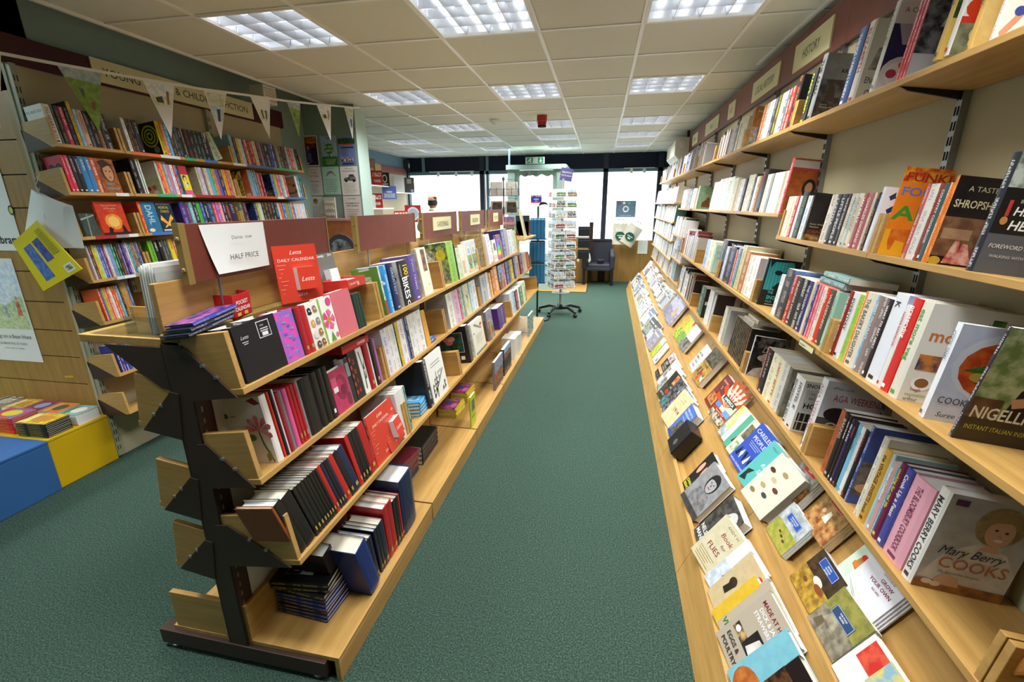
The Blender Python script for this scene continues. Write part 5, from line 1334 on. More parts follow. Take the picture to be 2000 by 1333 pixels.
  (2.224, 0.006, 0.198, 'e8602c', 'fff'),
  (2.23, 0.018, 0.198, 'c8d83a', '464'),
  (2.248, 0.0121, 0.198, 'd8dcd0', '333'),
  (2.26, 0.0122, 0.198, '4a68b8', 'fff'),
  (2.273, 0.0154, 0.198, '6a6ab8', 'ddf'),
  (2.288, 0.0125, 0.198, '8a2a40', 'ecc'),
  (2.3, 0.0157, 0.198, 'e8e4dc', '888'),
  (2.316, 0.0223, 0.198, '7aaad8', 'a33'),
  (2.338, 0.0161, 0.198, '2a8a58', 'fff'),
  (2.355, 0.013, 0.198, '24402c', 'bdb'),
  (2.368, 0.0198, 0.198, '3a3a2c', 'e08a30'),
  (2.387, 0.0133, 0.198, '7a5ab0', 'edf'),
  (2.401, 0.0134, 0.198, '24283c', '9bd'),
  (2.414, 0.0153, 0.198, '8a5ab8', 'fff'),
  (2.429, 0.012, 0.198, 'e8e4e8', 'b7b'),
  (2.441, 0.0103, 0.198, '4a9a7a', 'fff'),
  (2.452, 0.0104, 0.198, '3a8ab0', 'fff'),
  (2.462, 0.0105, 0.198, 'a85a38', 'fd9'),
  (2.473, 0.0088, 0.198, '5a9a3a', 'fff'),
  (2.481, 0.0088, 0.198, '7a58a8', 'fff'),
  (2.49, 0.0107, 0.198, '7a3a34', 'edb'),
  (2.501, 0.0107, 0.198, '3a7ac0', 'fff'),
  (2.512, 0.0231, 0.198, '3a342c', 'c86030'),
  (2.581, 0.036, 0.198, '7ac83a', '1f3a14', {'t': 'LIGHTNING'}),
  (2.617, 0.0305, 0.198, '201f22', 'fff', {'t': 'ENEMY'}),
  (2.654, 0.0237, 0.198, '201f22', 'fff', {'t': 'FEAR'}),
  (2.678, 0.02, 0.198, '4a5a58', 'c8a060'),
  (2.698, 0.0202, 0.198, '44545a', 'c8a060'),
  (2.718, 0.0147, 0.198, '4a5a58', 'c84'),
  (2.733, 0.0327, 0.198, 'e8d028', '2a2410', {'t': 'DEAD'}),
  (2.765, 0.0189, 0.198, 'c0503a', 'ffe'),
  (2.784, 0.0256, 0.198, '9a90d0', 'fff'),
 ]),
 'L5': ('L', 0.2, 0.94, 0.1396, 0.012, 'childrens paperbacks behind the island top', [
  (2.198, 0.012, 0.198, 'e8642c', 'fff'),
  (2.21, 0.0121, 0.198, '4a70a8', 'd33'),
  (2.222, 0.0147, 0.198, 'd8c030', '2a2a2a'),
  (2.236, 0.0101, 0.198, 'e88a7a', 'fff'),
  (2.247, 0.0153, 0.198, 'e0702c', 'fff'),
  (2.262, 0.0151, 0.198, 'e8e8e4', '888'),
  (2.277, 0.0152, 0.198, 'e85a30', 'fff'),
  (2.292, 0.0151, 0.198, 'd8702c', 'fff'),
  (2.307, 0.0166, 0.198, '7ab0d0', 'fff'),
  (2.324, 0.0134, 0.198, '2a302c', 'e0d040'),
  (2.337, 0.0169, 0.216, 'dd9a50', '8a3a1a'),
  (2.354, 0.0205, 0.216, 'e0a458', '8a3a1a'),
  (2.375, 0.0173, 0.216, '4a6a98', 'bcd'),
 ]),
 'L6': ('L', 0.21, 0.61, 0.1396, 0.012, 'thin picture books on a low childrens shelf', [
  (2.196, 0.0164, 0.178, '3a3a88', 'fff'),
  (2.212, 0.0166, 0.178, '4a3a8a', 'fce'),
  (2.229, 0.0167, 0.178, '34408a', 'fff'),
  (2.246, 0.0169, 0.178, '4a4a9a', 'fce'),
  (2.262, 0.0205, 0.178, '3a8ac0', 'fff'),
  (2.283, 0.0173, 0.178, '4a98c8', 'fff'),
 ]),
 'I1': ('I', 0.215, 1.096, 0.1484, 0.012, 'books on the top shelf of the island', [
  (1.103, 0.0756, 0.172, '1d1d20', 'c8c8cc', {'f': 'letts', 'D': 0.09, 'k': 'h'}),
  (1.178, 0.1043, 0.176, '1c1c1f', 'd8d8dc', {'f': 'sticker', 'D': 0.08, 'k': 'h'}),
  (1.283, 0.0874, 0.174, 'e84aa8', '5a78d0', {'f': 'pink2014', 'D': 0.06, 'k': 'h'}),
  (1.37, 0.0116, 0.17, '24242c', '889'),
  (1.381, 0.0266, 0.17, 'a82028', 'd88', {'k': 'h'}),
  (1.408, 0.0306, 0.17, 'b8262c', 'd88', {'k': 'h'}),
  (1.439, 0.0712, 0.172, 'f0ece4', '7a5a3a', {'f': 'dogs', 'D': 0.03, 'k': 'h'}),
  (1.513, 0.0847, 0.176, 'f0eee8', '8ab840', {'f': 'flower', 'D': 0.03, 'k': 'h'}),
  (1.602, 0.1346, 0.182, 'd8707a', 'b8505a', {'f': 'plainpink', 'D': 0.03, 'k': 'h'}),
  (1.745, 0.0216, 0.15, '1f3a30', 'aab'),
  (1.766, 0.022, 0.15, '243f34', 'aab'),
  (1.788, 0.0225, 0.15, '1f3a30', 'aab'),
  (2.009, 0.0163, 0.234, '5a8a3a', 'fff', {'f': 'thecov', 'D': 0.14}),
  (2.053, 0.0342, 0.234, '3a9ae0', 'dff'),
  (2.105, 0.057, 0.234, '2a3458', 'a8b4d8', {'k': 'h', 't': 'GREATEST'}),
  (2.202, 0.1404, 0.234, '1d1d1f', 'f0c828', {'c': 'whiteside', 'D': 0.16, 't': '1001 BIKES'}),
  (2.343, 0.0874, 0.25, '5a4590', 'd8d0f0', {'t': 'TWO TRIBES'}),
  (2.484, 0.1307, 0.275, 'ece6c8', '8a8a70', {'f': 'cream', 'D': 0.03, 'ln': -10.0}),
  (2.958, 0.1444, 0.275, '86b83a', '4a7a1a', {'c': 'gardenphoto', 'D': 0.22}),
  (3.114, 0.0235, 0.25, '2a2e2c', 'ccc'),
  (3.137, 0.0724, 0.216, 'c8d8b0', '465'),
  (3.222, 0.1021, 0.234, 'eae4d2', 'c9a', {'f': 'meadow', 'D': 0.01}),
  (3.337, 0.4445, 0.25, 'e8e2cc', '8a9a6a', {'f': 'arches', 'D': 0.02}),
  (3.849, 0.0609, 0.275, 'b89a5a', '765', {'c': 'ochre'}),
  (3.991, 0.1322, 0.25, 'eceaf0', '667', {'ln': -6.0}),
  (4.182, 0.1231, 0.198, 'ece6dc', '864', {'f': 'white1', 'D': 0.02}),
  (4.327, 0.1996, 0.234, '7a48a8', 'fff', {'f': 'rainbow', 'D': 0.02}),
  (4.55, 0.1442, 0.275, '38387a', 'ccd'),
  (4.694, 0.1268, 0.275, '9a9898', '544'),
  (4.847, 0.1347, 0.25, 'c8c8cc', '667'),
  (4.981, 0.1419, 0.25, 'd4d2d0', '776'),
  (5.153, 0.105, 0.234, 'b8c8a0', '464'),
 ]),
 'I2': ('I', 0.217, 0.795, 0.1484, 0.012, 'books on the second shelf of the island', [
  (1.165, 0.0303, 0.234, 'eeeae4', 'b04050', {'c': 'diary14', 'D': 0.17, 'k': 'h'}),
  (1.201, 0.0078, 0.234, 'e03a24', 'fff'),
  (1.209, 0.0132, 0.234, '1c1c1e', 'aaa', {'k': 'h'}),
  (1.222, 0.008, 0.234, 'e8e0e8', '3ac'),
  (1.23, 0.019, 0.216, '9a1f2c', 'd99', {'k': 'h'}),
  (1.249, 0.0138, 0.216, '7a7a7c', 'ddd'),
  (1.265, 0.0198, 0.216, 'e0609a', 'fbd', {'k': 'h'}),
  (1.285, 0.0173, 0.216, 'b01c26', 'd88', {'k': 'h'}),
  (1.302, 0.0177, 0.216, 'b01c26', 'd88', {'k': 'h'}),
  (1.32, 0.015, 0.216, 'b01c26', 'd88', {'k': 'h'}),
  (1.335, 0.0122, 0.216, '8a8c8e', 'ddd'),
  (1.347, 0.0701, 0.216, '161618', '555', {'k': 'h'}),
  (1.417, 0.0372, 0.216, '17171a', '555', {'k': 'h'}),
  (1.455, 0.0315, 0.216, '161618', '777', {'k': 'h'}),
  (1.486, 0.0326, 0.216, '18181b', 'eee', {'k': 'h'}),
  (1.522, 0.1135, 0.178, 'b8305a', '7a1c3c', {'f': 'rose', 'D': 0.03}),
  (1.64, 0.0295, 0.198, 'e4e4e0', '999', {'f': 'spiralbook', 'D': 0.05}),
  (1.674, 0.0618, 0.216, '1a1a1a', 'd8302c', {'f': 'd2014', 'D': 0.02}),
  (1.74, 0.0466, 0.216, 'eceae6', '3a5a3a', {'f': 'leafart', 'D': 0.02}),
  (1.796, 0.0391, 0.216, 'a81c26', 'e88', {'k': 'h'}),
  (1.835, 0.01, 0.216, 'eee', '888'),
  (1.848, 0.0357, 0.216, '1c1a18', 'b89a50', {'k': 'h'}),
  (1.886, 0.0183, 0.216, 'b868b0', 'fdf'),
  (1.973, 0.0514, 0.234, 'e4e2e8', '7a48a0'),
  (2.024, 0.0415, 0.234, 'eceae6', '998'),
  (2.065, 0.046, 0.234, 'eae8e4', '998'),
  (2.111, 0.0157, 0.234, '2a3a24', '8c8'),
  (2.127, 0.0256, 0.234, 'e8c030', '333'),
  (2.156, 0.063, 0.234, 'ecebe8', 'c03a38'),
  (2.219, 0.0136, 0.234, '3a7ac8', 'fff'),
  (2.233, 0.0418, 0.234, '26242a', 'ccc'),
  (2.274, 0.0468, 0.234, 'ecebe7', 'a09a9a'),
  (2.321, 0.0484, 0.234, 'eceae6', 'a09a9a'),
  (2.37, 0.0859, 0.234, 'ecebe7', '98a'),
  (2.464, 0.0578, 0.216, 'e0a830', 'c8881c', {'f': 'orangeyel', 'D': 0.01}),
  (2.891, 0.1214, 0.234, 'e6e6dc', '4a8a3a', {'c': 'textside', 'D': 0.18}),
  (3.012, 0.1306, 0.234, 'd8b0c8', '865'),
  (3.143, 0.0373, 0.234, 'a83058', 'fff'),
  (3.18, 0.051, 0.234, '8aa898', 'fff'),
  (3.231, 0.0392, 0.234, '6a8a6a', 'eed'),
  (3.27, 0.1229, 0.234, 'd8d8b8', '7a8a4a', {'f': 'cream2', 'D': 0.02}),
  (3.407, 0.0724, 0.234, 'a8ccd0', 'fff'),
  (3.48, 0.106, 0.234, 'e4e8e8', '89a'),
  (3.731, 0.1739, 0.234, 'b8c0c4', '556', {'c': 'textside2', 'D': 0.18}),
  (3.923, 0.0743, 0.234, 'e4e4e4', '778'),
  (4.016, 0.0776, 0.216, 'd8a030', 'fff'),
  (4.113, 0.081, 0.234, 'c87838', 'fed'),
  (4.194, 0.1489, 0.25, 'e8902c', 'fff'),
  (4.388, 0.2101, 0.234, '3a5a88', 'a8c8e8', {'f': 'skyblue', 'D': 0.02}),
  (4.598, 0.0742, 0.234, 'e0506a', 'fff'),
  (4.697, 0.1299, 0.234, '34457a', 'bcd'),
  (4.827, 0.0811, 0.234, '26262a', 'ccc'),
  (4.908, 0.17, 0.234, 'a8962c', 'fe8'),
  (5.108, 0.0901, 0.234, '2a2a5a', 'ccd'),
  (5.198, 0.093, 0.234, 'b0a8c0', '655'),
  (5.291, 0.1125, 0.234, 'c8c4b8', '543'),
  (5.469, 0.1725, 0.234, '7a2430', 'ecc'),
  (5.642, 0.1454, 0.216, 'd0b8b0', '855'),
  (5.787, 0.133, 0.216, 'd8c8a0', '865'),
  (5.92, 0.2002, 0.216, 'b8402c', 'fd8'),
 ]),
 'I3': ('I', 0.308, 0.508, 0.1484, 0.012, 'diaries and books on the third shelf of the island', [
  (1.083, 0.0106, 0.216, '9a5028', 'd98', {'ln': -12.0}),
  (1.094, 0.0325, 0.216, '1a1716', '444', {'ln': -12.0}),
  (1.126, 0.0484, 0.216, '181818', '444', {'ln': -12.0}),
  (1.181, 0.0179, 0.216, '1c1a19', 'b89a50', {'ln': -12.0}),
  (1.199, 0.0183, 0.216, '1c1a19', 'b89a50', {'ln': -12.0}),
  (1.217, 0.0187, 0.216, '1c1a19', 'b89a50', {'ln': -12.0}),
  (1.236, 0.0159, 0.216, '1c1a19', 'b89a50', {'ln': -12.0}),
  (1.251, 0.0162, 0.216, '1c1a19', 'b89a50', {'ln': -12.0}),
  (1.268, 0.0148, 0.216, '1c1a19', 'b89a50', {'ln': -12.0}),
  (1.282, 0.0151, 0.216, '1c1a19', 'b89a50', {'ln': -12.0}),
  (1.298, 0.0136, 0.216, '1c1a19', 'b89a50', {'ln': -12.0}),
  (1.311, 0.0208, 0.216, 'b82424', 'e99', {'ln': -12.0}),
  (1.332, 0.0177, 0.216, '20253c', 'a89a60', {'ln': -12.0}),
  (1.35, 0.0144, 0.216, '1b1b1e', 'a89a60', {'ln': -12.0}),
  (1.364, 0.0183, 0.216, '20253c', 'a89a60', {'ln': -12.0}),
  (1.382, 0.0301, 0.216, 'c02826', 'e99', {'ln': -13.0}),
  (1.412, 0.0271, 0.216, '1d1b1a', 'a89a60', {'ln': -13.0}),
  (1.439, 0.0401, 0.216, '232a4a', 'a89a60', {'ln': -13.0}),
  (1.48, 0.0248, 0.234, 'c02422', 'e99', {'ln': -7.0, 'D': 0.17}),
  (1.504, 0.0212, 0.234, '1b1a1a', 'a89a60', {'ln': -7.0}),
  (1.526, 0.0238, 0.234, '1b1a1a', 'a89a60', {'ln': -7.0}),
  (1.549, 0.0244, 0.234, '1b1a1a', 'a89a60', {'ln': -7.0}),
  (1.574, 0.0458, 0.234, 'b82020', 'e99', {'ln': -7.0}),
  (1.62, 0.2111, 0.234, 'd8402c', 'f0e0d8', {'f': 'calendar', 'D': 0.01}),
  (1.883, 0.0421, 0.234, 'dcdcd8', '667', {'ln': 0.0, 'c': 'greyboard', 'D': 0.2}),
  (1.925, 0.0373, 0.234, 'e4e2da', '333'),
  (1.962, 0.0191, 0.234, 'e8e6e0', '333'),
  (1.981, 0.0194, 0.234, '3a7a68', 'fff'),
  (2.235, 0.0556, 0.275, '222224', 'ddd', {'k': 'h'}),
  (2.299, 0.2387, 0.275, 'ecebe4', '333', {'f': 'inkart', 'D': 0.01}),
  (3.028, 0.0658, 0.275, '1f1f20', '777', {'c': 'flowerphoto', 'D': 0.24}),
  (3.162, 0.3675, 0.25, 'e0dcc8', '8a8a6a', {'f': 'ringart', 'D': 0.03}),
  (3.58, 0.1804, 0.25, '6a6a78', 'c06050', {'f': 'greycov', 'D': 0.02}),
  (3.958, 0.2618, 0.198, '4a2a70', 'e8d8f0', {'D': 0.14, 't': 'PERFECTION'}),
  (4.488, 0.0786, 0.234, 'c8ccd0', '68a'),
  (4.567, 0.0811, 0.234, 'c0c8d0', '68a'),
  (4.648, 0.0837, 0.234, '5a9aa0', 'fff'),
  (4.76, 0.1322, 0.216, '6a2030', 'ebb'),
  (4.892, 0.0764, 0.216, 'e8e0e0', '866'),
  (4.984, 0.1769, 0.216, '4a7a4a', 'cdc'),
  (5.161, 0.2064, 0.234, 'c8d8b0', '686'),
 ]),
 'I4': ('I', 0.388, 0.103, 0.0, 0.03, 'books on the bottom shelf of the island', [
  (1.367, 0.0171, 0.234, '1d1b1b', 'a89a60', {'ln': -9.0}),
  (1.384, 0.0196, 0.234, '20253c', 'a89a60', {'ln': -9.0}),
  (1.404, 0.02, 0.234, '1d1b1b', 'a89a60', {'ln': -9.0}),
  (1.424, 0.0227, 0.234, '1f2440', 'a89a60', {'ln': -9.0}),
  (1.46, 0.0188, 0.234, '20253c', 'a89a60', {'ln': -8.0}),
  (1.479, 0.0216, 0.234, '1d1b1b', 'a89a60', {'ln': -8.0}),
  (1.501, 0.0395, 0.234, '20253c', 'a89a60', {'ln': -8.0}),
  (1.543, 0.0384, 0.275, 'b82024', 'e99', {'ln': -6.0}),
  (1.581, 0.0398, 0.275, 'b82024', 'e99', {'ln': -6.0}),
  (1.621, 0.0274, 0.25, '1d1b1b', 'a89a60', {'ln': -5.0}),
  (1.648, 0.0224, 0.25, '1d1b1b', 'a89a60', {'ln': -5.0}),
  (1.673, 0.0142, 0.25, 'b82024', 'e99', {'ln': -5.0}),
  (1.693, 0.1341, 0.3, '232c50', '889', {'D': 0.21, 'k': 'h', 'ln': -4.0}),
  (2.788, 0.1163, 0.234, 'c8d030', '4a7a3a', {'f': 'yellowslim', 'D': 0.01, 'ln': -4.0}),
  (3.479, 0.3322, 0.25, '6a6a78', 'c87040', {'f': 'scenic', 'D': 0.02}),
  (3.833, 0.4718, 0.25, '26262a', '9ad', {'f': 'blackscenic', 'D': 0.03}),
  (4.305, 0.0795, 0.216, 'e6e4dc', '543'),
  (4.384, 0.1101, 0.216, 'e4e2da', '543'),
  (4.523, 0.1463, 0.198, 'dcd8cc', '876'),
  (5.162, 0.4663, 0.25, '7a9a98', 'fff', {'f': 'brochure', 'D': 0.02}),
 ]),
 'I4a': ('I', 0.388, 0.103, 0.0, 0.12, 'leaning diaries on the bottom island shelf', [
  (1.293, 0.0566, 0.275, '1b1a1a', 'b89a50', {'ln': -14.0, 'D': 0.2}),
 ]),
 'I4b': ('I', 0.388, 0.103, 0.0, 0.012, 'leaning diaries on the bottom island shelf', [
  (1.341, 0.0742, 0.275, '24357a', '9ab', {'ln': -16.0, 'D': 0.24}),
 ]),
}
# ------------------------------------------------------------------ books
NAMES = [('black', '1c1c1e'), ('charcoal', '3a3a3a'), ('grey', '8a8a8a'), ('white', 'eeeeec'), ('cream', 'e6dfc8'), ('tan', 'b89a6a'), ('brown', '6a4a30'), ('orange', 'e8752c'), ('yellow', 'e8d030'),
         ('red', 'c8302a'), ('dark red', '8a2430'), ('pink', 'e07898'), ('purple', '6a4a90'), ('lilac', 'b8a8d8'), ('navy', '28305a'), ('blue', '3a6ab0'), ('light blue', '8ab8d8'), ('teal', '3a8a88'), ('green', '5a9a3a'), ('dark green', '2a4a38'), ('pale green', 'c0d4b4')]
def cname(hx):
    c = hexc(hx)
    return min(NAMES, key=lambda n: sum((math.sqrt(a) - math.sqrt(b)) ** 2 for a, b in zip(c[:3], hexc(n[1])[:3])))[0]
def nth(n): return '%d%s' % (n, 'th' if 10 < n % 100 < 14 else {1: 'st', 2: 'nd', 3: 'rd'}.get(n % 10, 'th'))
def book_obj(name, t, h, D, col, ink, hard, mt, seed, letter=True, white=None):
    """cover shell: spine on local -y, front cover on +x; origin at the foot of the spine"""
    e = (.003 if name == 'diary' and t > .01 else .0022) if hard or name == 'diary' else .0006
    b = .003 if hard else .0
    pr = [(-t / 2, D), (-t / 2, .002), (-t / 2 + t * .18, -b * .8), (0, -b - .0004), (t / 2 - t * .18, -b * .8), (t / 2, .002), (t / 2, D)]
    pi = [(-t / 2 + e, D), (-t / 2 + e, .004), (-t * .3, .004), (0, .0035), (t * .3, .004), (t / 2 - e, .004), (t / 2 - e, D)]
    n = len(pr); v = []; f = []; c = []; i_ = []; md = []; uv = []
    for z in (0, h):
        v += [(x, y, z) for x, y in pr]; v += [(x, y, z) for x, y in pi]
    C1, C2, CW = hexc(col), hexc(ink), hexc(white or col)
    for k in range(n - 1):
        a = [k, k + 1, 2 * n + k + 1, 2 * n + k]
        f.append(tuple(a)); sp = 0 < k < n - 2
        c.append(C1); i_.append(C2); md.append(1 if (sp and letter) else 0)
        uv.append([(v[q][0] / t, v[q][2] + seed) if sp else (0, 0) for q in a])
        f.append((n + k + 1, n + k, 3 * n + k, 3 * n + k + 1)); c.append(CW); i_.append(CW); md.append(0); uv.append([(0, 0)] * 4)
        f.append((k, n + k, n + k + 1, k + 1)); c.append(C1); i_.append(C1); md.append(0); uv.append([(0, 0)] * 4)
        f.append((2 * n + k, 2 * n + k + 1, 3 * n + k + 1, 3 * n + k)); c.append(C1); i_.append(C1); md.append(0); uv.append([(0, 0)] * 4)
    for q in (0, n - 1):
        f.append((q, 2 * n + q, 3 * n + q, n + q)); c.append(C1); i_.append(C1); md.append(0); uv.append([(0, 0)] * 4)
    me = colmesh(name, v, f, c, i_, md, uv, M['print'])
    o = bpy.data.objects.new(name, me); C.objects.link(o); o.matrix_world = mt
    g = .003 if hard else .0004
    q = .008 if name == 'diary' else (.004 if hard else .0005)
    MB().box(-t / 2 + e, t / 2 - e, .0045, D - q, g, h - q).build('pages', M['pages' if hash((col, int(seed * 10))) % 2 else 'pages_w'], o)
    return o
def spine_canvas(t, h): return Print().frame((-t / 2, -.0036, h), (0, 0, -1), (1, 0, 0), h, t)
def front_canvas(t, h, D): return Print().frame((t / 2, 0, 0), (0, 1, 0), (0, 0, 1), D, h)
def back_canvas(t, h, D): return Print().frame((-t / 2, D, 0), (0, -1, 0), (0, 0, 1), D, h)
R_ = 'r'
def face(u, v, s, skin, hair, bg=None):
    return [('e', u, v, s * .62, s * .62, hair), ('e', u, v - s * .08, s * .46, s * .5, skin), ('p', [(u - s * .5, v + s * .1), (u - s * .3, v + s * .5), (u + s * .3, v + s * .5), (u + s * .5, v + s * .1), (u + s * .2, v + s * .22), (u - s * .2, v + s * .22)], hair),
            ('e', u - s * .18, v + .02 * s, s * .06, s * .04, '2a201c'), ('e', u + s * .18, v + .02 * s, s * .06, s * .04, '2a201c'), ('p', [(u - s * .05, v - s * .18), (u + s * .05, v - s * .18), (u, v + s * .02)], hair), ('r', u - s * .16, v - s * .34, u + s * .16, v - s * .28, 'a04a40')]
def tx(s, u, v, z, c, **k): return ('t', s, u, v, z, c, k)
def veg(u, v, s, cols): return [('e', u + s * math.cos(2.4 * k) * (.2 + .07 * k) * .6, v + s * math.sin(2.4 * k) * (.2 + .07 * k) * .5, s * .2, s * .13, c) for k, c in enumerate(cols)]
def pic(a, b, c, d): return [(R_, 0, .0, 1, 1, a, b), (R_, 0, .0, 1, .45, c, d)]
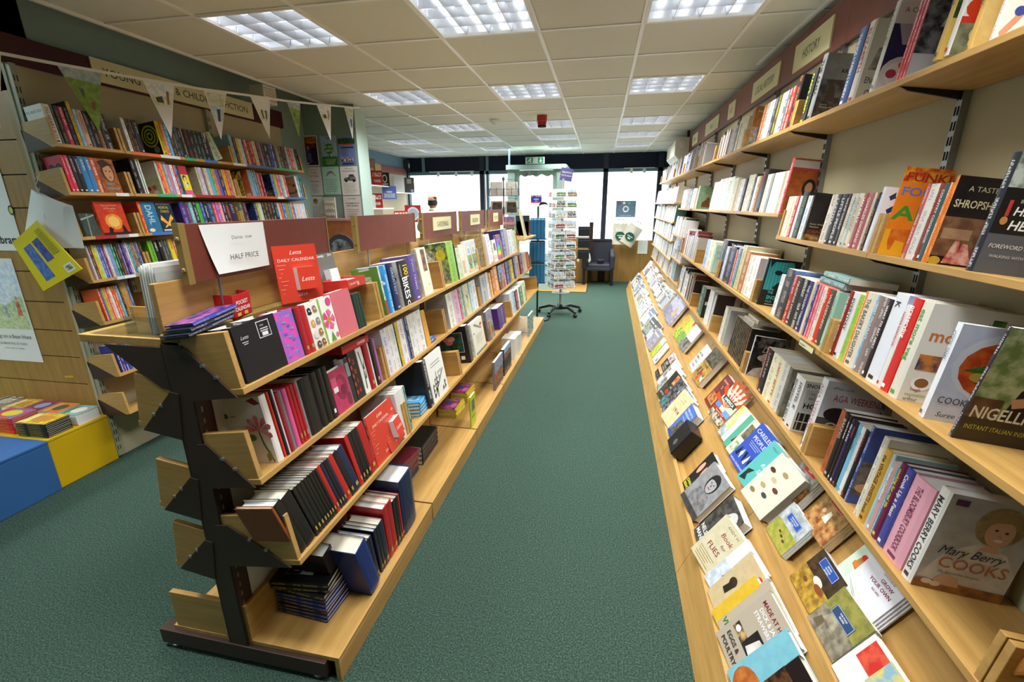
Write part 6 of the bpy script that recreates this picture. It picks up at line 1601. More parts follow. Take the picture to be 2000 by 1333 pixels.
ART = {
 'rembrandt': [(R_, 0, 0, 1, 1, 'a47a4c', '8a6238'), tx('REMBRANDT', .5, .86, .08, 'c8502c', a='c', fit=.15), ('p', [(.2, 0), (.35, .4), (.5, .5), (.75, .4), (.95, 0)], '4a3420', '2a1c10'), ('e', .55, .58, .14, .1, 'b88a5a'), ('p', [(.36, .6), (.5, .74), (.74, .7), (.76, .62)], '3a281a')],
 'atlas': [(R_, 0, .5, 1, 1, 'b07a3a', 'a06a2a'), tx('Atlas of', .1, .86, .07, 'f0e0c0'), (R_, 0, .1, 1, .5, '9a8a78', 'c0b0a0'), (R_, .3, .1, .8, .62, '2f5aa0', '3a6ab0'), ('e', .3, .62, .16, .1, 'c87a3a'), (R_, 0, 0, .5, .12, '2a8a74'), (R_, .5, 0, 1, .2, '6a2a34')],
 'dkgreen': [(R_, 0, 0, 1, 1, '3a3a36', '2a2a28'), tx('DAD', .1, .6, .12, 'b8cc40', b=1), tx('ARMY', .1, .46, .1, 'b8cc40', b=1), ('e', .6, .2, .3, .12, '9a9a98')],
 'army': [(R_, 0, .62, 1, 1, '8f9092', '9a9b9e'), (R_, 0, .2, 1, .62, '7a7c80', '4a4a46'), (R_, 0, .0, 1, .36, '3f3a34', '6a645c'), tx('THE', .7, .8, .05, '1c1c1c', a='c'), tx('ARMA', .62, .72, .085, '1c1c1c', a='c', b=1), ('p', [(.68, .86), (.72, .86), (.72, .98), (.68, .98)], '4a4a4a'), ('p', [(.6, .92), (.8, .92), (.8, .94), (.6, .94)], '4a4a4a'), ('p', [(.2, .3), (.25, .64), (.4, .5), (.45, .3)], '5a4a34'), ('p', [(.6, .3), (.66, .56), (.85, .62), (.95, .3)], '4a4034'),
          tx('edited by', .12, .24, .03, 'e0e0e0'), tx('Gleanings Hence', .12, .2, .035, 'f0f0f0'), (R_, .5, .04, .85, .16, '8a3a34', 'c0a090'), ('e', .55, .03, .06, .04, 'd0d0d0'), ('e', .72, .03, .06, .04, 'd0d0d0')],
 'myself': [tx('ENCYCLOPEDIA', .1, .24, .11, '2a2622', sx=.62), tx('OF MYSELF', .16, .08, .12, '2a2622', sx=.7), ('p', [(.1, .4), (.7, .4), (.7, .62), (.55, .7), (.2, .66)], '6a6258', 'b0a898'), (R_, .8, .86, .9, .96, 'c8402c')],
 'century': [(R_, 0, 0, 1, 1, 'f0f0ec'), (R_, 0, .18, 1, .74, '28305a', '343c6a'), tx('A CENTURY', .12, .86, .075, 'b06a6a'), ('p', [(.1, .74), (.5, .74), (.34, .52), (.26, .52)], 'c8c4dc'), ('p', [(.55, .74), (1, .74), (1, .5), (.7, .3)], 'b8b4d8'), ('e', .42, .2, .42, .2, 'e8e8e4'), ('e', .42, .2, .33, .15, 'f4f4f0'), ('e', .4, .3, .09, .04, 'e8703a'), ('e', .58, .28, .11, .06, '4a7a3a'), ('e', .22, .2, .1, .05, 'c0485a'), ('e', .5, .14, .14, .03, 'c8d0a8'), ('e', .85, .58, .12, .1, 'd8d0b8'), ('e', .85, .58, .07, .05, 'c84a4a')],
 'waterfall': [(R_, 0, .24, 1, 1, '6a6a6c', '1e1e20'), (R_, 0, 0, 1, .24, 'a8a6a8'), ('p', [(.3, .5), (.6, .9), (.8, .9), (.7, .5)], 'c8c8cc', '8a8a8e')],
 'plainyel': [(R_, 0, 0, 1, .6, 'd8b45a'), (R_, 0, .4, 1, 1, '5a6a34', '2a3a1a')],
 'tomato': [('e', .5, .62, .36, .13, 'e0502c'), ('e', .38, .44, .36, .13, 'd8401f'), ('p', [(.36, .46), (.42, .56), (.46, .45)], '3a4a1a'), ('p', [(.5, .66), (.56, .74), (.6, .64)], '3a4a1a'), (R_, 0, .3, 1, .36, 'd83a2c'), (R_, 0, .0, .9, .3, '8f8f6a', '6a6a50'), ('e', .4, .2, .22, .1, 'd8cc8a'), ('e', .65, .12, .26, .1, 'a8a878')],
 'gold': [(R_, 0, 0, 1, 1, 'dcb468', 'e4c078'), ('e', .8, .3, .22, .14, 'b0a040'), ('e', .8, .3, .18, .11, 'c0b050')],
 'redblue': [(R_, 0, .55, 1, 1, 'e8e4e0', 'd86a50'), ('e', .6, .76, .4, .1, 'd8604a'), ('p', [(.05, .1), (.5, .5), (.55, .46), (.1, .05)], 'e09a7a'), ('e', .45, .4, .1, .05, '3a4a9a'), ('e', .25, .28, .08, .04, '3a4a9a'), ('e', .6, .18, .2, .06, 'a8b8e0'), ('e', .8, .42, .1, .05, '3a4a9a')],
 'josephine': [(R_, 0, 0, 1, 1, '201f22', '26252a'), ('e', .75, .4, .4, .28, '9a6a40'), ('p', [(.3, .2), (.35, .85), (.75, .95), (1, .8), (1, .55), (.6, .6), (.45, .3)], '1c1a1a'), (R_, .0, .0, 1, .14, 'b88a3a', '5a4420'), tx('Desire, Ambition,', .08, .36, .05, 'e0d8c8'), tx('Napoleon', .08, .3, .05, 'e0d8c8'), tx('JOSEPHINE', .06, .16, .11, 'c04a30', sx=.8), tx('KATE WILLS', .2, .04, .07, 'e8e0c8')],
 'butterflies': [(R_, 0, 0, 1, 1, 'eceef2'), tx('NAGASAKI', .5, .82, .06, '333333')] + [('p', [(u, v), (u + .12, v + .07), (u + .13, v), (u + .26, v + .06), (u + .22, v - .06), (u + .13, v - .02), (u + .05, v - .06)], '2a3a6a') for u, v in ((.1, .86), (.35, .78), (.12, .66), (.15, .5), (.5, .6))],
 'funkie': [(R_, 0, 0, 1, 1, 'f08a24', 'ee8020'), (R_, 0, .84, 1, 1, 'e8a828', 'c83a20'), tx('FUNKIE', .04, .85, .13, 'b02a1c', b=1, sx=1.25), tx('FOOD', .04, .69, .13, '6a7ac8', b=1, sx=1.3), tx('AND', .03, .42, .22, '3a9a34', b=1, sx=1.5), (R_, 0, 0, 1, .3, 'f0b028'), ('p', [(.1, .16), (.1, .3), (.55, .32), (.72, .38), (.85, .36), (.86, .24), (.78, .2), (.66, .22), (.58, .14), (.5, .14), (.5, .04), (.44, .04), (.42, .16), (.24, .18), (.2, .06), (.15, .06)], 'd0641c', 'e08030'), ('p', [(.7, .3), (.86, .36), (.84, .22), (.74, .2)], 'f0ece4')],
 'shropshire': [(R_, 0, 0, 1, 1, '201a18', '2a2220'), (R_, 0, .1, 1, .55, '6a4630', '8a6244'), (R_, .05, .3, .5, .42, 'a0785a', 'b08a68'), tx('A TASTE OF', .2, .84, .08, 'd8ccA0'), tx('SHROPSHIRE', .06, .66, .12, 'd8c898', b=1, sx=.75)] + face(.8, .46, .2, 'd0a084', '2a1c18') + [('p', [(.55, .08), (.62, .3), (.95, .34), (1, .08)], '8a4038', '5a2a28'), ('p', [(.2, .02), (.3, .3), (.36, .3), (.46, .02)], 'b04a40', 'e0b0a0'), ('p', [(.36, .02), (.42, .26), (.5, .26), (.66, .02)], 'b85048', 'e8b8a8'), ('e', .08, .04, .1, .05, 'c8a030')],
 'heroes': [(R_, 0, 0, 1, .34, '5a5c64'), (R_, 0, .34, 1, .72, '101014'), (R_, 0, .72, 1, 1, 'c8d0cc', '5a6a4a'), tx('IN SUPPORT OF', .24, .6, .045, 'e8e8e8'), tx('HELP for', .2, .5, .1, 'ffffff', b=1, sh=.15), tx('HEROES', .2, .38, .11, 'ffffff', b=1, sh=.15), ('e', .12, .45, .05, .035, 'c88a4a'), (R_, .1, .49, .15, .62, 'c83a3a'), tx('FOREWORD BY CAPT GUY DISNEY', .06, .22, .05, 'e8e8e8', sh=.2, fit=.2), tx('WALKING WITH THE WOUNDED', .12, .14, .035, 'd0d0d0')],
 'greenbear': [(R_, 0, 0, 1, 1, '7a9a78', '86a684'), ('p', [(.3, .1), (.3, .3), (.5, .42), (.6, .56), (.75, .5), (.75, .3), (.9, .12)], '6a4026'), tx('The Complete', .3, .8, .05, '3a4a3a'), tx('Tales', .4, .7, .06, '3a4a3a')],
 'beast': [('p', [(.2, .3), (.5, .5), (.9, .6), (.9, .3)], '6a4a30', 'c8b8a0')],
 'portrait': [(R_, 0, 0, 1, 1, 'b8622c', 'a4501f'), (R_, 0, .8, 1, .97, 'd8d0cc'), (R_, 0, .8, 1, .84, 'c8404a'), ('e', .62, .5, .2, .16, '2a1a14'), ('e', .62, .5, .11, .1, 'c09070'), ('p', [(.3, .1), (.5, .36), (.78, .36), (.95, .1)], '3a2018')],
 'pooh': [(R_, 0, 0, 1, 1, 'e2dcc8'), tx('THE ART OF', .5, .66, .07, '4a7a5a', a='c'), tx('PICTURE', .5, .74, .06, '4a7a5a', a='c'), ('p', [(.2, .42), (.5, .58), (.9, .46), (.6, .32)], '3a6ac0'), ('p', [(.4, .4), (.6, .5), (.72, .42), (.5, .34)], '3a8a4a'), ('e', .55, .52, .09, .05, 'c8502c'), ('e', .7, .5, .06, .03, 'c8502c')],
 'food': [(R_, 0, 0, 1, 1, 'c0dccc'), tx('FOOD', .1, .66, .17, '7ab090'), tx('FREE', .14, .46, .17, '7ab090'), ('e', .5, .16, .3, .09, 'd8604a', 'f0e8e0')],
 'history': [(R_, 0, 0, 1, 1, '141416'), tx('The History', .12, .88, .075, 'e8e8f0'), tx('of A', .12, .8, .075, 'e8e8f0')],
 'library': [(R_, 0, 0, 1, 1, 'c4bb92', 'b8ae84'), tx('ENGLISH LIBRARY', .5, .86, .05, '6a6248', a='c'), (R_, .1, .1, .9, .7, 'a89c70', 'c8c098')],
 'snowden': [(R_, 0, 0, 1, 1, '101618'), (R_, .04, .34, 1, .98, '3cc0cc')] + [(R_, .1 + .1 * k, .34, .11 + .1 * k, .98, '1a4a54') for k in range(9)] + [('p', [(.05, .98), (.1, .8), (.2, .94), (.75, .96), (.95, .7), (1, .98)], '12262c'), ('e', .38, .72, .12, .05, '10222a'), ('e', .74, .7, .12, .05, '10222a'), ('r', .48, .72, .64, .735, '10222a'), ('p', [(.3, .4), (.45, .52), (.8, .5), (.9, .38), (.7, .34), (.4, .34)], '12262c'), ('p', [(.5, .6), (.56, .52), (.64, .6)], '12303a'),
             tx('THE', .2, .27, .075, '5ad0dc', b=1, sx=.8), tx('SNOWDEN', .2, .15, .11, '5ad0dc', b=1, sx=.8), tx('FILES', .2, .08, .06, '5ad0dc'), (R_, .2, .03, .9, .045, 'c8c8c8')],
 'landscape': [(R_, 0, .5, 1, 1, '5a82c8', '7a9ad8'), (R_, 0, .0, 1, .52, '3a4030', '5a6a34'), ('e', .35, .5, .25, .1, '24301c'), ('e', .8, .46, .2, .1, '24301c'), tx('W', .45, .12, .16, 'f0f0f0', sh=.2)],
 'blackbio': [(R_, 0, 0, 1, 1, '262422'), (R_, 0, 0, 1, .16, 'e8a020'), (R_, 0, .16, 1, .32, '2a9a4a')] + face(.4, .58, .3, 'a8785a', '3a3430'),
 'plainblue': [(R_, 0, 0, 1, 1, 'dfe2f0'), (R_, 0, .9, .9, 1, 'aab4d8')],
 'eatveg': [(R_, 0, 0, 1, 1, 'e4e0d6'), tx('eat', .42, .78, .17, '5ab04a', b=1), tx('more', .08, .64, .17, 'd0763c', b=1), (R_, .68, .76, .82, .92, '2a4a2a', '5a8a4a'), (R_, .84, .74, .99, .9, 'c8b8a0', 'b86a3a'), (R_, .06, .34, .34, .5, '4a3a50', 'c87a30'), ('e', .2, .2, .12, .07, 'f0f0f0'), ('e', .2, .21, .08, .05, '8a5a30'), tx('hugh', .1, .12, .05, '8a2a2a'), tx('vegetables', .06, .065, .045, '6a9a4a'), tx('arthur', .06, .015, .05, '2a2a2a')],
 'cookthai': [(R_, 0, 0, 1, 1, 'd8dcec', 'cfd4e8'), ('e', .62, .6, .56, .36, 'e4e6ee'), ('e', .62, .58, .48, .3, 'b8401c', 'd8642c'), ('e', .55, .62, .2, .1, 'e0702c', 'c84a1c'), ('p', [(.2, .56), (.5, .66), (.9, .6), (.6, .52)], '4a8a3a', '2f6a28'), ('p', [(.5, .4), (.56, .74), (.64, .72), (.6, .4)], '5a9a3f'), ('e', .38, .5, .1, .05, 'c8a040'), ('e', .8, .5, .14, .06, 'd8a858', 'c05a24'), ('p', [(.6, .6), (.85, .8), (.9, .76), (.7, .56)], '4f9040'), tx('COOK THAI', .06, .19, .1, '3a3f34', sx=.85), tx('with', .4, .12, .04, '555555'), tx('Suree', .1, .045, .075, '2a2a2a', sh=.3)],
 'nigel': [(R_, 0, 0, 1, 1, '7a9a5a', 'c8d8b0'), ('p', [(.3, .1), (.4, .5), (.7, .75), (1, .7), (1, .1)], '1c1a1c'), ('p', [(.35, .42), (.7, .5), (.72, .42), (.4, .34)], 'd8a888'), ('e', .8, .5, .2, .09, 'e4e4dc'), ('e', .8, .53, .15, .06, '7a8a2a', 'c8b040'), (R_, 0, 0, 1, .22, '3a302c'), (R_, 0, .22, .3, .4, '5a4030', '7a5a44'), tx('NIGELLISSIMA', .04, .22, .15, 'f4f4f0', b=1, sx=.8, fit=.19), tx('INSTANT ITALIAN INSPIRATION', .05, .11, .06, 'c8d040', fit=.17)],
 'porcelain': [(R_, 0, 0, 1, 1, '16181a'), tx('NEW IN', .2, .86, .07, 'd8d4c0'), tx('PORCELAIN', .18, .77, .065, 'b8a060'), ('p', [(0, 0), (.4, .3), (.5, 0)], '7a98a8')],
 'master': [(R_, 0, 0, 1, 1, 'eceae4'), tx('MASTER MAKERS', .2, .82, .04, '666666'), (R_, .2, .68, .9, .74, '8a8a88', 'c0c0be'), (R_, .3, .14, .75, .48, '5a7a4a', '2a3a3a'), (R_, .2, .56, .8, .58, '999999')],
 'spode': [(R_, 0, 0, 1, 1, '1a1c18'), (R_, .12, .56, 1, .95, '7a3418', '3a1a10'), (R_, .12, .04, 1, .42, '4a6a34', '1a2a18'), (R_, .06, .44, 1, .56, 'e4dcc0'), tx('SPODE', .3, .47, .05, '5a4a2a'), ('e', .6, .66, .1, .06, 'd0a080')],
 'blank': [(R_, 0, 0, 1, 1, 'd8d8d8')], 'greyblock': [(R_, 0, 0, 1, 1, 'c8c9cb')],
 'hatlady': [(R_, 0, 0, 1, 1, '1a1b1e', '3a3c40'), (R_, 0, .72, 1, 1, '141416', '8a8c90'), tx('D', .3, .62, .2, 'e8e8e8', sh=.3), ('e', .6, .48, .38, .1, 'd8d8da', 'b8b8ba'), ('e', .62, .54, .26, .09, 'e4e4e6'), ('e', .62, .36, .2, .12, 'b8b8b8'), ('p', [(.0, 0), (.2, .2), (.5, .26), (.8, .22), (1, 0)], 'e0e0e2', 'c0c0c2'), (R_, .55, .29, .7, .31, '6a6a6a')],
 'greyhair': [(R_, 0, 0, 1, 1, '6a6658', '8a8674'), ('e', .6, .66, .5, .3, '2c2a28', '4a4644'), ('e', .55, .48, .2, .2, 'b0a898')],
 'hotelk': [(R_, 0, 0, 1, 1, 'e6e4de'), tx('SNOWING', .06, .88, .1, '1c1c1c', b=1, sx=.9), (R_, .1, .42, .85, .84, 'd0d0ce'), tx('THE SHOCKING', .2, .74, .06, '2a2a2a', sx=.8), tx("BALI'S WORST", .2, .66, .06, '2a2a2a', sx=.8), tx('HOTEL', .12, .48, .14, '111111', b=1), (R_, .06, .04, .92, .38, '2a2826')] + [(R_, .1 + .13 * k, .04, .13 + .13 * k, .38, 'b8b4ac') for k in range(7)] + [(R_, .06, .2, .92, .22, 'd8d4cc')],
 'darkface': [(R_, 0, 0, 1, 1, '2a2420', '3a302a')] + face(.5, .58, .5, '8a6248', '241c18') + [(R_, .1, .06, .9, .16, '8a8078')],
 'aga': [(R_, 0, 0, 1, 1, 'd4dde8', 'ccd6e4'), tx('elPaso cook', .1, .9, .05, '333333'), tx('AGA WEEKEND', .16, .74, .13, 'a03a5a', sx=.62), (R_, 0, .14, .6, .5, '3c3c40', '55565a'), ('e', .3, .56, .22, .1, '2a2a2e'), ('e', .26, .4, .1, .05, 'd8d0b8'), ('e', .26, .4, .06, .03, '3a3428'), (R_, .0, .0, 1, .14, 'd8c0c8'), (R_, .35, .24, .58, .42, '8a8c8e')],
 'lobster': [(R_, 0, 0, 1, 1, '4a5a9c', '44549a'), (R_, 0, .12, 1, .56, '5a524c', '8a7a70'), ('p', [(.05, .2), (.3, .36), (.7, .44), (.9, .34), (.5, .2)], 'd8582c', 'e88a50'), ('e', .25, .22, .22, .07, 'e0a878'), ('e', .6, .44, .2, .08, '3a3634'), tx('Ch', .4, .66, .14, 'dfe4f4', sh=.4)],
 'dots': [(R_, 0, 0, 1, 1, '4a4f9c', '8a88c8')],
 'maryb': [(R_, 0, 0, 1, 1, 'b4b6ba', 'c2c4c6'), ('p', [(.02, .12), (.2, .42), (.48, .56), (.82, .5), (1, .3), (1, .1), (.5, .08)], 'e2e0dc', 'd4d2d0'), ('p', [(.5, .5), (.62, .6), (.74, .5)], 'd8ac90'), ('e', .62, .76, .26, .2, 'b09a72', '8a7650'), ('e', .64, .7, .15, .14, 'd8ac90'), ('p', [(.42, .72), (.5, .9), (.75, .92), (.84, .76), (.7, .82), (.56, .8)], 'a48c64'), ('e', .59, .73, .02, .012, '3a2a20'), ('e', .7, .72, .02, .012, '3a2a20'), ('e', .65, .63, .05, .014, 'f0e8e4'), ('p', [(.64, .7), (.67, .67), (.63, .67)], 'c09478'), (R_, 0, 0, 1, .1, '8a5a34', 'b0783e'), ('p', [(.2, .12), (.3, .2), (.46, .16), (.5, .07), (.26, .07)], 'd8ac90'), ('e', .14, .08, .06, .03, 'e8dccc'), ('e', .24, .07, .06, .03, 'e4d4c0'), (R_, .06, .9, .2, .96, '5a2a5a'), tx('Mary Berry', .1, .4, .13, '26283a', sh=.35, sx=.85), tx('COOKS', .16, .26, .16, 'c06a34'), tx('My favourite recipes', .2, .2, .04, '4a4a5a', sh=.2)],
 'siking': [(R_, 0, 0, 1, 1, '6a4a30', '8a6238'), ('e', .28, .7, .2, .2, 'f0ece4'), ('e', .28, .7, .16, .16, 'd03a34'), tx('SI KING', .1, .3, .16, 'f4f0e8', b=1), ('e', .8, .6, .22, .18, 'e8e4dc'), ('e', .8, .64, .16, .1, 'd87030')],
 'pig': [(R_, 0, 0, 1, 1, 'e8e6e0'), tx('PIG HEART BOY', .5, .8, .1, '3a2a2a', a='c', fit=.11), (R_, 0, 0, 1, .15, 'b02a30')],
 'plainblack': [(R_, 0, 0, 1, 1, '22221f')], 'plaindk': [(R_, 0, 0, 1, 1, '1f201f')],
 'spiral': [(R_, 0, 0, 1, 1, '1a1c16')] + [('e', .5, .6, .5 - .08 * k, .32 - .05 * k, ('b8cc20' if k % 2 == 0 else '1a1c16')) for k in range(6)] + [('e', .7, .2, .18, .1, '8a8a80')],
 'hearts': [(R_, 0, 0, 1, 1, 'e83a58'), ('e', .35, .6, .25, .2, '1c1418'), ('e', .75, .6, .25, .2, '1c1418')],
 'spirit': [(R_, 0, 0, 1, 1, 'b0622c', '8a4420'), ('e', .52, .62, .36, .3, '4a2818'), ('e', .55, .6, .26, .26, 'd0946a'), ('e', .44, .64, .05, .02, '2a1a14'), ('e', .66, .64, .05, .02, '2a1a14'), ('e', .56, .46, .08, .02, '9a4a3a'), ('p', [(.1, .9), (.5, .98), (.9, .8), (.6, .8), (.3, .72)], '3a2014'), tx('Spirit', .2, .24, .12, '7ac0c0', sh=.1), tx('Hunter', .2, .1, .13, '7ac0c0', sh=.1)],
 'whitegreen': [(R_, 0, .4, 1, 1, 'dcdcd6'), (R_, 0, 0, 1, .5, 'b8cca0', 'cfdcb8'), ('e', .3, .22, .12, .07, 'c83a3a'), ('e', .6, .24, .12, .07, 'c85a4a'), (R_, .5, .05, .8, .14, 'ffffff')],
 'girl': [(R_, 0, .1, 1, .7, 'f0e030'), (R_, 0, .7, 1, 1, 'c83050'), (R_, 0, 0, 1, .16, 'e85aa0'), ('e', .4, .58, .26, .1, '3a2018'), ('e', .42, .55, .16, .07, 'f0d0b8'), (R_, .34, .24, .5, .46, 'f0f0ee'), ('e', .6, .4, .12, .04, 'e0401c')],
 'beige': [(R_, 0, 0, 1, 1, 'cfc4a6', 'c4b894')], 'leopard': [(R_, 0, 0, 1, 1, '2a2418', 'd8b030'), ('e', .35, .4, .3, .2, 'e8c8a0'), (R_, 0, 0, .7, .2, 'e8702c')],
 'orangeplain': [(R_, 0, 0, 1, 1, 'e8703a', 'f08048'), (R_, .6, .04, .9, .14, 'e8e0d0')], 'darkblue': [(R_, 0, 0, 1, 1, '1a2634', '2a5a8a'), (R_, .1, .04, .9, .3, 'a8a878', '2a2e28')],
 'fruits': [(R_, 0, 0, 1, 1, 'cccdca'), ('e', .5, .66, .2, .06, 'c8b040'), ('e', .8, .58, .14, .06, 'b83a2a'), (R_, .2, .2, .8, .28, '7a7a7a'), ('e', .9, .3, .12, .08, '8a9a3a')],
 'slate': [(R_, 0, 0, 1, 1, '46524c', '3a463f'), ('p', [(0, .7), (1, .9), (1, .95), (0, .78)], '9ab0a4'), ('p', [(.3, 0), (.5, 1), (.56, 1), (.38, 0)], '8aa094')],
 'mongolia': [(R_, 0, 0, 1, 1, 'd8401c', 'c83414'), ('e', .5, .4, .3, .24, 'f0a040', 'e87a28'), ('e', .5, .4, .2, .16, 'f8c468'), (R_, 0, 0, 1, .08, '3a1410'), ('p', [(.2, .05), (.24, .2), (.3, .26), (.36, .2), (.42, .22), (.36, .14), (.36, .05)], '24100e'), ('p', [(.72, .05), (.74, .24), (.78, .32), (.84, .24), (.9, .05)], '24100e'), tx('The Last Sword', .5, .86, .075, 'f4c0a0', a='c'), tx('of Mongolia', .5, .77, .075, 'f4c0a0', a='c'), tx('TIM BOWER', .5, .7, .035, 'f4c0a0', a='c')],
 'dahl': [(R_, 0, 0, 1, 1, '2a6a94', '3478a0'), ('t', 'DAHL', .3, .9, .3, 'a8d4e4', {'rot': -PI / 2, 'b': 1, 'sx': .8}), ('e', .3, .08, .2, .06, 'e8d8b0'), tx('BFG', .1, .05, .08, 'f4f4f4', b=1)],
 'chaos': [(R_, 0, 0, 1, 1, '16242e', '1f3a4a'), tx('MATT DICKINSON', .5, .9, .06, 'b8b8b8', a='c', fit=.12), tx('MORTAL', .5, .77, .12, 'e0c850', a='c', sx=.8), tx('CHAOS', .5, .64, .12, 'e0c850', a='c', sx=.8), ('p', [(.5, .3), (.2, .56), (.1, .4), (.4, .26), (.2, .12), (.5, .2), (.8, .12), (.6, .28), (.9, .44), (.8, .58)], 'f0982c', 'f8d060'), (R_, .1, .03, .9, .08, 'd8d8d8')],
 'letts': [(R_, 0, 0, 1, 1, '1c1c1f'), tx('Letts', .3, .74, .09, 'd8d8dc', sh=.4), (R_, .34, .68, .66, .695, 'c0c0c4'), (R_, .4, .645, .62, .66, 'c0c0c4')],
 'sticker': [(R_, 0, 0, 1, 1, '1b1b1e'), (R_, .2, .64, .72, .94, 'd8d8dc'), (R_, .225, .655, .695, .925, '1b1b1e'), tx('Letts', .32, .85, .045, 'd8d8dc', sh=.3), (R_, .3, .79, .62, .81, 'c8c8cc'), (R_, .3, .75, .62, .77, 'c8c8cc'), (R_, .34, .67, .58, .735, 'e8e8ea')],
 'pink2014': [(R_, 0, 0, 1, 1, 'e84aa8', '8a6ac8'), tx('2014', .55, .86, .06, 'd8b0a0')] + [('e', .2 + .6 * ((k * 37) % 10) / 10, .1 + .075 * k, .1, .02, ('5aa8b8' if k % 2 else '7a58c8')) for k in range(10)],
 'dogs': [(R_, 0, 0, 1, 1, 'f0ece4')] + [q for u, v, c in ((.25, .84, '2a2420'), (.7, .86, '9a7a5a'), (.3, .58, 'd8a858'), (.72, .6, '8a8a88'), (.28, .34, 'e0dcd0'), (.7, .36, 'a8763a'), (.3, .12, '5a4a3e'), (.7, .13, '8a5a30')) for q in (('e', u, v, .14, .06, c), ('e', u, v - .06, .18, .04, c), ('e', u - .13, v, .05, .05, c), ('e', u, v - .012, .05, .02, 'e8dccc'))],
 'flower': [(R_, 0, 0, 1, 1, 'f0eee8'), (R_, 0, 0, .12, 1, '8ab840')] + [('p', [(.5, .5), (.5 + .42 * math.cos(a - .5), .5 + .2 * math.sin(a - .5)), (.5 + .46 * math.cos(a), .5 + .24 * math.sin(a)), (.5 + .42 * math.cos(a + .5), .5 + .2 * math.sin(a + .5))], 'd84a80', 'e87aa0') for a in (0, 1.26, 2.5, 3.77, 5.0)] + [('e', .5, .5, .14, .06, 'd8a020', 'c87818'), ('p', [(.3, .02), (.5, .24), (.7, .02)], '5a9a3a'), ('e', .75, .88, .2, .09, 'd84a80'), ('e', .85, .12, .12, .06, 'e07090')],
 'plainpink': [(R_, 0, 0, 1, 1, 'd8707a')], 'thecov': [(R_, 0, 0, 1, 1, '8ac8a0', 'd8e0d8'), tx('The', .3, .6, .12, 'f4f4f4', b=1), (R_, 0, 0, 1, .3, 'b83a3a')],
 'whiteside': [(R_, 0, 0, 1, 1, 'd8d6d0', 'c8c6c2'), ('p', [(.5, .5), (.9, .6), (.9, .66), (.5, .56)], '5a3a34')],
 'cream': [(R_, 0, 0, 1, 1, 'ece6c8'), (R_, .4, .5, .85, .96, '3a3a34', '9a6a4a'), (R_, .6, .2, .8, .22, 'a8a080')],
 'gardenphoto': [(R_, 0, 0, 1, 1, '3f5a30', '9ab070'), ('e', .3, .7, .25, .16, 'd8dcc8', '6a7a5a'), ('e', .75, .7, .18, .14, 'e0d040', 'c0b030'), (R_, 0, 0, 1, .3, '5a6a50', 'a8b0a0')],
 'meadow': [(R_, 0, 0, 1, 1, 'e6e0d0', 'd8d0b8'), (R_, .2, .1, .8, .5, 'd8a0a0', 'a8b88a')],
 'arches': [(R_, 0, 0, 1, 1, 'e8e2cc'), (R_, .1, .06, .97, .95, 'c8d0d8', 'b8c4d4')] + [q for u in (.34, .74) for q in (('e', u, .68, .19, .2, 'd8cca0'), ('e', u, .68, .14, .15, 'e8e0c0'), ('e', u, .68, .1, .1, '8ab0d8'), (R_, u - .16, .3, u + .16, .56, '5a8a3a', '8ab050'), (R_, u - .12, .1, u + .12, .34, '2a3a24', '8ac040'), ('e', u, .4, .1, .06, 'a86a4a'))] + [(R_, .1, .06, .97, .16, 'c88a6a', 'e8d8b0')],
 'ochre': [(R_, 0, 0, 1, 1, 'b0986a', '8a7a54'), ('e', .5, .7, .14, .08, 'e09030'), (R_, .2, .1, .8, .58, '6a7a80', '9aa0a0')],
 'white1': [(R_, 0, 0, 1, 1, 'e8e4dc'), (R_, .2, .5, .8, .85, '6a4a38', '3a2a24'), (R_, .1, .1, .9, .3, 'b89a6a', 'e0d0a8')],
 'rainbow': [(R_, 0, 0, 1, 1, '6a3a98', '7a48a8'), (R_, 0, .84, 1, 1, '3a2030', '8a3a40')] + [(R_, 0, .1 + .09 * k, 1, .2 + .09 * k, c) for k, c in enumerate(('d83a6a', 'e8c030', 'b8cc30', '4ab04a', '3aa0c8', '3a6ac0'))],
 'diary14': [(R_, 0, 0, 1, 1, 'eceae6'), tx('Diary 2014', .14, .48, .085, '8a2a3a'), ('e', .14, .74, .05, .04, '4a6a5a'), (R_, .24, .72, .36, .735, '8a8a8a'), (R_, .1, .57, .6, .575, '9a9a9a'), ('p', [(.7, .95), (.86, .99), (1, .9), (.86, .88)], 'b02430', '8a1a24')] + [('p', [(.8, .5), (.8 + .26 * math.cos(a - .22), .5 + .2 * math.sin(a - .22)), (.8 + .3 * math.cos(a), .5 + .24 * math.sin(a)), (.8 + .26 * math.cos(a + .22), .5 + .2 * math.sin(a + .22))], 'd8607a', 'e898a0') for a in (.3, .9, 1.6, 2.3, 2.9, -.4)] + [('p', [(.8, .5), (.84, .3), (.96, .02), (.93, .02), (.8, .3), (.78, .5)], '4a6a34'), ('p', [(.9, .2), (.8, .12), (.82, .02), (.94, .08)], '7a8a3a', '9aa050'), ('e', .6, .4, .1, .05, '6a8a4a')],
 'rose': [(R_, 0, 0, 1, 1, 'c03a64', 'b8305a'), ('e', .55, .55, .36, .3, '8a1f46', '9a2850'), ('e', .5, .6, .2, .16, 'b8305c'), ('e', .62, .48, .16, .12, '7a1a3e'), ('e', .85, .2, .14, .16, '8a1f46'), (R_, .04, .6, .34, .84, 'd8567a'), (R_, .08, .5, .34, .62, 'f0e8ec')],
 'spiralbook': [(R_, 0, 0, 1, 1, '22242a'), (R_, .1, .6, .9, .9, '8a94a0')], 'd2014': [(R_, 0, 0, 1, 1, '1a1a1a')] + [tx(ch, .5, .72 - .2 * k, .14, 'd8302c', a='c', b=1) for k, ch in enumerate('2014')] + [('e', .12, .84 - .17 * k, .1, .05, 'c83a2c') for k in range(5)],
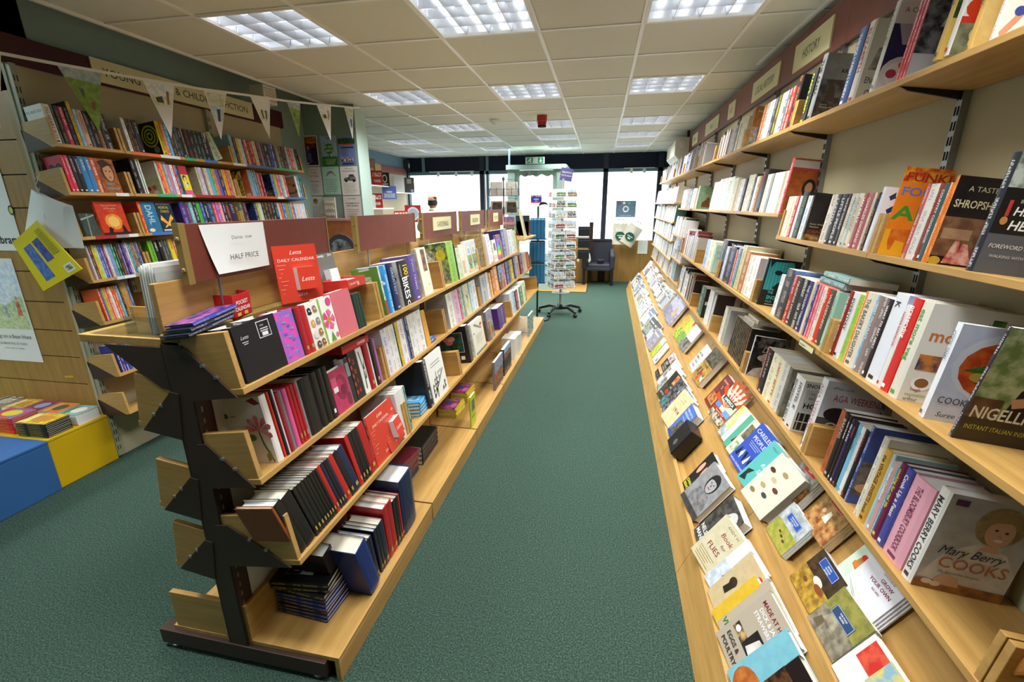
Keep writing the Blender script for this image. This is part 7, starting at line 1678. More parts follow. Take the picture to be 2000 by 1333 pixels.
 'leafart': [(R_, 0, 0, 1, 1, 'eceae6'), ('p', [(.3, .1), (.5, .5), (.3, .9), (.45, .9), (.65, .5), (.5, .1)], '3a5a3a'), ('p', [(.5, .5), (.9, .7), (.8, .5)], '2a4a30'), ('p', [(.5, .3), (.9, .5), (.8, .3)], '3a6a3a')],
 'orangeyel': [(R_, 0, 0, 1, 1, 'e0a830', 'd89c28')], 'textside': [(R_, 0, 0, 1, 1, 'c8c8cc')] + lines(.1, .9, .4, .95, 10, '8a8a94'), 'textside2': [(R_, 0, 0, 1, 1, 'b8c0c2')] + lines(.1, .9, .2, .95, 12, '5a6066'),
 'cream2': [(R_, 0, 0, 1, 1, 'd8d6b4', 'cccaa4'), ('p', [(.5, .1), (.55, .5), (.3, .7), (.6, .6), (.8, .8), (.62, .45)], '5a4a34'), ('e', .4, .3, .2, .1, 'c8c83a')], 'skyblue': [(R_, 0, .3, 1, 1, '4a7ab0', 'a8c4dc'), (R_, 0, 0, 1, .34, '3a3f4a', 'b86a34')],
 'calendar': [(R_, 0, 0, 1, 1, 'd8402c'), tx('Letts', .5, .84, .1, 'f8e8e0', a='c', sh=.4), tx('DAILY CALENDAR', .5, .72, .075, 'f8e8e0', a='c', fit=.9 * .16), tx('2014', .5, .1, .08, 'f8e8e0', a='c')] + lines(.04, .24, .14, .7, 8, 'e8907a', .2),
 'greyboard': [(R_, 0, 0, 1, 1, 'cfcfca'), (R_, .2, .4, .8, .7, 'a89aa0', 'd8d4d0')], 'inkart': [(R_, 0, 0, 1, 1, 'ecebe4'), (R_, .2, .78, .8, .8, '9a9a98'), (R_, .2, .72, .8, .74, '9a9a98')] + [('p', [(.1 + .14 * (k % 6), .08 + .1 * (k % 5)), (.2 + .14 * (k % 6), .12 + .11 * (k % 5)), (.14 + .14 * (k % 6), .2 + .09 * (k % 5))], '222222') for k in range(14)] + [('p', [(.1, .1), (.85, .56), (.87, .54), (.12, .08)], '333333'), ('p', [(.3, .05), (.4, .6), (.42, .6), (.33, .05)], '333333')],
 'flowerphoto': [(R_, 0, 0, 1, 1, '161618'), (R_, .1, .3, .86, .84, 'e8e8e4'), (R_, .11, .31, .85, .83, '2a5a4a', '1a3a34'), ('e', .36, .66, .13, .07, 'e0909a'), ('e', .5, .68, .12, .07, 'e8a0a8'), ('e', .42, .58, .12, .06, 'd87a8a'), ('e', .43, .65, .05, .03, 'f0d0c0'), (R_, .72, .1, .84, .2, 'e8e8e4'), (R_, .2, .9, .7, .94, '4a4a4a')],
 'ringart': [(R_, 0, 0, 1, 1, 'e0dcc8'), ('e', .8, .8, .1, .05, 'd84030')] + [('e', .15 + .7 * ((k * 29) % 10) / 10, .66 + .03 * (k % 9), .06, .03, '8a8a78') for k in range(9)] + [(R_, .1 + .12 * k, 0, .16 + .12 * k, .08, '222222') for k in range(8)] + lines(.2, .8, .3, .6, 5, 'b0a890'),
 'greycov': [(R_, 0, 0, 1, 1, '6a6c7a', '8a8c9a'), (R_, 0, .2, 1, .4, '8a3a34', '6a5a5a')], 'yellowslim': [(R_, 0, 0, 1, 1, 'c8d030'), (R_, .2, .5, .8, .85, '5a9a3a', '8a4a6a'), (R_, .2, .3, .8, .34, '6a7a20')],
 'scenic': [(R_, 0, .55, 1, 1, '7a7e98', '9a9cb4'), (R_, 0, .18, 1, .58, '5a4030', 'c86a30'), (R_, 0, 0, 1, .2, '2a2422', '4a3a34')], 'blackscenic': [(R_, 0, 0, 1, 1, '222226'), (R_, 0, .8, 1, .98, '4a90c8', 'a8c8e0'), (R_, 0, .62, 1, .82, '5a3a28', 'b86a34'), tx('Skye', .3, .52, .07, 'c8c8c8'), (R_, .4, .12, .7, .14, '9a9a9a')],
 'brochure': [(R_, 0, .3, 1, 1, '3a6a5a', 'b8c8c0'), (R_, 0, 0, 1, .3, 'b8c8c8', '2a5a4a')],
}
UNITS = {'R': (MR, -1), 'I': (MI, 1), 'L': (ML, 1)}
PLACE = {'R1': 'on the top right-wall shelf', 'R2': 'on the near eye-level right shelf', 'R2F': 'on the far white-edged right shelf', 'R3': 'on the middle right-wall shelf', 'R4': 'on the bottom right-wall shelf',
         'L1': 'on the top childrens shelf', 'L2': 'on the second childrens shelf', 'L3': 'on the third childrens shelf', 'L4': 'on the fourth childrens shelf', 'L5': 'behind the island top', 'L6': 'on a low childrens shelf',
         'I1': 'on the top island shelf', 'I2': 'on the second island shelf', 'I3': 'on the third island shelf', 'I4': 'on the bottom island shelf', 'I4a': 'leaning by the lying diary stack', 'I4b': 'leaning across the bottom island shelf'}
DIARY = ('I1', 'I2', 'I3', 'I4', 'I4a', 'I4b')
CAP = {'R': 99, 'I': 99, 'L': 99}
for rk, (un, d, z, tilt, back, grp, bks) in ROWS.items():
    MU, side = UNITS[un]
    F = SF(MU, side, d, z, tilt)
    order = sorted(range(len(bks)), key=lambda k: bks[k][0], reverse=(un == 'R'))
    rank = {k: n + 1 for n, k in enumerate(order)}
    for k, b in enumerate(bks):
        y0, t, h, col, ink = b[:5]; o = b[5] if len(b) > 5 else {}
        t = min(t, .3); hard = o.get('k') == 'h'
        near_diary = un == 'I' and y0 < 1.95 and rk in DIARY
        nm = 'diary' if near_diary else ('childrens_book' if un == 'L' else ('reference_book' if un == 'I' else ('hardback' if hard else 'paperback')))
        x0 = -(y0 + t) if side < 0 else y0
        up = o.get('up', 0)
        end = 'camera end' if un != 'R' else 'far end'
        lab = '%s %s, %s from the %s %s' % (cname(col), nm.replace('_', ' '), nth(rank[k]), end, PLACE[rk])
        seed = (k * .37 + y0 * 3) % 9
        title = o.get('t') if isinstance(o.get('t'), str) else None
        if 'f' in o:
            wd, dep = t, o.get('D', .02)
            m = F @ T((x0, back + dep / 2, up + .0005)) @ RX(-.02) @ RZ(-PI / 2)
            ob = book_obj(nm, dep, h, wd, col, ink, hard, m, seed, white='e8e6e0')
            art = ART.get(o['f'])
            if art: front_canvas(dep, h, wd).items(art).build('cover_print', ob)
            tag(ob, lab + ', face out', 'book', grp); continue
        D = o.get('D', min(h * .64, d - back - .035 if d < .3 else .2))
        D = min(D, d - back - .012)
        t2 = max(t - .0006, .0015); ln = math.radians(o.get('ln', 0))
        m = F @ T((x0 + t / 2, back, up + .0005 + (abs(math.sin(ln)) * t2 / 2 if ln else 0))) @ RY(ln)
        ob = book_obj(nm, t2, h, D, col, ink, hard, m, seed, letter=not title and not near_diary and rk != 'I4' and 'siking' != o.get('c'), white='e8e6e0' if not hard else None)
        if title:
            P = spine_canvas(t2, h)
            size = min(t2 * .62, .03)
            if title == '1001 BIKES':
                P.text('1001', h * .08, t2 * .42, t2 * .5, 'f0c828', b=1, fit=h * .34); P.lay += 1
                P.text('BIKES', h * .36, t2 * .18, t2 * .6, 'ffffff', b=1, fit=h * .5); P.text('YOU MUST RIDE BEFORE YOU DIE', h * .08, t2 * .12, t2 * .16, 'd8d8d8', fit=h * .26); P.items([('t', 'c', .88, .25, .5, 'ffffff', {})])
            else:
                P.text(title, h * .08, (t2 - size * .72) / 2, size, ink, b=hard or un == 'R', fit=h * .8)
                if t2 > .006: P.items([(R_, .92, .3, .96, .7, ink)])
            P.build('spine_title', ob)
        if near_diary and not title and ink in ('b89a50', 'a89a60', 'e99', 'd88', 'e88', 'eee'):
            spine_canvas(t2, h).items([(R_, .82, .3, .9, .7, 'b89a50' if ink not in ('eee',) else 'e8e8e8')]).build('year_mark', ob)
        if 'c' in o and o['c'] in ART:
            # the cover turned to the open end of the row
            cv = front_canvas(t2, h, D) if un == 'R' else back_canvas(t2, h, D)
            cv.items(ART[o['c']]).build('cover_print', ob)
        tag(ob, lab, 'book', grp)

# ------------------------------------------------------------------ face-out stock on the display base
def slope(d0, z0, lean): return MR @ T((-d0, 0, z0)) @ RZ(-PI / 2) @ RX(-lean)
TH = math.radians(33.3)
def faceout(F, yl, w_, h, t, col, art, label, grp, yaw=.12, off=0.0, hard=True, roll=0.0, ink='888', nm=None, up=0.0):
    m = F @ T((-(yl - w_), -off - .001, up)) @ RZ(yaw) @ RY(roll) @ T((-w_, -t / 2, 0)) @ RZ(-PI / 2)
    ob = book_obj(nm or ('hardback' if hard else 'paperback'), t, h, w_, col, ink, hard, m, yl, white='eeece6')
    if isinstance(art, str): art = ART.get(art)
    if art: front_canvas(t, h, w_).items(art).build('cover_print', ob)
    tag(ob, label, 'book', grp); return ob
F1 = slope(.556, .1385, TH)
G1 = 'face-out books on the lower display slope'
bw_face = lambda bg: [(R_, 0, 0, 1, 1, bg, '5a5a5a')] + face(.5, .56, .42, 'a8a6a4', '1c1c1c')
D1 = [
 (4.60, .14, .21, .01, 'e4d8b0', [(R_, 0, 0, 1, .7, '6a9a2a', 'd8c830'), (R_, 0, .8, 1, 1, 'a8d0b0')], 'green yellow flower booklet lying low on the front display slope', 0),
 (4.40, .14, .21, .01, 'ece6d6', [('e', .4, .5, .3, .2, 'c8a890', 'e8e0d0'), (R_, .6, .1, .9, .3, '3a3a3a', 'b0a8a0')], 'cream sketch booklet beside the flower booklet on the front slope', 0),
 (3.99, .16, .24, .03, '17161a', [(R_, 0, .72, 1, 1, '6a2a3c', 'e8d0c8'), (R_, 0, .2, 1, .34, 'c87a60', 'e8c090'), tx('LOST', .3, .58, .13, 'e8e0d0', b=1), tx('BATTLEFIELDS', .2, .48, .09, 'd8c890', fit=.12), tx('OF BRITAIN', .24, .38, .09, 'd8c890', fit=.11), tx('MARTIN & RYAN', .2, .06, .05, 'b0a8a0')], 'black LOST BATTLEFIELDS hardback on the front display slope', 1),
 (3.78, .17, .25, .025, 'd8d8d4', [(R_, 0, .3, .4, .7, '5a5a58', 'b8b8b4'), tx('A', .8, .8, .1, 'b02a2a')], 'pale grey book with a red initial on the front display slope', 1),
 (3.60, .17, .25, .03, 'cfcfcb', [(R_, 0, .0, .5, .5, '6a6a68', 'b0b0ac'), tx('S', .8, .7, .08, 'b02a2a')], 'light grey hardback with a dark photo edge on the front slope', 1),
 (3.47, .17, .24, .03, '2f3028', [(R_, .4, .62, 1, .96, 'c0502c', 'e8a060'), (R_, 0, 0, 1, .6, '4a4a38', '2a2a24'), ('e', .5, .34, .12, .08, 'c83020'), tx('HIS', .5, .48, .1, 'e0e0dc'), tx('BATTLE', .1, .16, .08, 'e0e0dc')], 'dark war book with an orange portrait and poppy on the front slope', 1),
 (3.30, .17, .25, .03, '4a4c4c', [(R_, 0, 0, 1, 1, '6a6c6c', '2a2c2c'), tx('H', .6, .8, .14, 'e8e8e4', b=1), tx('B', .55, .64, .14, 'e8e8e4', b=1), (R_, 0, 0, .4, .3, '2a5a5a', '5a8a8a')], 'grey photographic hardback with big white initials on the front slope', 1),
 (3.14, .17, .25, .03, '4c4c4e', [(R_, 0, 0, 1, 1, '8a8a8c', '2f2f31')], 'black and white photo hardback on the front display slope', 1),
 (3.06, .17, .25, .04, 'd9c79a', [(R_, 0, 0, 1, 1, 'dccaa0', 'd0bc8c'), tx('1914', .3, .4, .16, '7a2a24', b=1), tx('A NEW', .5, .8, .06, '9a8a60', a='c'), tx('HISTORY', .5, .72, .06, '9a8a60', a='c')], 'sand coloured hardback with a dark red year on the front slope', 1),
 (2.86, .165, .24, .05, '3f62a8', [(R_, 0, 0, 1, 1, '4a6cb0'), tx('THEIRS NOT TO', .5, .82, .085, 'e4ecf4', a='c', fit=.13), tx('REASON WHY', .5, .7, .1, 'e4ecf4', a='c', fit=.13), (R_, .2, .6, .8, .61, 'd0dcec'), ('p', [(.1, .06), (.3, .3), (.25, .5), (.55, .56), (.7, .4), (.6, .1)], '6a645c', '3a3632'), (R_, 0, .0, 1, .08, '2a4a90')], 'thick blue THEIRS NOT TO REASON WHY hardback beside the black box', 1),
 (2.27, .165, .24, .03, '1c1b1e', [(R_, 0, 0, 1, 1, '1f1e22')] + face(.6, .66, .46, 'd8a488', '3a2a22') + [('p', [(.2, 0), (.35, .32), (.8, .34), (1, 0)], '24283a'), ('p', [(.5, .1), (.56, .34), (.66, .34), (.7, .1)], 'e8e8ea'), ('e', .2, .6, .1, .16, 'd8a488'), tx('JOHN', .06, .16, .1, 'e8e030', b=1), tx('BISHOP', .06, .05, .1, 'e8e030', b=1, fit=.09)], 'hardback with a man in a dark suit and yellow lettering, front slope', 1),
 (2.13, .17, .25, .035, '8a8a8a', [(R_, 0, 0, 1, 1, '9a9a9a', '8a8a8a')] + face(.56, .72, .36, 'a8a8a8', '262626') + [('p', [(.1, .1), (.3, .5), (.8, .5), (1, .1)], '8e8e8e', '6a6a6a'), (R_, 0, 0, 1, .12, '4a4a4a', '3a3a3a')], 'grey hardback with a bare-chested man photograph on the front slope', 1),
 (1.87, .17, .25, .045, '45443f', [(R_, 0, 0, 1, 1, '55544f', '33322e')] + face(.7, .7, .4, '8a8884', 'c8c8c4') + [tx('NELSON', .06, .2, .12, 'ecece8', b=1, fit=.13), tx('MANDELA', .06, .07, .12, 'ecece8', b=1, fit=.15)], 'dark NELSON MANDELA hardback with a grey haired portrait on the front slope', 1),
 (1.75, .16, .22, .03, 'd9d1b0', [(R_, 0, 0, 1, 1, 'd9d1b0', 'd2c9a4'), tx('ANDY H', .5, .88, .08, '6a5a40', a='c'), tx('Book', .3, .68, .14, '8a2020', sh=.2), tx('for', .5, .54, .1, '6a4a3a', sh=.3), tx('FLIES', .2, .36, .15, '8a1c1c')] + lines(.1, .7, .04, .28, 5, 'b08a4a'), 'cream hardback with red hand lettering and doodles on the front slope', 1),
 (1.60, .15, .24, .012, 'dfe6ea', [(R_, 0, 0, 1, .5, 'b8c4cc', 'd8e0e4'), tx('T', .5, .8, .12, '444444'), ('p', [(.3, .3), (.36, .5), (.4, .5), (.36, .3)], '2a3a2a')], 'pale blue-white slim hardback between cream ones on the front slope', 1),
 (1.53, .17, .24, .03, 'c9b58c', [(R_, 0, 0, 1, 1, 'c9b58c', 'c2ad82'), tx('MY', .62, .78, .1, '2a5a3a', b=1), tx('PIES', .52, .68, .1, '2a5a3a', b=1), ('e', .7, .9, .1, .05, 'c0302c'), ('e', .3, .5, .12, .08, '3a2a20'), ('p', [(.2, .3), (.25, .5), (.4, .46), (.36, .28)], '2a241c'), (R_, .8, .8, .96, .95, 'e8dcc0')], 'tan hardback with small drawings and a red tag on the front slope', 1),
 (1.43, .15, .22, .02, 'e0b93a', [(R_, 0, 0, 1, 1, 'e0b93a', 'd8b030'), ('e', .7, .6, .14, .08, '8a6a20')], 'yellow hardback peeping out between tan ones on the front slope', 1),
 (1.40, .185, .25, .022, 'b6a994', [tx('MADE', .62, .86, .07, '7a2430', b=1), tx('SIX', .6, .76, .07, 'f0eee8', b=1), tx('VI', .1, .1, .12, '3a7a3a', b=1)], 'stone coloured hardback with green letters under the EGGS AND POULTRY one', 1),
 (1.34, .195, .253, .028, 'b3a692', [tx('MADE AT HOME', .5, .84, .085, '7a2028', a='c', b=1, fit=.15), tx('DICK & JAMES', .5, .75, .08, 'ecebe6', a='c', b=1, fit=.14), tx('STRAWBRIDGE', .5, .66, .08, 'ecebe6', a='c', b=1, fit=.15), (R_, .1, .3, .42, .42, '3a3028', 'c8a868'), (R_, .42, .3, .84, .6, '1c1c1c', '2a2a2a'), ('p', [(.5, .34), (.56, .56), (.72, .58), (.78, .4), (.66, .32)], 'e0dcd4', 'c8beb0'), ('e', .72, .44, .03, .02, 'c06a30'), ('e', .2, .36, .06, .04, 'f0ece4'), tx('EGGS &', .12, .17, .09, '3a3430', b=1, fit=.12), tx('POULTRY', .12, .06, .09, '3a3430', b=1, fit=.14)], 'stone coloured MADE AT HOME EGGS AND POULTRY hardback with a hen photo', 1),
 (1.20, .18, .25, .02, '7fbecb', [(R_, 0, 0, 1, 1, '7fbecb', '78b6c4'), tx('THE MERRY', .4, .84, .06, 'b04a4a', fit=.1), tx('e', .45, .56, .3, '3a4a5a', sh=.4), ('e', .4, .18, .34, .2, 'a85a28', 'c87838')], 'sky blue hardback with a swirl and bread on the front display slope', 1),
 (1.10, .18, .26, .025, '1a1512', [(R_, 0, 0, 1, .8, '241a12', '6a4420')], 'black hardback with brown beads at the bottom edge of the view', 1),
]
offs = 0.0
for k, (yl, w_, h, t, col, art, lab, hd) in enumerate(D1):
    gap = k > 0 and D1[k - 1][0] - D1[k - 1][1] > yl + .01
    prev = 0 if (k == 0 or gap) else D1[k - 1][3]
    yaw = math.asin(min(.5, (prev + .004) / (w_ * .8))) + .02
    faceout(F1, yl, w_, h, t, col, art, lab, G1, yaw=yaw, hard=bool(hd), roll=.03 * ((k * 7) % 5 - 2) / 2)
# black display box
t = thing('display_block', 'black plastic display block with a round hole standing on the front slope', 'display block', F1 @ T((-2.6, -.045, 0)) @ RX(.0))
mbx = MB().box(-.085, .085, -.04, .04, 0, .19).build('block', M['black'], t, bevel=.006)
MB().lathe([(0, 0), (.022, 0), (.022, .001), (0, .001)], 18, T((.02, -.0402, .06)) @ RX(PI / 2)).build('hole', M['chrome'], t)
F2 = slope(.384, .379, TH)
FS2 = math.radians(32.7)
F2 = slope(.36, .366, FS2)
G2 = 'face-out books on the upper display slope'
DA = [(5.45, .26, .3, .02, '8a88a0', pic('8e8ca6', 'b0aec0', '5a5670', '8a86a0') + [('e', .6, .3, .05, .03, 'e08040')], 'large violet-grey picture book with a ship, upper slope', 0, 0),
 (5.1, .26, .3, .025, '8a8aa8', pic('9494ae', 'a8a8c0', '6a6880', '9490a8') + [('p', [(.3, .3), (.4, .6), (.6, .62), (.7, .34), (.5, .2)], 'c8a070', '9a7450'), tx('NATURE WAR', .5, .86, .07, 'd8d8e8', a='c', fit=.2)], 'large violet book with a pale horse picture on the upper slope', 1, 0),
 (4.45, .17, .24, .012, 'e08a28', pic('e08a28', 'f0b048', '5a8a2a', 'c8c840'), 'orange and green garden booklet on the upper slope', 1, 0),
 (4.32, .17, .24, .012, 'b8cc30', pic('8ab030', 'd0d840', '4a7a24', '8aa83a') + [(R_, .5, .84, 1, 1, 'c03030')], 'lime green nature booklet with a red corner on the upper slope', 1, 0),
 (4.10, .17, .24, .02, '5a5e58', pic('e8e6e0', 'f0eee8', '4a4c48', '8a8c86') + [('p', [(.4, .2), (.5, .46), (.7, .4), (.6, .1)], '5a3020'), (R_, 0, .7, 1, 1, 'ecebe4')], 'white and grey book with a horse rider on the upper slope', 1, 0),
 (3.62, .15, .21, .01, 'd8e0e0', [('r', .1 + .2 * (k % 4), .1 + .16 * (k // 4), .22 + .2 * (k % 4), .2 + .16 * (k // 4), c) for k, c in enumerate(('c8b030', '3a6ac0', 'c83030', '4a9a4a', 'e0a030', '6a6ac0', '3aa0a0', 'c85030', '8a6a30', '3a5a9a', 'c0c040', 'b04a7a', '4a8a6a', 'c8a040', '7a7ac8', 'd06a3a'))], 'white booklet with rows of tiny coloured flags on the upper slope', 0, 0),
 (3.47, .15, .21, .01, 'e2e0da', [('p', [(.5, .1), (.56, .9), (.62, .9), (.56, .1)], 'b02a20')] + lines(.1, .45, .1, .9, 8, '9a98a0'), 'white booklet with a red stripe beside the flags one', 1, 0),
 (3.33, .19, .26, .035, 'b89a5a', [(R_, 0, .58, 1, 1, '6a6048', '2f2c24'), (R_, 0, .0, 1, .58, 'b8923c', '8a6a28'), tx('FIRST WORLD', .5, .58, .085, '2a2218', a='c', b=1, fit=.16), tx('WAR', .5, .46, .11, '2a2218', a='c', b=1), ('e', .55, .26, .11, .07, 'd0402c'), ('e', .5, .1, .11, .07, 'd0402c'), ('e', .55, .26, .04, .025, '2a1a16'), (R_, .7, .12, .95, .28, 'd8d0c0', '4a4038'), ('p', [(.1, .2), (.16, .4), (.3, .36), (.26, .18)], '6a4a24'), ('p', [(.34, .16), (.4, .4), (.48, .38), (.46, .16)], '4a4438')], 'FIRST WORLD WAR book with poppies on the upper slope', 1, 0),
 (2.90, .14, .22, .03, '7a2420', [(R_, 0, 0, 1, 1, '7a2420', '5a2a18'), tx('SERVANTS', .5, .8, .09, 'd8c0b0', a='c', fit=.12), tx('S', .5, .6, .14, 'e0d0c0', a='c'), (R_, .1, .1, .9, .4, '8a3a24', 'c89050')], 'dark red storybook beside the London Bridge paperback', 0, 0),
 (2.68, .155, .235, .025, 'e0d3b0', [('p', [(.5, .42), (.5 + .8 * math.cos(.42 * k), .42 + .8 * math.sin(.42 * k)), (.5 + .8 * math.cos(.42 * k + .2), .42 + .8 * math.sin(.42 * k + .2))], 'd04a24') for k in range(1, 8)] + [(R_, 0, 0, 1, .2, '4a3a28', 'd8ccb0'), (R_, 0, .2, 1, .3, 'c0401c', '8a2a18'), (R_, .0, .3, .3, .42, '5a8ac8'), (R_, .62, .26, 1, .4, '6a9ad0'), tx('LONDON', .5, .82, .1, 'f4f0e4', a='c', b=1, fit=.1), tx('BRIDGE IN', .5, .73, .085, 'f4f0e4', a='c', b=1, fit=.1), ('p', [(.1, .54), (.9, .54), (.9, .66), (.1, .66)], '24484a'), tx('AMERICA', .5, .56, .1, 'f4f4ee', a='c', b=1, fit=.12), tx('TRAVIS ELBOROUGH', .5, .23, .04, 'f0e8d8', a='c')], 'LONDON BRIDGE IN AMERICA paperback with red rays on the upper slope', 1, 0),
 (2.44, .14, .2, .02, 'd8d890', [(R_, 0, .3, 1, 1, 'c8d060', 'e8e8b0'), (R_, 0, 0, 1, .3, '8aa0a0', 'c8d0c8')], 'yellow-green landscape paperback on the upper slope', 1, 0),
 (2.38, .13, .2, .02, 'dbe6ec', [(R_, .0, .5, 1, 1, 'b8d4e8', 'e8eef2'), (R_, .3, .1, .6, .3, '4a5060')], 'pale blue and white paperback on the upper slope', 1, 0),
 (2.32, .14, .205, .022, '5aa888', [(R_, 0, 0, 1, 1, '58a486'), ('p', [(.2, .2), (.5, .85), (.66, .85), (.4, .2)], '22302c')], 'sea green paperback with a dark stroke on the upper slope', 1, 0),
 (2.26, .14, .205, .022, 'e2dcc0', [(R_, .1, .5, .8, .9, '5a5a40', '8a7a54'), (R_, .1, .1, .5, .36, '6a9a40', 'e8e4d0')], 'cream paperback with garden photos beside CARELESS PEOPLE', 1, 0),
 (2.17, .155, .235, .03, '2f4fae', [(R_, 0, 0, 1, 1, '3552b0'), tx('CARELESS', .5, .8, .13, 'e8ecf4', a='c', fit=.13), tx('PEOPLE', .5, .65, .13, 'e8ecf4', a='c', fit=.12), tx('SARAH CHURCHWELL', .5, .04, .06, 'f0f0f4', a='c', fit=.14)] + lines(.2, .8, .5, .62, 3, 'b8c4e8') + [('p', [(.08 + .16 * k, .18 + .1 * (k % 3)), (.16 + .16 * k, .4), (.2 + .16 * k, .3), (.18 + .16 * k, .16)], ('10182e', 'e8ecf4')[k % 2]) for k in range(6)], 'royal blue CARELESS PEOPLE paperback on the upper slope', 1, 0),
 (1.99, .15, .235, .03, '5db7b2', [(R_, 0, 0, 1, 1, '5db7b2'), tx('Reckless', .3, .5, .12, 'e4f0ec', sh=.4, fit=.11), tx('Spirit', .34, .36, .12, 'e4f0ec', sh=.4), tx('POLLY COLLINS', .5, .88, .06, '2f7a78', a='c'), ('p', [(.1, .3), (.3, .36), (.2, .2), (.3, .1), (.08, .04)], '20302e')], 'turquoise paperback with looping lettering overlapping CARELESS PEOPLE', 1, 0),
 (1.86, .16, .24, .05, 'e3ddc6', [(R_, 0, 0, 1, 1, 'e3ddc6')] + [('e', .2 + .6 * ((k * 3) % 5) / 5, .2 + .1 * k, .1, .04, c) for k, c in enumerate(('8a7a50', '3a4a4a', 'b8a070', '6a3a2a', 'c8b890', '4a3a2a', 'a89060'))], 'thick cream hardback with a patterned cover on the upper slope', 1, 0),
]
for k, (yl, w_, h, t, col, art, lab, chain, hd) in enumerate(DA):
    prev = DA[k - 1][3] if (chain and k) else 0
    faceout(F2, yl, w_, h, t, col, art, lab, G2, yaw=math.asin(min(.5, (prev + .004) / (w_ * .8))) + .02, hard=bool(hd) or t > .04, roll=.02)
paint = lambda a, b, c, d: [(R_, 0, .4, 1, 1, a, b), (R_, 0, 0, 1, .5, c, d)]
def recipe(lc, ttl, art, v0=.74): return art + [(R_, .2, v0, .8, v0 + .2, lc), (R_, .215, v0 + .008, .785, v0 + .192, 'e8e8e8'), (R_, .222, v0 + .014, .778, v0 + .186, lc)] + [tx(q, .5, v0 + .12 - .055 * n, .045, 'f0f0ea', a='c', b=1, fit=.075) for n, q in enumerate(ttl)]
DBk = [
 ('upper', 1.81, .145, .153, recipe('b02a24', ('WELSH', 'RECIPES'), paint('a8a49a', '6a6458', '8a5a28', '3a2818')), 'WELSH RECIPES booklet with a stormy painting, uppermost in its rack', 'b8b4a8'),
 ('upper', 1.59, .15, .153, recipe('a8281f', ('LEFTOVERS', 'RECIPES'), paint('b08a50', '7a5a30', 'c89858', '8a4a28') + [('p', [(.4, .4), (.46, .66), (.56, .64), (.6, .38)], 'e8e0d0'), ('e', .3, .56, .06, .06, 'd8b090')], .78), 'LEFTOVERS RECIPES booklet with a supper painting in the upper rack', 'c0985c'),
 ('upper', 1.335, .155, .153, [(R_, 0, 0, 1, 1, 'c9ddc6', 'd4e4d0'), tx('GROW YOUR OWN RECIPES', .5, .86, .055, '2a4a34', a='c', fit=.14), ('p', [(.14, .4), (.2, .72), (.66, .66), (.76, .3), (.5, .3)], 'c89a4a', 'a87a34'), ('e', .26, .66, .09, .06, 'd0281c'), ('e', .42, .68, .05, .1, 'e4d098'), ('e', .58, .62, .11, .07, '3a5a2a')] + veg(.48, .5, .18, ('e8dcb0', 'e4d4a0', 'e8dcb4', 'e0d0a0', 'e8e0b8')) + [('e', .74, .46, .1, .04, 'e87a28'), ('e', .8, .4, .1, .04, 'e07020'), ('e', .24, .46, .1, .06, 'd87a2c')] + [('p', [(.3, .24), (.6, .16 - .04 * q), (.8, .04 - .0 * q), (.62, .14 - .04 * q)], '4a8a34') for q in range(3)], 'pale green GROW YOUR OWN RECIPES booklet with a vegetable basket', 'c9ddc6'),
 ('upper', 1.285, .15, .153, [(R_, 0, 0, 1, 1, 'dcdce2'), tx('FAVOURITE', .6, .78, .06, '7a2430', a='c', fit=.12), tx('GROW', .66, .66, .1, '7a2430', a='c', b=1), tx('YOUR OWN', .6, .54, .1, '7a2430', a='c', b=1, fit=.13), tx('RECIPES', .6, .44, .06, '7a2430', a='c')], 'white FAVOURITE GROW YOUR OWN booklet behind the vegetable basket one', 'dcdce2'),
 ('lower', 1.66, .15, .153, recipe('2a56a8', ('HEREFORDSHIRE', '& WYE VALLEY', 'RECIPES'), paint('c8ccd0', '9aa4a0', '8a9a3a', 'b8a850') + [('e', .4, .3, .06, .03, '5a3a24'), ('e', .55, .26, .06, .03, '5a3a24'), ('e', .7, .22, .06, .03, '5a3a24')], .62), 'HEREFORDSHIRE AND WYE VALLEY RECIPES booklet with cattle in a meadow', 'c0c4bc'),
 ('lower', 1.41, .15, .153, recipe('2a52a4', ('BRITISH', 'SAUSAGE', 'RECIPES'), paint('4a3a24', '2f2618', '8a6a28', 'c8a03a') + [('e', .55, .5, .16, .08, 'e0d8c8'), ('e', .7, .42, .16, .07, '8a4a24'), ('e', .3, .3, .08, .05, '7a4a24'), ('e', .2, .62, .1, .05, '5a3420')]), 'BRITISH SAUSAGE RECIPES booklet with a white horse painting', '6a5430'),
 ('lower', 1.25, .15, .153, recipe('2d4a70', ('PUB FOOD', 'RECIPES'), paint('7a7a3a', '9a944a', '9a927a', '6a6454') + [('p', [(.2, .3), (.3, .6), (.5, .62), (.56, .3)], 'b0a890', '8a8270'), ('p', [(.1, .1), (.16, .3), (.3, .28), (.3, .08)], '6a5a44')], .5), 'PUB FOOD RECIPES booklet with an old inn painting', '8a865a'),
 ('lower', 1.09, .15, .153, [(R_, 0, 0, 1, 1, 'ece6dc'), (R_, .1, .5, .6, .95, 'c8302a', 'd85a40'), (R_, .5, .4, 1, .98, 'e4cc40', '8ab0c0'), ('e', .3, .3, .2, .12, 'f0f0ec')], 'red and yellow pictured booklet at the bottom edge of the lower rack', 'e6e2dc'),
]
FU = slope(.275, .478, FS2)
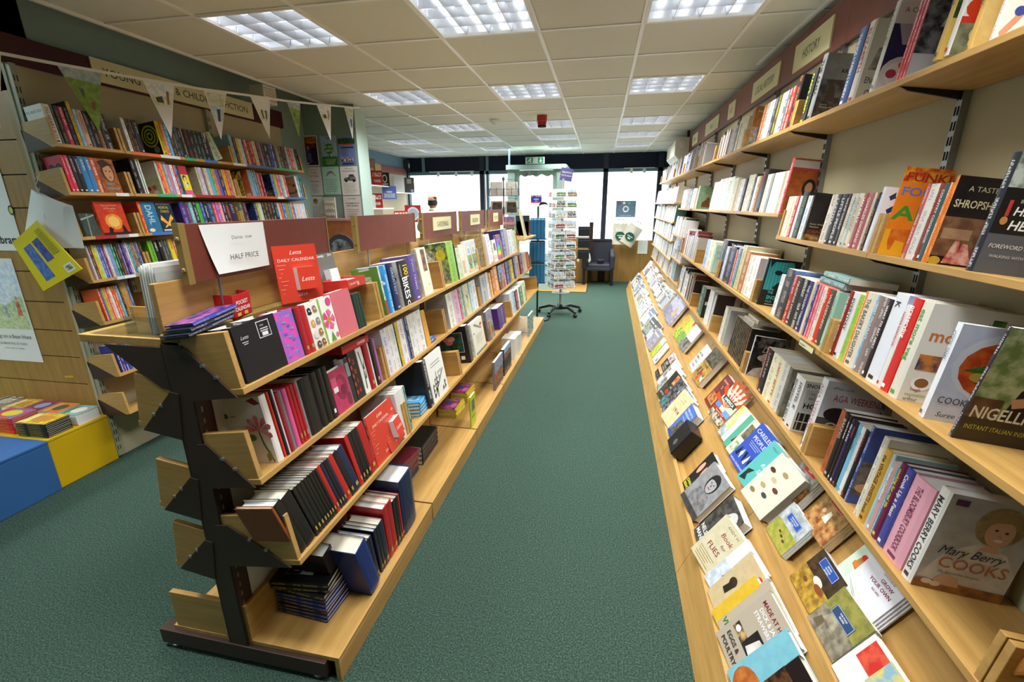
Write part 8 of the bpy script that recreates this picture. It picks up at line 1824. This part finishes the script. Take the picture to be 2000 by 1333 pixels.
for k, (lv, yl, w_, h, art, lab, col) in enumerate(DBk):
    n = 4 if lv == 'upper' else 3
    for q in range(n):
        last = q == n - 1
        faceout(FU if lv == 'upper' else F2, yl - .004 * (n - 1 - q) , w_, h, .0045, col, art if last else None, lab if last else lab.split(' booklet')[0] + ' booklet copy %s behind the front one' % ('three', 'two', 'one')[min(2, q + 4 - n)], 'recipe booklets on the upper display slope', yaw=.05, off=.006 * q + (.004 if lv == 'lower' else 0), hard=False, roll=-.04 + .02 * (k % 3), nm='recipe_booklet')
# farther stock, each book standing or leaning on the slopes
random.seed(11)
pal = ['d8d4cc', 'b8bcc0', '8a8c8e', '3a3f4a', 'c8b890', 'e4e0d4', '6a7a8a', 'a0a8a8', '8a6a4a', '5a6a4a', 'd0d4d8', '4a4a4c', '9aa0b4', 'e8e8ea', '7a5a50']
for F, yA, yB, tier, G in ((F1, 4.78, 9.0, 'lower', 'farther books on the lower display slope'), (F2, 5.6, 8.9, 'upper', 'farther books on the upper display slope')):
    y = yB; n = 0; items = []
    while y > yA:
        w_ = random.uniform(.13, .2); items.append((y, w_)); y -= random.uniform(.1, .17)
    for n, (y, w_) in enumerate(items):
        c = random.choice(pal); a, b2 = random.choice(pal), random.choice(pal)
        hh = random.uniform(.19, .25)
        art = [(R_, .06, .1, .94, .62, a, b2), (R_, .1, .7, .9, .9, c), tx('', 0, 0, .1, 'fff')][:2] + [(R_, .15, .74, .8, .8, '3a3a3a' if hexc(c)[0] > .3 else 'e8e8e8'), (R_, .2, .86, .7, .89, '5a5a5a')]
        faceout(F, y, w_, hh, random.uniform(.012, .03), c, art, '%s face-out book, %s from the window end of the %s display slope' % (cname(c), nth(n + 1), tier), G, yaw=.2, hard=n % 2 == 0, roll=random.uniform(-.04, .04), nm='display_book')
# ------------------------------------------------------------------ dense far shelves: more spines than anyone could name, one mesh
def far_rows(name, specs, label):
    v = []; f = []; c = []; i_ = []; md = []; uv = []
    for (MU, side, d, z, tilt, y0, y1, back, pal, hr) in specs:
        F = SF(MU, side, d, z, tilt); y = y0
        while y < y1 - .03:
            t = random.uniform(.016, .034); h = random.uniform(*hr); D = min(.13, d - .03)
            if random.random() < .04: y += random.uniform(.02, .06)
            a, b2 = (-(y + t), -y) if side < 0 else (y, y + t)
            col, ink = random.choice(pal), random.choice(('333333', 'a03030', '2a4a7a', 'eeeeee'))
            base = len(v); s = random.uniform(0, 9)
            p = [(x, yy, zz) for zz in (0.0005, h) for yy in (back, back + D) for x in (a + .0004, b2 - .0004)]
            v += [tuple(F @ Vector(q)) for q in p]
            for k, q in enumerate(((0, 1, 5, 4), (1, 3, 7, 5), (2, 0, 4, 6), (4, 5, 7, 6))):
                f.append(tuple(base + j for j in q)); top = k == 3
                c.append(hexc('e4dfd0' if top else col)); i_.append(hexc(ink)); md.append(1 if k == 0 else 0)
                uv.append([((p[j][0] - a) / t - .5, p[j][2] + s) for j in q])
            y += t
    o = bpy.data.objects.new(name, colmesh(name, v, f, c, i_, md, uv, M['print'])); C.objects.link(o)
    return tag(o, label, 'books', None, 'stuff')
pp = ['eceae6', 'e4e0d6', 'f0eeea', 'dcd6c8', 'e8e6e6', 'd0ccc4', '8a8a8c', '3a3a40', 'b04a40', '4a6a9a', 'e8dcb8', 'c8b8a0', '5a8a8a', 'f0f0f0', 'd8c8c8']
dk = ['3a2f2c', '2a2a30', '6a3a30', 'c8c0b0', 'e0dccc', '4a5a7a', '8a3a34', 'b89a6a', '5a6a5a', 'd8d4cc', '7a6a58']
SP = []
for z in (1.965,): SP += [(MR, -1, .195, z, TILT, 5.1, 9.1, .02, pp, (.17, .24)), (MR, -1, .195, z, TILT, 3.85, 4.5, .02, dk, (.17, .22))]
for z in (1.62, 1.375, 1.135, .89, .66): SP.append((MR, -1, .25, z, TILT, 6.42, 9.12, .015, pp, (.175, .215)))
for z, dd in ((1.24, .25), (.955, .25)): SP.append((MR, -1, dd, z, TILT, 5.5, 6.36, .015, pp, (.18, .22)))
SP += [(MR, -1, .265, 1.076, TILT, 4.66, 5.44, .02, dk + pp, (.2, .28)), (MR, -1, .265, .663, TILT, 4.6, 5.44, .02, dk, (.22, .3)), (MR, -1, .265, .663, TILT, 3.66, 3.75, .02, dk, (.22, .28)), (MR, -1, .183, 1.55, TILT, 5.5, 6.38, .012, pp, (.19, .23))]
far_rows('distant_books', SP, 'rows of pale book spines packed on the far right shelves by the window')

# ------------------------------------------------------------------ lying stacks and loose stock
def lying(name, mt, w_, D, t, col, ink, label, grp, hard=True, art=None, cat='book', letter=True):
    """book lying flat: front cover up, spine to local -x"""
    m = mt @ Matrix(((0, 0, -1, w_ / 2), (0, 1, 0, 0), (1, 0, 0, t / 2), (0, 0, 0, 1)))
    ob = book_obj(name, t, w_, D, col, ink, hard, m, w_ + t * 40, letter=letter)
    if art: front_canvas(t, w_, D).items(art).build('cover_print', ob)
    return tag(ob, label, cat, grp)
# lying(): local x runs along the spine (length w_), local y from spine to fore edge, local z up
def stack(mt0, specs, grp, name='hardback'):
    z = 0.0
    for n, (w_, D, t, col, ink, lab, rz, art) in enumerate(specs):
        lying(name, mt0 @ T((0, 0, z)) @ RZ(rz), w_, D, t, col, ink, lab, grp, hard=True, art=art); z += t + .0004
eco = [(R_, .1, .22, .52, .78, '5ab0b8'), (R_, .12, .25, .3, .75, 'e8ecec'), (R_, .34, .26, .5, .74, '141a1c'), tx('ECO', .36, .4, .14, 'f0f0f0', b=1)]
eco = [(R_, .22, .34, .74, .82, '7cc4c8'), (R_, .23, .58, .73, .81, '16181a'), tx('ECO', .3, .62, .13, 'f0f4f4', b=1), (R_, .24, .36, .72, .56, 'dfe6e6'), (R_, .3, .38, .62, .5, '3a3a3a', 'e8e8e8')]
names7 = ['lowest', 'second', 'third', 'fourth', 'fifth', 'sixth', 'seventh', 'eighth', 'topmost']
base = MI @ T((.17, 1.2, .1035)) @ RZ(PI / 2 * 0)
stk = []
cols = ['24357a', '24357a', '1c1c20', '24357a', '24357a', '22306e', '1a1a1a', '1a1a1c', '161617']
for n in range(9):
    stk.append((.205 if n < 7 else .225, .15 if n < 7 else .17, .0165 if n < 6 else .02, cols[n], 'b89a50', '%s diary, %s in the lying stack at the near end of the bottom island shelf' % (cname(cols[n]), names7[n]), -.05 + .02 * (n % 3) + (.12 if n > 6 else 0), eco if n == 8 else None))
stack(base, stk, 'diaries lying in the near stack', 'diary')
stk = [(.26, .2, .024, c, '777777', '%s ledger, %s in the lying stack in the second island bay' % (cname(c), q), rz, None) for c, q, rz in (('1f2440', 'lowest', .0), ('1f2440', 'second', .03), ('6a1f2c', 'third', -.03), ('6a1f2c', 'fourth', .02), ('7a2032', 'fifth', -.05), ('7a2032', 'topmost', -.1))]
stack(MI @ T((.2, 2.1, .1035)) @ RZ(PI / 2), stk, 'ledgers lying in the second bay', 'hardback')
stack(MI @ T((.2, 2.42, .1035)) @ RZ(PI / 2), [(.27, .2, .03, '18181a', '555555', 'black ledger, %s of the four stacked beyond the maroon ledgers' % q, .03, None) for q in ('lowest', 'second', 'third', 'topmost')], 'black ledgers in the second bay')
puzz = [(R_, 0, 0, 1, 1, '5a3a6a', 'c84a8a'), ('e', .3, .6, .16, .2, 'e07ab0'), ('e', .7, .4, .18, .22, '4a58b0'), ('e', .55, .75, .14, .14, 'd85a90'), (R_, 0, 0, .1, 1, 'e8d030'), tx('YELLOW BOOK', .5, .12, .14, 'e8d840', a='c', fit=.16)]
for s_, (yy, n) in enumerate(((3.02, 6), (3.3, 7))):
    stack(MI @ T((.2, yy, .1035)) @ RZ(PI / 2), [(.2, .14, .011, 'e0d030', '5a4a20', 'yellow flower-covered guide, %s in the %s stack of the third island bay' % (names7[q], ('nearer', 'farther')[s_]), .03 * (q % 3 - 1), puzz if q == n - 1 else None) for q in range(n)], 'yellow flower guides stack %d' % (s_ + 1), 'paperback')
stack(SF(MI, 1, .217, .795, IT) @ T((2.55, .02, .0006)), [(.14, .12, .03, '3a58a0', 'e8e8f0', 'blue patterned hardback lying flat on the second island shelf', 0, [(R_, .05, .1, .95, .9, '2a3f80', 'c8d0e0')])], 'lying books on the second island shelf')
stack(SF(MI, 1, .308, .508, IT) @ T((2.22, .03, .0006)), [(.17, .2, .02, '4a98c8', 'e8f0f4', 'light blue map book, %s in the lying pile of the second island bay' % names7[q], .04 * q, [(R_, .1, .2, .9, .8, '3a80b0', 'b8dcec')] if q == 3 else None) for q in range(4)], 'light blue map books lying')
stack(SF(MI, 1, .308, .508, IT) @ T((3.25, .05, .0006)), [(.16, .16, .016, '7ab030', 'f0f0e0', 'lime green puzzle book, %s in the pile on the third island shelf' % names7[q], .05 * q, [(R_, .1, .1, .9, .9, '8ac03a', 'e0508a')] if q == 2 else None) for q in range(3)], 'lime puzzle books lying')
stack(SF(MI, 1, .308, .508, IT) @ T((1.16, .04, .0006)), [(.15, .2, .03, '2a1a14', '777', 'dark brown leather diary, %s in the lying pile at the island end' % names7[q], .0, None) for q in range(2)] + [(.15, .2, .045, '5a2a1c', '777', 'glossy brown leather diary with a white barcode sticker on top', 0, None)], 'brown leather diaries', 'diary')
for n in range(3):
    m = SF(MI, 1, .215, 1.096, IT) @ T((1.13 + .012 * n, .10 - .0 * n, .178 + .013 * n)) @ RZ(.0) @ RY(-.12)
    lying('diary', m, .17, .1, .012, ('23243a', '24262e', '3a3f9a')[n], '99a', ('navy', 'black', 'blue and pink patterned')[n] + ' slim diary lying on top of the black diaries', 'slim diaries lying on the top island shelf', art=[(R_, 0, 0, 1, 1, '2c2f6a', 'a05898')] if n == 2 else None)
# horizontal books on right shelves
F3 = SF(MR, -1, .265, 1.078, TILT)
for n in range(3):
    lying('paperback', F3 @ T((-1.95 + .02 * n, .03, .2 + .024 * n)), .2, .16, .022, ('c86a5a', '7a9a98', '8ab0a8')[n], 'eee', '%s paperback laid flat across the biographies, %s of three' % (('salmon', 'grey-green', 'pale teal')[n], names7[(0, 1, 8)[n]]), 'paperbacks laid across the biographies', hard=False)
F4 = SF(MR, -1, .265, .663, TILT)
for n in range(4):
    lying('paperback', F4 @ T((-2.9 + .06 * (n // 2), .04 + .05 * (n % 2), .252 + .026 * (n // 2))), .2, .13, .024, 'e0d8c0', '8a6a5a', 'cream paperback laid on the black gilt spines, %s of four' % ('first', 'second', 'third', 'last')[n], 'cream paperbacks laid flat', hard=False)
lying('hardback', F3 @ T((-3.98, .03, .0006)), .18, .2, .03, 'eceae4', '999', 'white hardback lying flat on the middle right shelf', 'white hardbacks lying')
# play cube stacks
cart = [[(R_, 0, 0, 1, 1, a, b), ('e', .5, .45, .3, .3, c), (R_, .1, .75, .9, .92, d2)] for a, b, c, d2 in (('3a8ac8', 'e03a30', 'e8d040', 'd83a30'), ('e8e0d0', '3a3a3a', 'b8b0a0', '222226'), ('f0d028', 'b8782c', 'c88a40', 'e8e0a0'), ('2a3060', 'b83040', '8aa0c8', 'b03040'), ('e8702c', 'e89040', '4a5a4a', 'f0b060'), ('8ab8d8', '7a9a3a', 'e8e0d8', '4a8a3a'))]
BX = T((0, 0, .3185))
for q, (x, y, n, a, e) in enumerate(((-3.44, 1.85, 9, 0, 'red-edged'), (-3.19, 1.84, 8, 2, 'black-edged'))):
    stack(BX @ T((x, y, 0)) @ RZ(.0), [(.2, .135, .0105, ('d8302c' if q == 0 else '1d1d1d'), 'e8d030', '%s comic annual, %s in the front row on the yellow box' % (e, names7[k]), .02 * (k % 3 - 1) + (.06 if q else 0), cart[a] if k == n - 1 else None) for k in range(n)], 'comic annuals pile %d' % (q + 1), 'paperback')
for q, (x, y, h_, a, lab) in enumerate(((-3.74, 2.05, .085, 1, 'grey and black'), (-3.58, 2.05, .08, 2, 'yellow giraffe-coloured'), (-3.43, 2.05, .08, 3, 'navy and red'), (-3.29, 2.05, .075, 4, 'orange'), (-3.15, 2.05, .07, 5, 'light blue dog-photo'))):
    lying('picture_book', BX @ T((x, y - .05, .0 if q not in (1, 2) else .0)) @ RZ(.06), .13, .14, h_, ('b8b4ac', 'e8e4dc', 'e0dcd4', 'e4dcd0', 'e8e4d8')[q], '999', '%s thick picture book in the back row on the yellow box' % lab, 'thick picture books on the yellow box', art=cart[a], letter=False)
# ------------------------------------------------------------------ calendars and cartons on the island top
FI = SF(MI, 1, .215, 1.096, IT)
def carton(name, label, mt, w_, d_, h, col, items, top=None, cat='box'):
    t = thing(name, label, cat, mt)
    mb = MB().box(-w_ / 2, w_ / 2, 0, .003, 0, h).box(-w_ / 2, w_ / 2, d_ - .003, d_, 0, h * 1.15).box(-w_ / 2, -w_ / 2 + .003, .003, d_ - .003, 0, h * 1.05).box(w_ / 2 - .003, w_ / 2, .003, d_ - .003, 0, h * 1.05).box(-w_ / 2, w_ / 2, 0, d_, 0, .003)
    mb.build('carton', plain('carton_' + col, col, .4) if 'carton_' + col not in bpy.data.materials else bpy.data.materials['carton_' + col], t)
    MB().box(-w_ / 2 + .006, w_ / 2 - .006, .008, d_ - .008, .004, h * .82).build('contents', M['pages_w'], t)
    Print().frame((-w_ / 2, -.0002, 0), (1, 0, 0), (0, 0, 1), w_, h).items(items).build('front_print', t)
    if top: Print().frame((-w_ / 2 + .006, .008, h * .822), (1, 0, 0), (0, 1, 0), w_ - .012, d_ - .016).items(top).build('top_print', t)
    return t
carton('pocket_calendar_box', 'red POCKET CALENDAR carton standing behind the black diaries', MI @ T((.03, 1.32, 1.246)) @ RZ(PI / 2 + .2), .1, .065, .075, 'c8242a', [tx('POCKET', .5, .56, .24, 'f8f4ee', a='c', b=1), tx('CALENDAR', .5, .28, .24, 'f8f4ee', a='c', b=1, fit=.085), (R_, .15, .05, .35, .2, 'e8c050'), (R_, .55, .05, .75, .2, 'e8c050')])
carton('calendar_pads_box', 'open red CALENDAR PADS carton lying on the green notebooks', FI @ T((1.82, .02, .172)) @ RZ(.1) @ RX(.04), .17, .11, .04, 'd8352a', [tx('Calendar Pads', .06, .4, .4, 'f8ece4', fit=.1), (R_, .5, .2, .6, .45, 'e8d080')], [(R_, .1, .3, .7, .7, 'e8e8e4', 'c84a40')])
carton('diaries_box', 'open red DIARIES carton lying on the books of the second shelf', SF(MI, 1, .217, .795, IT) @ T((1.75, .012, .214)) @ RZ(-.05) @ RX(.03), .2, .13, .035, 'd8302a', [tx('DIARIES', .55, .3, .5, 'f8ece4', b=1, fit=.07), (R_, .1, .35, .5, .6, 'c02a24')], [(R_, .1, .2, .5, .8, '4a7a4a', 'd8dcd0'), (R_, .55, .2, .9, .8, '8a2a2a', '3a2020')])
def calcard(label, mt):
    t = thing('daily_calendar', label, 'calendar', mt)
    MB().box(0, .155, 0, .004, 0, .215).build('card', plain('calendar_red', 'd8402c', .4) if 'calendar_red' not in bpy.data.materials else bpy.data.materials['calendar_red'], t)
    Print().frame((0, -.0002, 0), (1, 0, 0), (0, 0, 1), .155, .215).items(ART['calendar']).build('card_print', t)
    p = MB().box(.06, .125, -.028, 0, .045, .13).build('date_pad', M['white'], t)
    Print().frame((.06, -.0283, .045), (1, 0, 0), (0, 0, 1), .065, .085).items([(R_, 0, 0, 1, 1, 'd8402c'), tx('Letts', .5, .38, .28, 'f8ece4', a='c', sh=.4)]).build('pad_print', p)
    return t
calcard('red DAILY CALENDAR with a date block leaning behind the top-shelf diaries', MI @ T((.04, 1.50, 1.246)) @ RZ(PI / 2 - .45) @ RX(-.12) @ Matrix.Diagonal((1.1, 1, 1, 1)))
calcard('red DAILY CALENDAR with a date block at the end of the third island shelf', SF(MI, 1, .308, .508, IT) @ T((1.74, .005, .001)) @ RX(-.12) @ RY(-.1))
t = thing('desk_calendar', 'clear desk calendar reading Tuesday 2014 behind the red carton', 'calendar', MI @ T((.05, 1.76, 1.246)) @ RZ(PI / 2) @ RX(-.2))
MB().box(0, .13, 0, .003, 0, .17).build('backing', plain('smoky_card', '77756f', .3), t)
MB().box(.03, .09, -.03, 0, .02, .09).build('date_pad', M['white'], t)
Print().frame((0, -.0003, 0), (1, 0, 0), (0, 0, 1), .13, .17).items([tx('Tuesday', .06, .86, .09, 'f0f0f0', b=1), tx('2014', .66, .86, .09, 'f0f0f0', b=1), (R_, .02, .96, .98, .99, '4a4844')]).build('lettering', t)
# book on a stand at the far end of the island
t = thing('stand_book', 'pale green tall book with a painting propped on the far island top', 'book', MI @ T((.24, 5.62, 1.221)) @ RZ(PI / 2 + .1) @ RX(-.22))
MB().box(-.1, .1, 0, .02, 0, .34).build('cover', plain('pale_green_cover', 'd0d4ac', .4), t); MB().box(-.094, .098, .002, .018, .342, .338).build('pages', M['pages'], t)
Print().frame((-.1, -.0003, 0), (1, 0, 0), (0, 0, 1), .2, .34).items([(R_, .25, .1, .8, .76, '7a6a50', 'b89a80'), tx('Gardens', .5, .84, .07, '8a8a60', a='c')]).build('cover_print', t)
MB().tube([(-.06, -.03, 0.004), (-.06, .08, .01), (-.05, .1, .2)], .004, 6).build('stand', M['brass'], t)
# white label strips on the childrens shelf edges
for k, (row_, y0, y1, col) in enumerate(((0, 2.58, 2.78, 'e8703c'), (0, 2.78, 2.93, 'eeeeec'), (0, 2.97, 3.06, '3ab07a'), (0, 3.14, 3.26, '4a78c0'), (0, 3.42, 3.56, 'eeeeec'), (0, 3.58, 3.9, '4a78c0'), (0, 3.92, 4.24, '3ab07a'), (1, 2.42, 2.5, 'eeeeec'), (1, 2.7, 2.84, '3ab07a'), (1, 2.88, 2.97, 'eeeeec'), (1, 3.0, 3.38, 'b02a34'), (1, 3.5, 3.86, 'e8603c'), (1, 3.89, 3.98, 'eeeeec'), (1, 4.02, 4.3, '4a78c0'), (2, 2.24, 2.44, 'b02a34'), (2, 2.36, 2.5, 'f0f0ee'), (2, 2.6, 2.84, '4a78c0'), (3, 2.3, 2.42, 'eeeeec'), (3, 2.7, 2.86, 'e8603c'))):
    z = LZ[row_]; F = SF(ML, 1, .2, z, LT)
    o = tag(MB().box(y0, y1, -.0015, 0, -.019, 0).build('shelf_strip', plain('strip_' + col, col, .45) if 'strip_' + col not in bpy.data.materials else bpy.data.materials['strip_' + col], mt=F), '%s label strip, %s along the %s childrens shelf edge' % (cname(col), nth(k + 1), ('top', 'second', 'third', 'fourth')[row_]), 'label', 'label strips on the childrens shelves')
t = thing('shelf_label_holder', 'clear label holder hanging on the middle right shelf edge', 'label holder', SF(MR, -1, .265, 1.078, TILT) @ T((-1.9, 0, 0)))
MB().box(-.06, .09, -.004, -.001, -.03, .002).build('holder', M['acrylic'], t); MB().box(-.05, .08, -.0045, -.0042, -.026, -.006).build('card', M['sign'], t)
Print().frame((-.05, -.0047, -.026), (1, 0, 0), (0, 0, 1), .13, .02).items([tx('BIOGRAPHY', .06, .25, .5, '333333')]).build('lettering', t)
